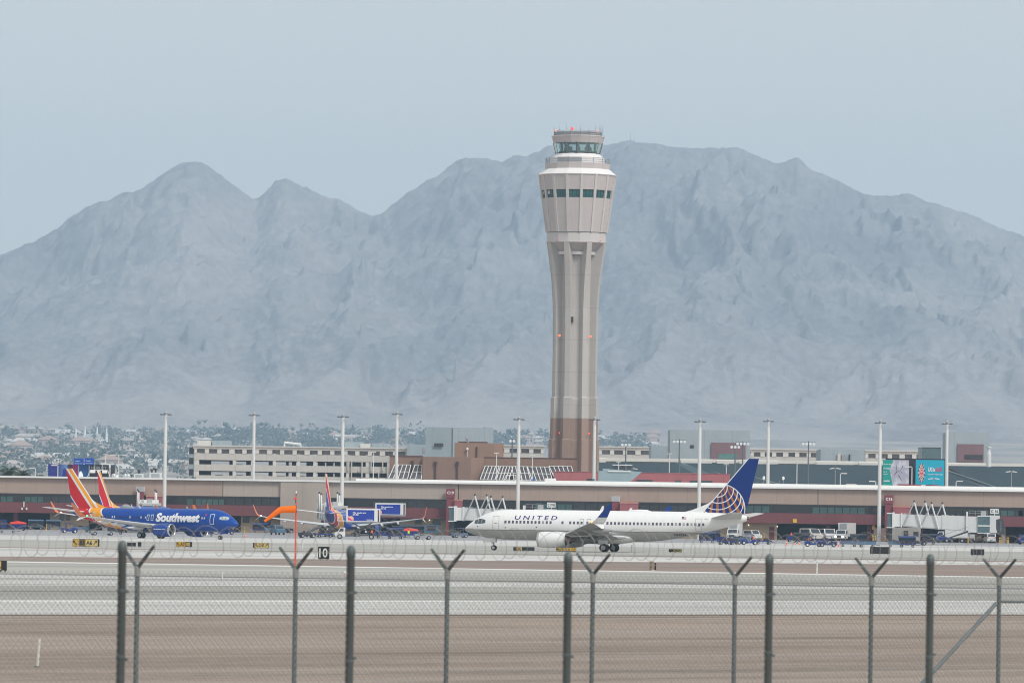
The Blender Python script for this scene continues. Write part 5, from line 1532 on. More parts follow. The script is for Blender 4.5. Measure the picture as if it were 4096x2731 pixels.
def baggage_cart(px, py, label, kind='open', rz=0.0, body=None, group='baggage carts on the apron'):
    body = body or car_b
    key = ('cart', kind, body.name)
    loc = place(px, py)
    if key in VG: return dup(VG[key], loc, rz, label, group)
    t = VG[key] = thing('baggage_cart', label, 'baggage cart', loc, rz, group)
    MB().box(-1.6,1.6,-.75,.75,.5,.72).build('deck', body, t)
    wheelz(t, (-1.1,1.1), .62, .24)
    MB().tube((1.6,0,.45),(2.4,0,.4),.05,n=5).build('tow_bar', dark_m, t)
    if kind == 'covered':
        for x in (-1.57, 1.5): MB().box(x, x+.07, -.75, .75, .72, 1.9).build('end_panel', body, t)
        MB().prism([(-.8,1.85),(.8,1.85),(.7,2.05),(0,2.15),(-.7,2.05)], 'x', -1.65, 1.65).build('canopy', body, t)
        MB().box(-1.5,1.48,.2,.72,.74,1.84).build('curtain', car_lb, t)
        MB().box(-1.3,-.3,-.6,.1,.73,1.3).box(.0,1.2,-.6,.1,.73,1.15).build('luggage', bag_m, t)
    elif kind == 'tarp':
        MB().box(-1.57,1.57,-.75,.75,.72,1.35).build('side_panel', body, t)
        MB().loft([[(-1.7,-.85,1.36),(-1.7,.85,1.36),(-1.5,.5,1.72),(-1.5,-.5,1.72)],[(-.2,-.85,1.36),(-.2,.85,1.36),(-.1,.5,2.0),(-.1,-.5,2.0)],[1.7 and (1.7,-.85,1.4),(1.7,.85,1.4),(1.5,.5,1.7),(1.5,-.5,1.7)]]).build('tarpaulin', red_t, t)
    elif kind == 'box':
        MB().box(-1.5,1.5,-.72,.72,.72,2.2).build('container', body, t)
        MB().box(-.9,.9,-.78,-.73,1.0,2.0).build('label_panel', bag_m, t)
    elif kind == 'dolly':
        MB().box(-1.5,1.5,-.7,.7,.72,.8).box(-1.2,-.4,-.5,.5,.8,1.05).box(.2,1.3,-.5,.5,.8,1.2).build('load', bag_m, t)
    else:
        MB().box(-1.6,1.6,.66,.75,.72,1.25).box(-1.6,1.6,-.75,-.68,.72,1.1).build('side_panel', body, t)
        for x in (-1.6, 1.52): MB().box(x, x+.08, -.66, .66, .72, 1.35).build('end_panel', body, t)
        MB().box(-1.4,-.2,-.55,.55,.73,1.35).box(.0,1.35,-.55,.5,.73,1.22).build('luggage', bag_m, t)
    return t
def tug(px, py, label, rz=0.0, mat=None, group='baggage tugs', roof=True):
    mat = mat or tug_b
    key = ('tug', mat.name, roof); loc = place(px, py)
    if key in VG: return dup(VG[key], loc, rz, label, group)
    t = VG[key] = thing('baggage_tug', label, 'baggage tug', loc, rz, group)
    MB().prism([(-1.6,.35),(1.6,.35),(1.6,.95),(.6,1.05),(.35,.7),(-.6,.7),(-.7,1.1),(-1.6,1.0)], 'y', -.72, .72).build('body', mat, t)
    wheelz(t, (-1.05,1.1), .66, .36, black, .25, white_m if mat is tug_b else None)
    MB().box(-.65,-.15,-.55,.55,.72,.9).box(-.7,-.55,-.55,.55,.9,1.35).build('seat', dark_m, t)
    if roof:
        mb = MB()
        for x, y in ((-.65,-.62),(-.65,.62),(.5,-.62),(.5,.62)): mb.tube((x,y,.9),(x,y,1.95),.04,n=5)
        mb.box(-.8,.65,-.7,.7,1.95,2.03); mb.build('canopy', mat, t)
    MB().tube((.25,.2,.75),(.05,.2,1.15),.03,n=5).build('steering', dark_m, t)
    return t
def box_truck(px, py, label, rz, lit=True):
    t = thing('box_truck', label, 'truck', place(px, py), rz)
    MB().prism([(1.7,.55),(4.3,.55),(4.35,1.25),(3.3,1.5),(2.9,2.35),(1.7,2.4)], 'y', -1.1, 1.1).build('cab', vw, t)
    MB().quad((3.34,-.95,1.52),(3.34,.95,1.52),(2.98,.9,2.28),(2.98,-.9,2.28)).build('windscreen', vglass, t)
    for sd in (-1,1):
        MB().box(2.0,2.8,sd*1.1-.015,sd*1.1+.015,1.5,2.2).build('side_window', vglass, t)
        MB().blob((4.36,sd*.8,.95),.08,.2,.16).build('headlight', lamp_on if lit else hub, t)
        MB().tube((2.9,sd*1.15,1.9),(2.95,sd*1.35,1.9),.1,n=5).build('mirror', dark_m, t)
    MB().box(4.33,4.4,-.55,.55,.75,1.15).build('grille', dark_m, t)
    MB().box(4.2,4.45,-1.1,1.1,.45,.62).build('bumper', vg, t)
    b_ = MB().box(-3.4,1.5,-1.2,1.2,1.0,3.9).build('cargo_box', vw, t)
    MB().box(1.51,1.75,-.75,.75,2.7,3.7).build('cooling_unit', grey_m, b_)
    MB().box(-3.4,1.5,-1.22,1.22,.8,1.0).build('chassis', dark_m, t)
    MB().box(-2.6,-1.7,-1.23,-1.205,2.4,3.3).build('emblem', red_t, b_)
    wheelz(t, (-2.2,3.3), 1.0, .45, black, .3)
    return t
def van(px, py, label, rz, mat=None, group=None, sc=1.0):
    mat = mat or vw
    t = thing('van', label, 'van', place(px, py), rz, group); t.scale = (sc, sc, sc*1.05)
    MB().prism([(-2.3,.4),(2.3,.4),(2.35,1.0),(1.5,1.2),(.9,1.95),(-2.2,1.98),(-2.35,1.2)], 'y', -.95, .95).build('body', mat, t)
    MB().quad((-2.345,-.75,1.3),(-2.345,.75,1.3),(-2.24,.7,1.85),(-2.24,-.7,1.85)).build('rear_window', vglass, t)
    for sd in (-1,1):
        MB().box(-1.9,.9,sd*.95-.012,sd*.95+.012,1.3,1.8).build('side_window', vglass, t)
        MB().box(-2.4,-2.3,sd*.8-.08,sd*.8+.08,.95,1.3).build('tail_light', red_t, t)
    MB().quad((1.53,-.8,1.24),(1.53,.8,1.24),(.98,.75,1.9),(.98,-.75,1.9)).build('windscreen', vglass, t)
    wheelz(t, (-1.5,1.45), .85, .35)
    MB().box(-2.42,-2.35,-.3,.3,.6,.75).build('number_plate', vg, t)
    return t
def pickup(px, py, label, rz, mat, group=None):
    t = thing('pickup_truck', label, 'pickup truck', place(px, py), rz, group)
    MB().prism([(-2.7,.5),(2.7,.5),(2.75,1.05),(1.4,1.2),(.8,1.85),(-.55,1.85),(-.7,1.15),(-2.7,1.15)], 'y', -.95, .95).build('body', mat, t)
    for sd in (-1,1): MB().prism([(-.45,1.22),(1.2,1.22),(.75,1.75),(-.4,1.75)], 'y', sd*.95-.015, sd*.95+.015).build('side_window', vglass, t)
    MB().quad((1.4,-.8,1.22),(1.4,.8,1.22),(.84,.75,1.8),(.84,-.75,1.8)).build('windscreen', vglass, t)
    MB().box(2.74,2.82,-.7,.7,.75,1.0).build('grille', dark_m, t)
    wheelz(t, (-1.7,1.75), .85, .42, black, .26)
    return t
ad_blue = M('truck_panel_blue', (.008,.035,.33), .45, var=.04); pinkk = M('emblem_pink', (.75,.02,.18), .5); peach = M('emblem_peach', (.80,.45,.38), .5)
def catering(px, py, label, rz, lift, cabside=-1, footer=True):
    """truck whose cargo box is raised on a scissor lift; faces local -x"""
    t = thing('catering_truck', label, 'catering truck', place(px, py), rz, 'raised catering trucks')
    MB().box(-3.3,3.3,-1.0,1.0,.7,.95).build('chassis', dark_m, t)
    MB().prism([(-5.3,.5),(-3.4,.5),(-3.4,2.2),(-4.3,2.2),(-4.75,1.45),(-5.3,1.25)], 'y', -1.0, 1.0).build('cab', vw, t)
    for sd in (-1,1): MB().prism([(-4.6,1.45),(-3.7,1.45),(-3.7,2.05),(-4.25,2.05)], 'y', sd*1.0-.015, sd*1.0+.015).build('side_window', vglass, t)
    wheelz(t, (-4.4,1.6), .9, .48, black, .32)
    zb = lift
    for sd in (-.8,.8):
        MB().tube((-2.3,sd,1.0),(1.9,sd,zb-.1),.13,n=4).tube((1.9,sd,1.0),(-2.3,sd,zb-.1),.13,n=4).build('scissor', dark_m, t)
    MB().box(-3.2,3.2,-1.1,1.1,zb-.25,zb).build('lift_deck', vg, t)
    b_ = MB().box(-3.2,2.75,-1.2,1.2,zb,zb+2.5).build('cargo_box', vw, t)
    MB().box(2.75,3.2,-1.2,1.2,zb+2.3,zb+2.5).box(3.05,3.2,-1.2,-1.05,zb,zb+2.3).box(3.05,3.2,1.05,1.2,zb,zb+2.3).build('door_frame', vw, b_)
    MB().box(2.76,2.9,-1.0,1.0,zb+.05,zb+2.25).build('open_door', M('door_brown', (.09,.045,.05), .7), b_)
    MB().box(-2.9,2.1,-1.235,-1.203,zb+.15,zb+2.2).build('advert_panel', ad_blue, b_)
    letters('The snacks are', .27, white_ink, b_, (-2.0,-1.25,zb+1.55), w=2.5, bold=.03); letters('on me', .25, white_ink, b_, (-2.0,-1.25,zb+1.18), w=1.1, bold=.03)
    if footer: letters('Southwest', .2, white_ink, b_, (.65,-1.25,zb+.28), w=1.2, bold=.03)
    MB().add([(-2.9+x,-1.245,zb+.15+z) for x, z in ((0,0),(1.05,0),(1.12,.45),(.95,.8),(.6,.92),(.3,.8),(0,.95))], [tuple(range(7))]).build('emblem', peach, b_)
    MB().quad((-2.88,-1.255,zb+.85),(-2.88,-1.255,zb+.3),(-2.1,-1.255,zb+.16),(-1.95,-1.255,zb+.2)).build('emblem_stripe', pinkk, b_)
    MB().box(-4.9,-3.2,-.9,.9,zb+.05,zb+.18).build('front_platform', white_m, t)
    rl = MB()
    for x in (-4.85,-4.0): 
        for y in (-.85,.85): rl.tube((x,y,zb+.18),(x,y,zb+1.25),.04,n=4)
    for y in (-.85,.85): rl.tube((-4.85,y,zb+1.25),(-3.3,y,zb+1.25),.04,n=4).tube((-4.85,y,zb+.7),(-3.3,y,zb+.7),.03,n=4)
    rl.build('platform_rail', white_m, t)
    return t
def belt_loader(px, py, label, rz):
    t = thing('belt_loader', label, 'belt loader', place(px, py), rz, 'belt loaders')
    MB().prism([(-2.4,.35),(2.4,.35),(2.4,.8),(-2.4,.8)], 'y', -.8, .8).build('body', vg, t)
    MB().prism([(-3.2,.85),(-3.0,.75),(3.4,2.15),(3.3,2.4)], 'y', -.45, .45).build('belt', dark_m, t)
    MB().box(.3,1.2,.45,.85,.8,1.7).build('cab', white_m, t)
    wheelz(t, (-1.6,1.6), .75, .34)
    return t
# ------------------------------------------------------------------ people
skin_m = M('skin', (.38,.22,.15), .6); trou = M('trousers_navy', (.02,.025,.045), .8); hair_m = M('hair_dark', (.02,.015,.012), .8); shirt = M('shirt_dark', (.05,.06,.09), .8)
lime_v = M('vest_lime', (.55,.85,.05), .7, var=.05)
def person(px, py, label, rz, vest, pose=0):
    loc = place(px, py)
    sk = [(0,0,.95),(0,0,1.15),(0,0,1.38),(0,.0,1.52),(0,-.02,1.64),(0,-.03,1.76),
          (.1,0,.88),(.12,-.02*pose,.48),(.12,.08*pose,.06),(.12,-.1,.03),
          (-.1,0,.88),(-.12,.08*pose,.48),(-.12,.18*pose,.07),(-.12,-.02,.03),
          (.2,0,1.42),(.27,-.03,1.14),(.25,-.16-.12*pose,.92),(.24,-.21-.14*pose,.84),
          (-.2,0,1.42),(-.27,.03,1.14),(-.26,-.08,.90),(-.25,-.11,.81)]
    rad_ = [.14,.13,.16,.06,.095,.085,.095,.065,.045,.045,.095,.065,.045,.045,.07,.05,.04,.035,.07,.05,.04,.035]
    ed = [(0,1),(1,2),(2,3),(3,4),(4,5),(0,6),(6,7),(7,8),(8,9),(0,10),(10,11),(11,12),(12,13),(2,14),(14,15),(15,16),(16,17),(2,18),(18,19),(19,20),(20,21)]
    me = bpy.data.meshes.new('person'); me.from_pydata(sk, ed, [])
    o = bpy.data.objects.new('person', me); COL.objects.link(o)
    o.modifiers.new('skin', 'SKIN'); sv = me.skin_vertices[0].data
    for i, r in enumerate(rad_): sv[i].radius = (r, r*.85); sv[i].use_root = (i == 0)
    o.modifiers.new('sub', 'SUBSURF').levels = 1; o.modifiers['sub'].render_levels = 1
    m = MATS.get('person_cloth')
    if not m:
        m, nt, b = newmat('person_cloth'); MATS['person_cloth'] = m
        vec, (x, y, z) = coords(nt)
        c = mixc(nt, z.gt(.92), (.02,.025,.045), (.06,.07,.10)); c = mixc(nt, z.gt(1.5), c, (.38,.22,.15))
        c = mixc(nt, (x.abs().gt(.2))*(z.lt(.98))*(z.gt(.7)), c, (.38,.22,.15)); c = mixc(nt, z.lt(.1), c, (.015,.015,.015))
        nt.links.new(c.k, b.inputs['Base Color']); b.inputs['Roughness'].default_value = .8
    me.materials.append(m)
    o.location = loc; o.rotation_euler = (0,0,rz)
    tag(o, label, 'person', 'ground crew in bright vests')
    MB().loft([[(w*math.cos(a), d*math.sin(a), z) for a in (2*math.pi*i/12 for i in range(12))] for z, w, d in ((.88,.19,.16),(1.1,.19,.155),(1.35,.235,.165),(1.47,.2,.13),(1.52,.08,.08))]).build('vest', vest, o, smooth=60)
    MB().blob((0,-.02,1.74),.105,.12,.1,10,6).build('hair', hair_m, o)
    return o
# ------------------------------------------------------------------ placing the apron traffic, left to right
def cone(px, py, label, h=.75, mat=None):
    t = thing('traffic_cone', label, 'traffic cone', place(px, py), 0, 'traffic cones')
    MB().box(-.2,.2,-.2,.2,0,.04).build('base', mat or orange_v, t)
    MB().lathe([(.15,.04),(.10,h*.4)],12).lathe([(.075,h*.62),(.03,h)],12).build('body', orange_v, t)
    MB().lathe([(.10,h*.4),(.075,h*.62)],12).build('band', white_m, t)
box_cart = baggage_cart
baggage_cart(-4, 2119, 'blue container cart cut by the left frame edge', 'box', 0, car_b)
baggage_cart(30, 2131, 'grey net covered luggage dolly at the far left', 'dolly', .1, vg)
baggage_cart(72, 2121, 'dark blue cart with bright red tarpaulin at the far left', 'tarp', -.1)
baggage_cart(143, 2114, 'pale blue covered cart in the dark bay, right of the red tarpaulin cart', 'covered', .05, car_lb)
baggage_cart(214, 2116, 'pale blue covered cart by the beige wall at left', 'covered', 0, car_lb)
tug(276, 2131, 'dark blue tug with canopy parked under the red tail', .3)
baggage_cart(325, 2127, 'pale blue open cart right under the red airliner tail', 'open', -.1, car_lb)
baggage_cart(822, 2143, 'low luggage dolly loaded with bags under the blue nose', 'dolly', 0)
tug(905, 2137, 'dark blue tug seen under the blue airliner nose', .1, car_b)
cone(980, 2148, 'single orange traffic cone right of the blue airliner nose')
baggage_cart(1040, 2124, 'dark blue covered cart left in the row under the windsock', 'covered', .05)
baggage_cart(1088, 2126, 'pale blue open cart in the row under the windsock', 'open', 0, car_lb)
van(1110, 2138, 'blue grey van parked with the carts under the windsock', R(-70), M('van_blue_grey', (.10,.19,.27), .4))
tug(1141, 2130, 'dark tug right of the blue grey van', .6, M('tug_dark', (.03,.03,.05), .5), 'baggage tugs', False)
belt_loader(1255, 2147, 'grey belt loader behind the parked airliner tail', R(65))
catering(1452, 2156, 'nearer catering truck with blue advert box raised beside the red fin', 0, 3.35)
catering(1560, 2140, 'farther catering truck with blue advert box raised high', .02, 4.3, footer=False)
person(1487, 2152, 'person in orange vest beside the nearer catering truck', .4, orange_v)
tug(1505, 2143, 'pale blue tug with white canopy between the two catering trucks', R(70), M('tug_pale_blue', (.12,.28,.5), .5))
baggage_cart(1535, 2152, 'dark blue open cart just right of the nearer catering truck', 'open', .1)
baggage_cart(1580, 2154, 'blue cart with tent like cover below the farther catering truck', 'covered', -.1)
baggage_cart(1640, 2150, 'blue cart with bright red tarpaulin near gate C19', 'tarp', .1)
baggage_cart(1628, 2128, 'pale blue container on a cart behind the red tarpaulin cart', 'box', 0, car_lb)
tug(1690, 2157, 'grey open tug in front of the blue box cart near gate C19', .2, vg, 'baggage tugs', False)
baggage_cart(1726, 2140, 'pale blue box cart with brown label near gate C19', 'box', 0, car_lb)
person(1634, 2152, 'person in lime vest among blue carts near gate C19', 0, lime_v)
tug(1838, 2150, 'grey blue tug in front of the white airliner nose', .5, M('tug_grey_blue', (.13,.17,.25), .5))
baggage_cart(2828, 2171, 'dark blue covered cart leftmost under the white airliner tail', 'covered', 0)
baggage_cart(2872, 2170, 'dark blue open cart second under the white airliner tail', 'open', 0)
box_truck(2938, 2160, 'white cab truck with dark load under the white airliner tail', R(-100), False)
baggage_cart(2905, 2178, 'dark loaded dolly in front of the white cab truck', 'dolly', .2)
baggage_cart(2965, 2172, 'pale blue open cart right of the white cab truck', 'open', 0, car_lb)
tug(2996, 2178, 'blue tug driven by the person in orange under the white tail', .1)
person(3012, 2176, 'person in orange vest at the blue tug under the white airliner tail', 1.2, orange_v)
van(3010, 2158, 'white van behind the blue tug under the white airliner tail', R(-60))
baggage_cart(3178, 2166, 'dark blue open cart with two workers at the dark bay', 'open', .1)
person(3165, 2160, 'person in orange vest, left of the pair at the dark bay', 0, orange_v, 1)
person(3181, 2160, 'person in orange vest, right of the pair at the dark bay', 2.6, orange_v)
van(3245, 2162, 'white beige van left in the pair behind the blue tractor', R(-62), M('van_cream', (.62,.58,.53), .4), None, 1.28)
van(3312, 2160, 'white van with dark windows right in the pair behind the blue tractor', R(-80), None, None, 1.25)
tug(3252, 2186, 'long blue tractor front half with white wheels before the vans', 0)
tug(3312, 2187, 'dark blue tractor unit towed behind the long blue tractor', R(180), M('tug_navy', (.02,.03,.12), .5))
person(3237, 2182, 'person in orange vest driving the long blue tractor', .5, orange_v)
box_truck(3382, 2158, 'white box truck facing the camera with headlights on', R(-112))
pickup(3352, 2153, 'dark pickup half hidden left of the white box truck', R(-75), M('pickup_dark', (.05,.07,.12), .4))
cone(3146, 2180, 'slim orange cone left of the dark bay carts', 1.2); cone(3181, 2178, 'small dark orange cone in front of the pair of workers', .6); cone(3198, 2178, 'orange cone right of the pair of workers', .6)
cone(3353, 2186, 'slim orange cone right of the long blue tractor', 1.2); cone(3415, 2186, 'orange cone right of the grey blue cart', 1.1); cone(3451, 2164, 'orange cone behind the cart by the box truck', .7)
baggage_cart(3395, 2186, 'grey blue open cart below the white box truck', 'open', 0, M('cart_grey_blue', (.10,.14,.22), .5, var=.2))
baggage_cart(3468, 2188, 'pale blue open cart between two cones and the black sign', 'open', .05, car_lb)
baggage_cart(3585, 2187, 'pale blue open cart right of the black sign', 'open', -.05, car_lb)
baggage_cart(3628, 2188, 'dark blue covered cart beside gate C16 pillar', 'covered', 0)
person(3491, 2152, 'person in lime vest in the dark bay by gate C16', 0, lime_v)
pickup(3752, 2168, 'blue pickup in the dark bay under the C16 jet bridge', .1, tug_b)
box_truck(3806, 2165, 'white box truck in the dark bay under the C16 jet bridge', R(180), False)
van(3958, 2168, 'white van parked under the cab of the C16 jet bridge, rear to camera', R(96))
van(4096, 2176, 'blue van cut by the right frame edge', R(80), tug_b)
pickup(3895, 2164, 'silver pickup in shadow left of the white rear facing van', R(90), M('pickup_silver', (.4,.41,.42), .35))
gcase = M('gate_equipment', (.36,.34,.31), .7, var=.2)
t = thing('power_unit', 'grey ground power cabinet below the C16 jet bridge', 'power unit', place(3622, 2166)); MB().box(-3.2,3.2,-1.2,1.2,.2,3.1).build('casing', gcase, t); MB().box(-.5,.5,-1.26,-1.21,.4,2.4).build('door', dark_m, t); MB().box(1.6,2.7,-1.26,-1.21,1.2,2.2).build('grille', dark_m, t)
t = thing('transformer_box', 'brown electrical cabinet at the foot of the C16 pillar', 'cabinet', place(3518, 2163)); MB().box(-1.3,1.3,-.6,.6,0,2.9).build('casing', M('cabinet_brown', (.20,.13,.11), .7), t); MB().add([(x,-.63,z) for x, z in ((-.3,1.9),(.3,1.9),(0,1.1))], [(0,1,2)]).build('warning_sign', white_m, t)
boll = None
for px, py, lab in ((3492,2166,'left of the brown cabinet'),(3502,2166,'against the brown cabinet'),(3540,2166,'right of the brown cabinet'),(3594,2168,'left of the two before the power cabinet'),(3603,2168,'right of the two before the power cabinet'),(3998,2172,'leftmost of four beside the tan column'),(4003,2172,'second of four beside the tan column'),(4028,2172,'third of four beside the tan column'),(4034,2172,'rightmost of four beside the tan column'),(3872,2172,'below the C16 jet bridge bogie'),(2990,2150,'by the beige wall, left'),(3056,2152,'by the beige wall, right'),(932,2136,'left before the beige wall'),(978,2132,'right before the beige wall'),(186,2120,'by the dark bay at left')):
    if boll is None:
        boll = thing('bollard', 'x', 'bollard', place(px, py), 0, 'yellow safety bollards')
        MB().lathe([(.11,0),(.11,1.2),(.09,1.28),(.02,1.3)], 12).build('post', yellow_p, boll); MB().lathe([(.118,.85),(.118,1.0)], 12).build('band', dark_m, boll); o = boll
    else: o = dup(boll, place(px, py))
    o['label'] = 'yellow safety bollard ' + lab

# more of the dark clutter along the stands
dk_c = M('cart_dark', (.022,.026,.045), .6, var=.4, scale=2); dk_t = MATS['tug_dark']
tug(1228, 2150, 'dark open tug left of the belt loader under the parked airliner wing', .3, dk_t, 'baggage tugs', False)
baggage_cart(1298, 2148, 'dark loaded dolly under the tail of the parked airliner', 'dolly', .15)
belt_loader(1322, 2146, 'grey belt loader right under the red fin of the parked airliner', R(80))
baggage_cart(1600, 2142, 'dark covered cart under the wing right of the catering trucks', 'covered', 0, dk_c)
baggage_cart(1665, 2140, 'dark covered cart behind the grey open tug near gate C19', 'covered', .1, dk_c)
baggage_cart(2850, 2163, 'dark covered cart half hidden behind the carts under the white tail', 'covered', 0, dk_c)
tug(2930, 2176, 'dark open tug amid the carts under the white airliner tail', .4, dk_t, 'baggage tugs', False)
baggage_cart(3052, 2176, 'dark empty dolly right of the blue tug under the white tail', 'dolly', .2)
baggage_cart(3206, 2172, 'dark covered cart between the two workers and the vans', 'covered', .1, dk_c)
baggage_cart(3285, 2174, 'dark loaded dolly between the two white vans', 'dolly', 0)
baggage_cart(3432, 2178, 'dark covered cart right below the box truck', 'covered', -.1, dk_c)
tug(3672, 2180, 'dark open tug in front of the grey power cabinet', .2, dk_t, 'baggage tugs', False)
baggage_cart(3712, 2176, 'dark covered cart left of the jet bridge stair', 'covered', 0, dk_c)
belt_loader(408, 2140, 'grey belt loader under the belly behind the taxiing blue airliner', R(20))
baggage_cart(460, 2136, 'dark covered cart under the belly of the taxiing blue airliner', 'covered', 0, dk_c)
# ================================================================== LIGHT MASTS, LAMP POSTS
mast_w = M('mast_white', (.74,.73,.70), .5, var=.05)
lum = M('luminaire', (.10,.11,.12), .4); glow = M('luminaire_glass', (.60,.64,.66), .3)
proto = {}
def highmast(px, yt, yb, Y, label, ground=None):
    b_ = at(px, yb, Y); z0 = gz(Y) if ground is None else ground
    top = AZ(px, yt, Y)
    h = top - z0
    key = round(h, 1)
    t = thing('light_mast', label, 'light mast', (b_.x, Y, z0), 0, 'tall white apron light masts')
    MB().lathe([(.42,0),(.40,h*.3),(.33,h*.97),(.26,h)], 14).build('pole', mast_w, t, smooth=50)
    MB().tube((-1.05,0,h-.55),(1.05,0,h-.55),.06,n=5).tube((0,-1.05,h-.55),(0,1.05,h-.55),.06,n=5).lathe([(.30,h-.9),(.34,h-.5),(.34,h-.2),(.1,h+.15)],12).build('crown', grey_m, t)
    for k in range(6):
        a = k*math.pi/3+.3
        MB().loft([[(1.0*math.cos(a)+.34*math.cos(q)*s, 1.0*math.sin(a)+.34*math.sin(q)*s, h-.62+dz) for q in (2*math.pi*i/8 for i in range(8))] for s, dz in ((.9,-.1),(1,0),(.55,.16))]).build('luminaire', lum, t)
    return t
for px, yt, yb, Y, lab in ((661,1646,2040,1306,'tall white light mast rising behind the blue airliner body'),(1371,1656,2030,1306,'tall white light mast right of the parked airliner red fin'),(2075,1666,2035,1306,'tall white light mast beside the C19 jet bridge'),(2800,1675,2012,1306,'tall white light mast left of the blue globe tail'),(3520,1680,2120,1306,'tall white light mast beside the gate C16 pillar')):
    highmast(px-4, yt, yb, Y, lab)
for px, yt, yb, Y, lab in ((1015,1650,1912,1372,'tall white light mast before the left part of the parking garage'),(1587,1646,1916,1372,'tall white light mast at the left skylights of the brown building'),(2378,1668,1890,1372,'tall white light mast in front of the control tower foot'),(3073,1674,1930,1372,'tall white light mast right of the blue globe tail'),(3788,1684,1950,1372,'tall white light mast at the right edge of the turquoise board')):
    highmast(px-2, yt, yb, Y, lab)
grey_p = M('pole_dark_grey', (.13,.16,.18), .5)
flood = M('floodlight_face', (.80,.84,.86), .3)
def floodpole(px, yt, yb, Y, n, label):
    b_ = at(px, yb, Y); h = AZ(px, yt, Y)-.9
    t = thing('floodlight_pole', label, 'floodlight pole', (b_.x, Y, .9), 0, 'dark floodlight poles')
    MB().lathe([(.24,0),(.2,h*.6),(.13,h)], 10).build('pole', grey_p, t)
    w = n*.42
    MB().box(-w, w, -.06, .06, h-.35, h-.22).build('crossarm', grey_p, t)
    for k in range(n):
        x = -w+(k+.5)*2*w/n
        MB().loft([[(x+.34*s*math.cos(q), -.15-d, h-.62+.34*s*math.sin(q)) for q in (2*math.pi*i/10 for i in range(10))] for s, d in ((.4,-.3),(.9,-.05),(1,.12))]).build('floodlight', flood, t)
    return t
for px, yt, yb, n, lab in ((2047,1753,1900,2,'dark floodlight pole with two lamps over the slanted skylights'),(2502,1768,1890,3,'dark floodlight pole with three lamps right of the control tower'),(2716,1755,1890,4,'dark floodlight pole with four lamps at the blue grey block'),(2940,1777,1860,3,'dark floodlight pole just left of the blue fin, lower of two'),(2970,1764,1880,4,'dark floodlight pole just above the blue fin, taller of two'),(3232,1764,1945,4,'dark floodlight pole with four lamps over the green roof')):
    floodpole(px, yt, yb, 1440, n, lab)
def lamppost(px, yt, yb, Y, arm, label, group='white road lamp posts'):
    b_ = at(px, yb, Y); h = AZ(px, yt, Y)-.9
    t = thing('lamp_post', label, 'lamp post', (b_.x, Y, .9), 0, group)
    MB().lathe([(.15,0),(.12,h*.7),(.1,h)], 8).build('post', mast_w, t)
    if arm == 'T':
        MB().box(-.55,.55,-.2,.2,h-.02,h+.16).build('lamp_head', mast_w, t)
    elif arm == 'D':
        MB().prism([(-2.2,h-.25),(-.8,h-.15),(-.8,h+.1),(-2.1,h-.05)],'y',-.25,.25).prism([(2.2,h-.25),(.8,h-.15),(.8,h+.1),(2.1,h-.05)],'y',-.25,.25).tube((-.9,0,h-.05),(.9,0,h-.05),.06,n=4).build('lamp_head', mast_w, t)
    else:
        s = -1 if arm == 'L' else 1
        MB().box(min(.1,s*1.5),max(-.1,s*1.5),-.2,.2,h-.02,h+.2).build('lamp_head', mast_w, t)
    return t
for px, yt, yb, Y, arm, lab in ((142,1873,1906,1365,'L','short white lamp post right of the palm trees'),(231,1862,1906,1365,'L','white lamp post in front of the navy advertising panel'),(421,1818,1906,1420,'T','white lamp post with flat head above the black advertising panel'),(474,1818,1906,1480,'D','thin double lamp post right of the black advertising panel'),(626,1849,1906,1400,'L','white lamp post left of the tall mast and garage'),(1493,1809,1915,1365,'T','thin white lamp post in front of the garage fins'),(1985,1813,1922,1365,'T','white lamp post before the left slanted skylights group'),(2129,1822,1924,1365,'T','white lamp post before the right slanted skylights group'),(2677,1815,1890,1440,'T','white lamp post on the pink parapet left of the floodlight pole'),(2474,1848,1890,1440,'T','white lamp post with plain top over the pink parapet'),(2905,1858,1890,1440,'T','white lamp post just left of the blue fin'),(3187,1846,1942,1440,'T','white lamp post against the green roof right of the pipe rack'),(3361,1894,1942,1360,'R','bent white lamp post left of the cream roof box'),(3647,1868,1942,1360,'L','cream lamp post in the gap between the two boards'),(3824,1925,1950,1360,'R','short bent white lamp post right of the turquoise board'),(3503,1926,1942,1345,'L','small bent white lamp left of the green board')):
    lamppost(px, yt, yb, Y, arm, lab)
for px, yt, Y, lab in ((3343,1871,1425,'grey slanted double lamp seen against the green roof'),(4048,1884,1425,'grey double lamp against the green roof near the right edge'),(2530,1872,1425,'faint grey double lamp against the green roof by the tower'),(3738,1912,1385,'small white double lamp in front of the turquoise board')):
    b_ = at(px-3, 1945, Y); h = AZ(px, yt, Y)-.9
    t = thing('lamp_post', lab, 'lamp post', (b_.x, Y, .9), 0, 'grey double road lamps')
    MB().lathe([(.12,0),(.08,h)], 8).build('post', grey_m, t)
    for s in (-1,1): MB().prism([(s*.2,h-.15),(s*1.3,h-.3),(s*1.3,h-.1),(s*.2,h+.08)],'y',-.3,.3).build('lamp_head', mast_w, t)
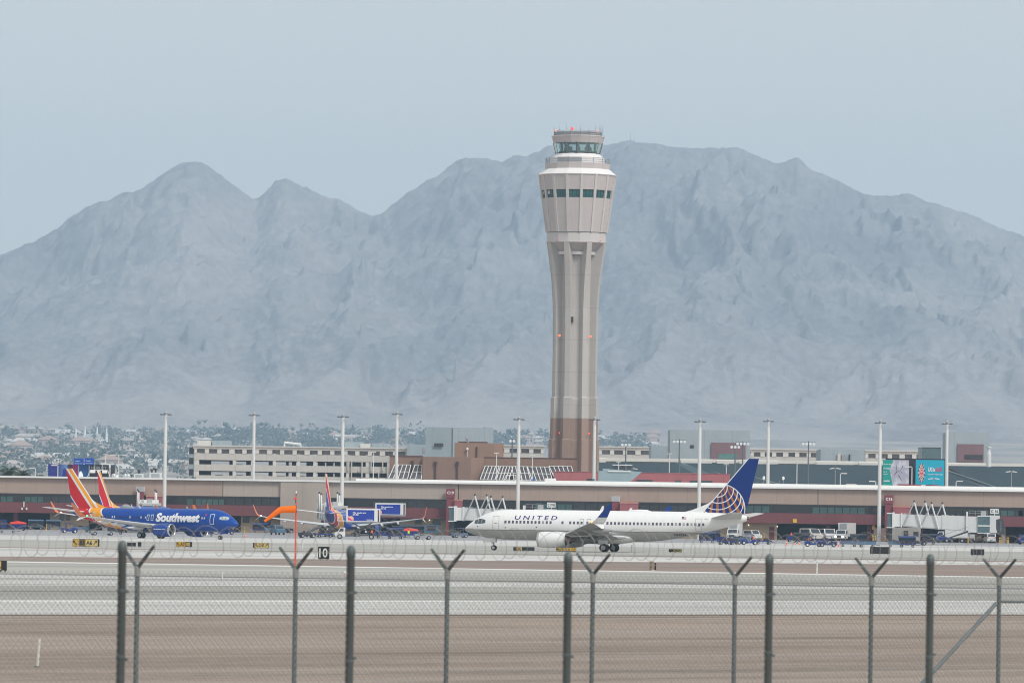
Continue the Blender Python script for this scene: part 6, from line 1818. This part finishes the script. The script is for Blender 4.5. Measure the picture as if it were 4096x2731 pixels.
# palms at the left
palm_l = M('palm_leaf', (.045,.075,.035), .7, var=.4, scale=2); trunk_m = M('palm_trunk', (.14,.10,.07), .9, var=.3, scale=2)
def palm(px, yt, Y, label, sc=1.0):
    b_ = at(px, 1905, Y); h = AZ(px, yt, Y)-.9
    t = thing('palm_tree', label, 'palm tree', (b_.x, Y, .9), 0, 'palm trees behind the concourse')
    MB().path([(0,0,0),(.1,0,h*.5),(.0,0,h-1.6*sc)], .28, 8).build('trunk', trunk_m, t)
    mb = MB(); r = random.Random(int(px))
    for k in range(46):
        az = r.uniform(0, 6.283); el = r.uniform(-.5, 1.25); L = 3.0*sc*r.uniform(.8, 1.1)
        pts = []
        for i in range(7):
            f_ = i/6
            e = el - 1.25*f_*f_
            pts.append((L*f_*math.cos(az)*math.cos(el*.7), L*f_*math.sin(az)*math.cos(el*.7), h-1.6*sc+L*(math.sin(el)*f_-.55*f_*f_)))
        side = Vector((-math.sin(az), math.cos(az), 0))
        for i in range(6):
            a, c = Vector(pts[i]), Vector(pts[i+1])
            w = .38*sc*math.sin(math.pi*min(.95, (i+.6)/6.5))
            for sd in (-1, 1):
                mb.add([a, c, c+side*sd*w*.7+Vector((0,0,-w*.8)), a+side*sd*w+Vector((0,0,-w*.6))], [(0,1,2,3)])
    mb.build('crown', palm_l, t)
palm(37, 1856, 1500, 'leftmost and tallest palm tree behind the roof edge', 1.0); palm(88, 1872, 1490, 'middle broad palm tree behind the roof edge', .95); palm(157, 1893, 1480, 'smallest palm tree, right of the short lamp post', .5)
shrub_m = M('shrub_leaf', (.035,.05,.03), .9, var=.4, scale=1.5)
for px, yt, w, lab in ((518,1897,1.4,'small dark shrub between the roof ventilators'),(745,1907,2.2,'low dark shrub at the left foot of the garage')):
    t = thing('shrub', lab, 'shrub', (AX(px,1910,1420), 1420, .9)); h = AZ(px, yt, 1420)-.9
    mb = MB()
    for k in range(160):
        a = rnd.uniform(0,6.28); q = math.sqrt(rnd.random())*w; z = h-1.6+1.6*rnd.random()
        c = Vector((q*math.cos(a), q*math.sin(a), z)); mb.add([c+Vector((rnd.uniform(-.3,.3),rnd.uniform(-.3,.3),rnd.uniform(-.3,.3))) for _ in range(3)], [(0,1,2)])
    mb.build('foliage', shrub_m, t); MB().tube((0,0,0),(0,0,h-.6),.18).build('stem', trunk_m, t)
# ================================================================== WINDSOCK
g = gat(1180, 2322)
ws = thing('windsock', 'orange windsock drooping to the left from a thin red pole', 'windsock', g)
red_pole = M('pole_orange_red', (.72,.09,.05), .5, var=.06)
hz = lambda py: AZ(1183, py, g.y) - g.z
xo = lambda px, py: AX(px, py, g.y) - g.x
MB().lathe([(.055,0),(.047,hz(2060)),(.04,hz(2008))], 10).build('pole', red_pole, ws, smooth=60)
MB().tube((xo(1183,2000),0,hz(2010)), (xo(1185,1978),0,hz(1973)), .03, n=6).build('pole_top', dark_m, ws)
MB().prism([(xo(1185,1975),hz(1974)),(xo(1187,1996),hz(1998)),(xo(1175,1996),hz(1998)),(xo(1174,1993),hz(1992)),(xo(1183,1990),hz(1988))], 'y', -.04, .04).build('vane', red_pole, ws)
MB().blob((xo(1185,1967),0,hz(1968)), .05, .05, .07).build('lamp', white_m, ws)
cen = [(1185,2036,14),(1168,2036.5,14),(1150,2037,13.8),(1130,2038,13.2),(1118,2041,12.3),(1106,2049,11),(1092,2060,9.2),(1079,2070,7.6),(1066,2080,6.2),(1058,2086,5.2)]
sc_ = F/g.y
rings = []
for i, (px, py, r) in enumerate(cen):
    p0, p1 = cen[max(0,i-1)], cen[min(len(cen)-1,i+1)]
    d = Vector((p1[0]-p0[0], 0, -(p1[1]-p0[1]))).normalized(); n = Vector((-d.z, 0, d.x))
    c = Vector((xo(px,py), 0, hz(py))); rr = r/sc_
    w = 1+.05*math.sin(i*2.1)
    rings.append([c + n*rr*math.cos(a)*w + Vector((0,1,0))*rr*math.sin(a) for a in (2*math.pi*k/18 for k in range(18))])
MB().loft(rings, True, False).build('sock', M('sock_orange', (.90,.17,.008), .75, var=.08, scale=3), ws, smooth=70)
MB().path([Vector(rings[0][k]) for k in list(range(18))+[0]], .018, 5).tube((xo(1185,2024),0,hz(2022)),(xo(1185,2050),0,hz(2050)),.035,n=6).build('hoop', dark_m, ws)
# ================================================================== AIRFIELD SIGNS
sy_ = M('sign_yellow', (.56,.33,.03), .5, var=.08); syp = M('sign_pale_yellow', (.56,.43,.14), .5, var=.08); sb = M('sign_black', (.02,.02,.022), .5, var=.1); si = M('sign_ink', (.03,.028,.02), .6)
def sign(px0, px1, y0, y1, label, panels, back=False, depth=.3):
    """panels: (fraction0, fraction1, material, text, ink)"""
    g = gat((px0+px1)/2, y1+1.5); Y = g.y
    x0, x1 = AX(px0,y1,Y), AX(px1,y1,Y); w = x1-x0; h = AZ(px0,y0,Y)-AZ(px0,y1,Y)
    t = thing('guidance_sign', label, 'airfield sign', (x0, Y, g.z), 0, 'airfield guidance signs')
    lift = .12
    MB().box(0, w, 0, depth, lift, lift+h).build('cabinet', sb, t)
    for f in (.12, .5, .88): MB().tube((w*f, depth/2, 0), (w*f, depth/2, lift), .05, n=6).build('leg', grey_m, t)
    for a, b_, mt, tx_, ink in panels:
        p = MB().box(w*a+.03, w*b_-.03, -.025, -.002, lift+.04, lift+h-.04).build('sign_panel', mt, t)
        if tx_:
            xa, xb = w*a+(b_-a)*w*.08, w*b_-(b_-a)*w*.08
            zc = lift+h*.5; al = h*.5
            for ch, sg in (('<', -1), ('>', 1)):
                if ch in tx_:
                    x0_ = xa if sg < 0 else xb-al; x1_ = x0_+al
                    dz = .28*h
                    p0 = Vector((x1_ if sg < 0 else x0_, -.05, zc-dz)); p1 = Vector((x0_ if sg < 0 else x1_, -.05, zc+dz))
                    dv = (p1-p0).normalized(); nv_ = Vector((-dv.z, 0, dv.x))
                    MB().tube(p0, p1, h*.05, n=4).tube(p1, p1-dv*al*.45+nv_*al*.3, h*.05, n=4).tube(p1, p1-dv*al*.45-nv_*al*.3, h*.05, n=4).build('arrow', ink, t)
                    if sg < 0: xa += al*1.25
                    else: xb -= al*1.25
            letters(tx_.strip('<>'), h*.55, ink, t, (xa, -.04, lift+h*.22), w=xb-xa, bold=.03)
    return t
sign(290, 397, 2157, 2187, 'large yellow sign reading G and A6 with arrows at left', [(0,.26,sy_,'<G',si),(.26,.47,M('sign_dim', (.16,.11,.03), .5),'B5',si),(.47,.95,syp,'A6>',si)])
sign(508, 543, 2171, 2186, 'dark back of a sign beside the left fence post', []); sign(551, 565, 2169, 2186, 'small black box sign right of the dark sign back', [])
sign(705, 768, 2168, 2188, 'orange yellow sign reading 7 with black B part under the blue airliner', [(0,.6,sy_,'<A7',si),(.62,.88,M('sign_dim'),'B',sy_)])
sign(1012, 1076, 2172, 2193, 'pale yellow sign reading G B7 right of the windsock pole base shadow', [(.08,.98,syp,'<G B7>',si)])
sign(2053, 2085, 2189, 2203, 'dark sign with one small yellow panel under the white airliner nose', [(.45,.98,sy_,'A',si)]); sign(2087, 2138, 2189, 2203, 'long black sign back under the white airliner belly', [])
sign(2223, 2254, 2191, 2205, 'amber sign left of the pair below the white engine', [(.12,.9,sy_,'B7',si)]); sign(2258, 2305, 2191, 2206, 'bright yellow sign right of the pair below the white engine', [(.02,.98,sy_,'<G  7>',si)])
sign(2675, 2727, 2197, 2209, 'pale cream sign below the rear of the white airliner', [(.05,.3,M('sign_dim'),'B',si),(.35,.98,syp,'A7',si)])
sign(3480, 3561, 2188, 2216, 'wide black sign back in front of gate C16', []); sign(3883, 3937, 2197, 2221, 'smaller black sign back at the far right', [])
sign(-22, 25, 2247, 2286, 'dark sign with yellow part cut by the left frame edge', [(.0,.6,syp,'A',si)], depth=.5)
g = gat(1294, 2239); x0, x1 = AX(1272,2236,g.y), AX(1317,2236,g.y); w = x1-x0; h = AZ(1294,2185,g.y)-g.z-.1
t = thing('distance_sign', 'square black runway sign with white number 10', 'runway sign', (x0, g.y, g.z))
MB().box(0,w,0,.35,.1,.1+h).build('cabinet', sb, t); MB().tube((w*.2,.2,0),(w*.2,.2,.1),.05,n=6).tube((w*.8,.2,0),(w*.8,.2,.1),.05,n=6).build('leg', grey_m, t)
letters('10', h*.74, M('sign_white', (.72,.78,.74), .5), t, (w*.10,-.02,.1+h*.13), w=w*.74, bold=.015)
# junction boxes and stakes on the infield
g = gat(2608, 2281); s = F/g.y
t = thing('junction_box', 'tan cylinder shaped cabinet on the brown infield below the white tail', 'cabinet', g)
MB().lathe([(9.8/s,0),(9.8/s,35/s),(8.5/s,37/s)], 16).build('casing', M('cabinet_tan', (.28,.21,.14), .7), t); MB().lathe([(13/s,0),(13/s,.06)],16).build('base', g_conc, t)
g = gat(2621, 2281)
t = thing('control_box', 'narrow black box beside the tan cabinet on the brown infield', 'cabinet', g)
MB().box(-3.2/s,3.2/s,-.1,.1,.04,32/s).build('casing', sb, t); MB().box(-3.2/s,3.2/s,-.11,.11,32/s,35/s).build('cap', white_m, t)
def stake(px0, y0, px1, y1, wd, label):
    g = gat(px1, y1); h = AZ(px0,y0,g.y)-g.z; dx = AX(px0,y0,g.y)-g.x
    t = thing('marker_post', label, 'marker post', g, 0, 'slim white marker posts')
    r = wd/2*g.y/F
    MB().tube((0,0,-.02),(dx,0,h),r,r*.95,8).build('post', mast_w, t)
    MB().lathe([(r*2.4,0),(r*2.0,.03)],10).build('base', g_dark if y1 > 2600 else g_conc, t)
stake(158,2552,149,2667,11,'near slim white marker post leaning on the brown dirt at left')
stake(1212,2160,1209,2194,5,'white marker post between windsock and number 10 sign'); stake(2527,2178,2525,2206,5,'white marker post behind the white airliner main wheels')
stake(3269,2250,3266,2303,6,'white marker post on the brown strip right of the fence post'); stake(890,2285,890,2326,5,'faint white marker post on the pale shoulder at left'); stake(3071,2196,3071,2215,4,'short white marker post below the white airliner tail cone'); stake(3236,2308,3236,2330,4,'faint white marker post on the runway shoulder at right')
for px, py, lab in ((1379,2300,'small white edge light on the left shoulder'),(3673,2314,'small white edge light on the right shoulder')):
    g = gat(px, py+4); t = thing('edge_light', lab, 'edge light', g, 0, 'runway edge lights'); MB().lathe([(.06,0),(.03,.06),(.03,.18)],10).build('stem', M('faded_orange', (.6,.35,.25), .7), t); MB().blob((0,0,.24),.08,.08,.08).build('lens', flood, t)
# ================================================================== FENCES
galv = M('galvanised', (.16,.185,.195), .5, .35, var=.15, scale=3); galv_l = M('galvanised_wire', (.33,.345,.345), .45, .45, var=.2); galv_d = M('weathered_steel', (.115,.14,.145), .55, .3, var=.25, scale=4, stretch=(1,1,.2))
def fence_line(P, Q):
    d = (Q-P); d.z = 0
    return d.normalized()
def mesh_wires(P, Q, z0, z1, pitch, r):
    L = (Q-P).length; d = (Q-P)/L; H = z1-z0
    mb = MB(); n = int((L+H)/pitch)
    for s in (1, -1):
        for k in range(n):
            a0 = k*pitch - (H if s > 0 else 0)
            # wire from (a, z0) climbing to (a + s*H, z1), trimmed to the panel
            ta = a0 if s > 0 else a0; 
            u0, u1 = (a0, a0+H) if s > 0 else (a0, a0-H)
            w0, w1 = 0.0, 1.0
            lo, hi = min(u0,u1), max(u0,u1)
            if hi <= 0 or lo >= L: continue
            def tt(u): return (u-u0)/(u1-u0)
            c0, c1 = max(0, min(tt(0), tt(L))), min(1, max(tt(0), tt(L)))
            if c1-c0 < .02: continue
            p = P + d*(u0+(u1-u0)*c0) + Vector((0,.004*s,z0+H*c0)); q = P + d*(u0+(u1-u0)*c1) + Vector((0,.004*s,z0+H*c1))
            mb.tube(p, q, r, n=3, caps=False)
    return mb
# near fence: stout posts
YN = lambda px: 1/((1/57.6) + (1/67.6-1/57.6)*(px/4096.0))
posts = [(490,2160),(1404,2180),(2273,2206),(3078,2214),(3722,2214)]
a, b_ = at(-330, 2500, YN(-330)), at(4420, 2500, YN(4420)); a.z = b_.z = 0
nf = thing('boundary_fence', 'near chain link fence of stout round grey green posts without top arms', 'fence', (0,0,0))
for px, yt in posts:
    Y = YN(px); p = at(px, yt, Y)
    q = at(px-3, 2731, Y)
    r = .041
    MB().lathe([(r,0),(r,p.z-.12),(r*1.12,p.z-.115),(r*1.12,p.z-.05),(r*.75,p.z-.015),(.01,p.z)], 16, (p.x, Y, 0)).build('post', galv_d, nf, smooth=50)
    for zz in (.5, 1.3, 2.1, 2.75): MB().lathe([(r*1.0,-.015),(r*1.13,-.012),(r*1.13,.012),(r*1.0,.015)], 16, (p.x, Y, min(zz, p.z-.2)+.03*math.sin(px+zz*7))).box(p.x+r*.9,p.x+r*1.7,Y-.012,Y+.012,min(zz, p.z-.2)-.012,min(zz, p.z-.2)+.012).build('clamp', galv_d, nf)
mesh_wires(a, b_, .05, 2.95, .072, .0020).build('chain_link', galv_l, nf)
# far fence: thin posts with outward arms, coil of razor wire
YF = lambda px: 1/((1/86.0) + (1/101.0-1/86.0)*(px/4096.0))
fp_ = [(550,2270),(1183,2277),(1790,2282),(2372,2297),(2940,2306),(3486,2311),(3997,2312)]
ff = thing('perimeter_fence', 'far chain link fence with forked post arms and razor wire coil', 'fence', (0,0,0))
a, b_ = at(-330, 2500, YF(-330)), at(4420, 2500, YF(4420)); a.z = b_.z = 0
d = fence_line(a, b_); nrm = Vector((-d.y, d.x, 0))
zf = []
for px, yk in fp_:
    Y = YF(px); k = at(px, yk, Y); zf.append(k.z)
    p = MB().tube((k.x,Y,0),(k.x,Y,k.z), .036, n=12).build('post', galv_d, ff, smooth=50)
    MB().tube((k.x,Y,k.z-.12),(k.x,Y,k.z+.03), .046, n=12).build('cap', galv_l, p)
    for s in (-1,1):
        tip = Vector((k.x, Y, k.z)) + nrm*s*.36 + Vector((0,0,.32))
        MB().tube((k.x,Y,k.z), tip, .03, .022, 6).build('arm', galv_d, p)
zk = sum(zf)/len(zf)
mesh_wires(a, b_, .05, zk-.05, .072, .0019).build('chain_link', galv_l, ff)
for z, r in ((zk-.12,.006),(1.2,.004)): MB().tube(a+Vector((0,0,z)), b_+Vector((0,0,z)), r, n=5).build('tension_wire', galv_l, ff)
for s, q in ((-1,.9),(-1,.45),(1,.9),(1,.45)):
    MB().tube(a+nrm*s*.36*q+Vector((0,0,zk+.32*q)), b_+nrm*s*.36*q+Vector((0,0,zk+.32*q)), .0035, n=4).build('barbed_wire', galv_l, ff)
L = (b_-a).length; nl = int(L/.33); pts = []
for i in range(nl*14+1):
    th = 2*math.pi*i/14; s = i/14*.33; rr = .235*(1+.09*math.sin(i*.31)+.06*math.sin(i*.047))
    pts.append(a + d*(s+.10*math.sin(i*.11)+.08*math.sin(i*.023)) + nrm*rr*math.cos(th) + Vector((0,0,zk+.43+rr*1.0*math.sin(th)+.02*math.sin(s*2.3))))
MB().path(pts, .0038, 5).build('razor_wire', M('razor_ribbon', (.36,.36,.35), .5, .3, var=.25), ff)
# corner bracing at the right end
k = Vector((at(3997,2330,YF(3997)).x, YF(3997), 0))
e = at(3738, 2731, YF(3738)); top = at(3985, 2412, YF(3985))
dirv = (e-top); e2 = top + dirv*2.0
MB().tube(top, (e2.x, e2.y, max(.1,e2.z)), .034, n=8).build('brace', galv, ff)
r0 = at(3990, 2405, YF(3990)); r1 = at(4420, 2408, YF(4420))
MB().tube(r0, r1, .022, n=8).build('rail', galv_d, ff)
# ================================================================== AIR, SKY, SUN, CAMERA
hz_m = bpy.data.materials.new('haze_air'); hz_m.use_nodes = True
nt = hz_m.node_tree; nt.nodes.clear()
out = nt.nodes.new('ShaderNodeOutputMaterial'); pv = nt.nodes.new('ShaderNodeVolumePrincipled')
pv.inputs['Color'].default_value = (*HAZE_COL, 1)
pv.inputs['Density'].default_value = HAZE_D
pv.inputs['Anisotropy'].default_value = HAZE_G
nt.links.new(pv.outputs[0], out.inputs['Volume'])
hz_ = MB().box(-4200, 4200, -300, 14600, -60, 860).build('haze', hz_m)
hz_['kind'] = 'stuff'; hz_['label'] = 'thin blue grey haze filling the air'
w = bpy.data.worlds.new('World'); SC.world = w; w.use_nodes = True
nt = w.node_tree; bg = nt.nodes['Background']
sky = nt.nodes.new('ShaderNodeTexSky'); sky.sky_type = 'NISHITA'; sky.sun_disc = False
sky.sun_elevation = R(SUN_EL); sky.sun_rotation = R(SUN_ROT)
sky.air_density = 1.0; sky.dust_density = SKY_DUST; sky.ozone_density = 1.0; sky.altitude = 600
hsv = nt.nodes.new('ShaderNodeHueSaturation'); hsv.inputs['Saturation'].default_value = SKY_SAT
nt.links.new(sky.outputs[0], hsv.inputs['Color'])
mx = nt.nodes.new('ShaderNodeMix'); mx.data_type = 'RGBA'; mx.inputs[0].default_value = SKY_MIX
nt.links.new(hsv.outputs[0], mx.inputs[6]); mx.inputs[7].default_value = (*SKY_CLOUD, 1)
nt.links.new(mx.outputs[2], bg.inputs['Color']); bg.inputs['Strength'].default_value = SKY_STR
sun = bpy.data.lights.new('sun', 'SUN'); sun.energy = SUN_E; sun.angle = R(SUN_ANG); sun.color = (1, .965, .91)
so = bpy.data.objects.new('sun', sun); COL.objects.link(so)
az = R(SUN_ROT)   # Nishita: rotation measured from +Y towards +X
sd = Vector((math.sin(az)*math.cos(R(SUN_EL)), math.cos(az)*math.cos(R(SUN_EL)), math.sin(R(SUN_EL))))
so.rotation_euler = sd.to_track_quat('Z', 'Y').to_euler()
cd = bpy.data.cameras.new('camera'); co = bpy.data.objects.new('camera', cd); COL.objects.link(co)
cd.sensor_width = 36; cd.sensor_fit = 'HORIZONTAL'; cd.lens = F/4096*36
cd.clip_start = 1; cd.clip_end = 40000
mw = Matrix((( _r.x, _u.x, -_f.x, 0), (_r.y, _u.y, -_f.y, 0), (_r.z, _u.z, -_f.z, CAMZ), (0,0,0,1)))
co.matrix_world = mw
cd.dof.use_dof = True; cd.dof.focus_distance = 950; cd.dof.aperture_fstop = 7.5
SC.camera = co
SC.view_settings.view_transform = 'Standard'; SC.view_settings.look = 'None'; SC.view_settings.gamma = 1
SC.view_settings.exposure = EXPO
SC.render.engine = 'CYCLES'
cy = SC.cycles
cy.use_denoising = True
try: cy.denoiser = 'OPENIMAGEDENOISE'
except Exception: pass
cy.max_bounces = 6; cy.diffuse_bounces = 3; cy.glossy_bounces = 3; cy.transmission_bounces = 4; cy.volume_bounces = 1; cy.transparent_max_bounces = 8
cy.volume_step_rate = 1; cy.caustics_reflective = False; cy.caustics_refractive = False
cy.sample_clamp_indirect = 5
cy.pixel_filter_type = 'BLACKMAN_HARRIS'; cy.filter_width = 1.05
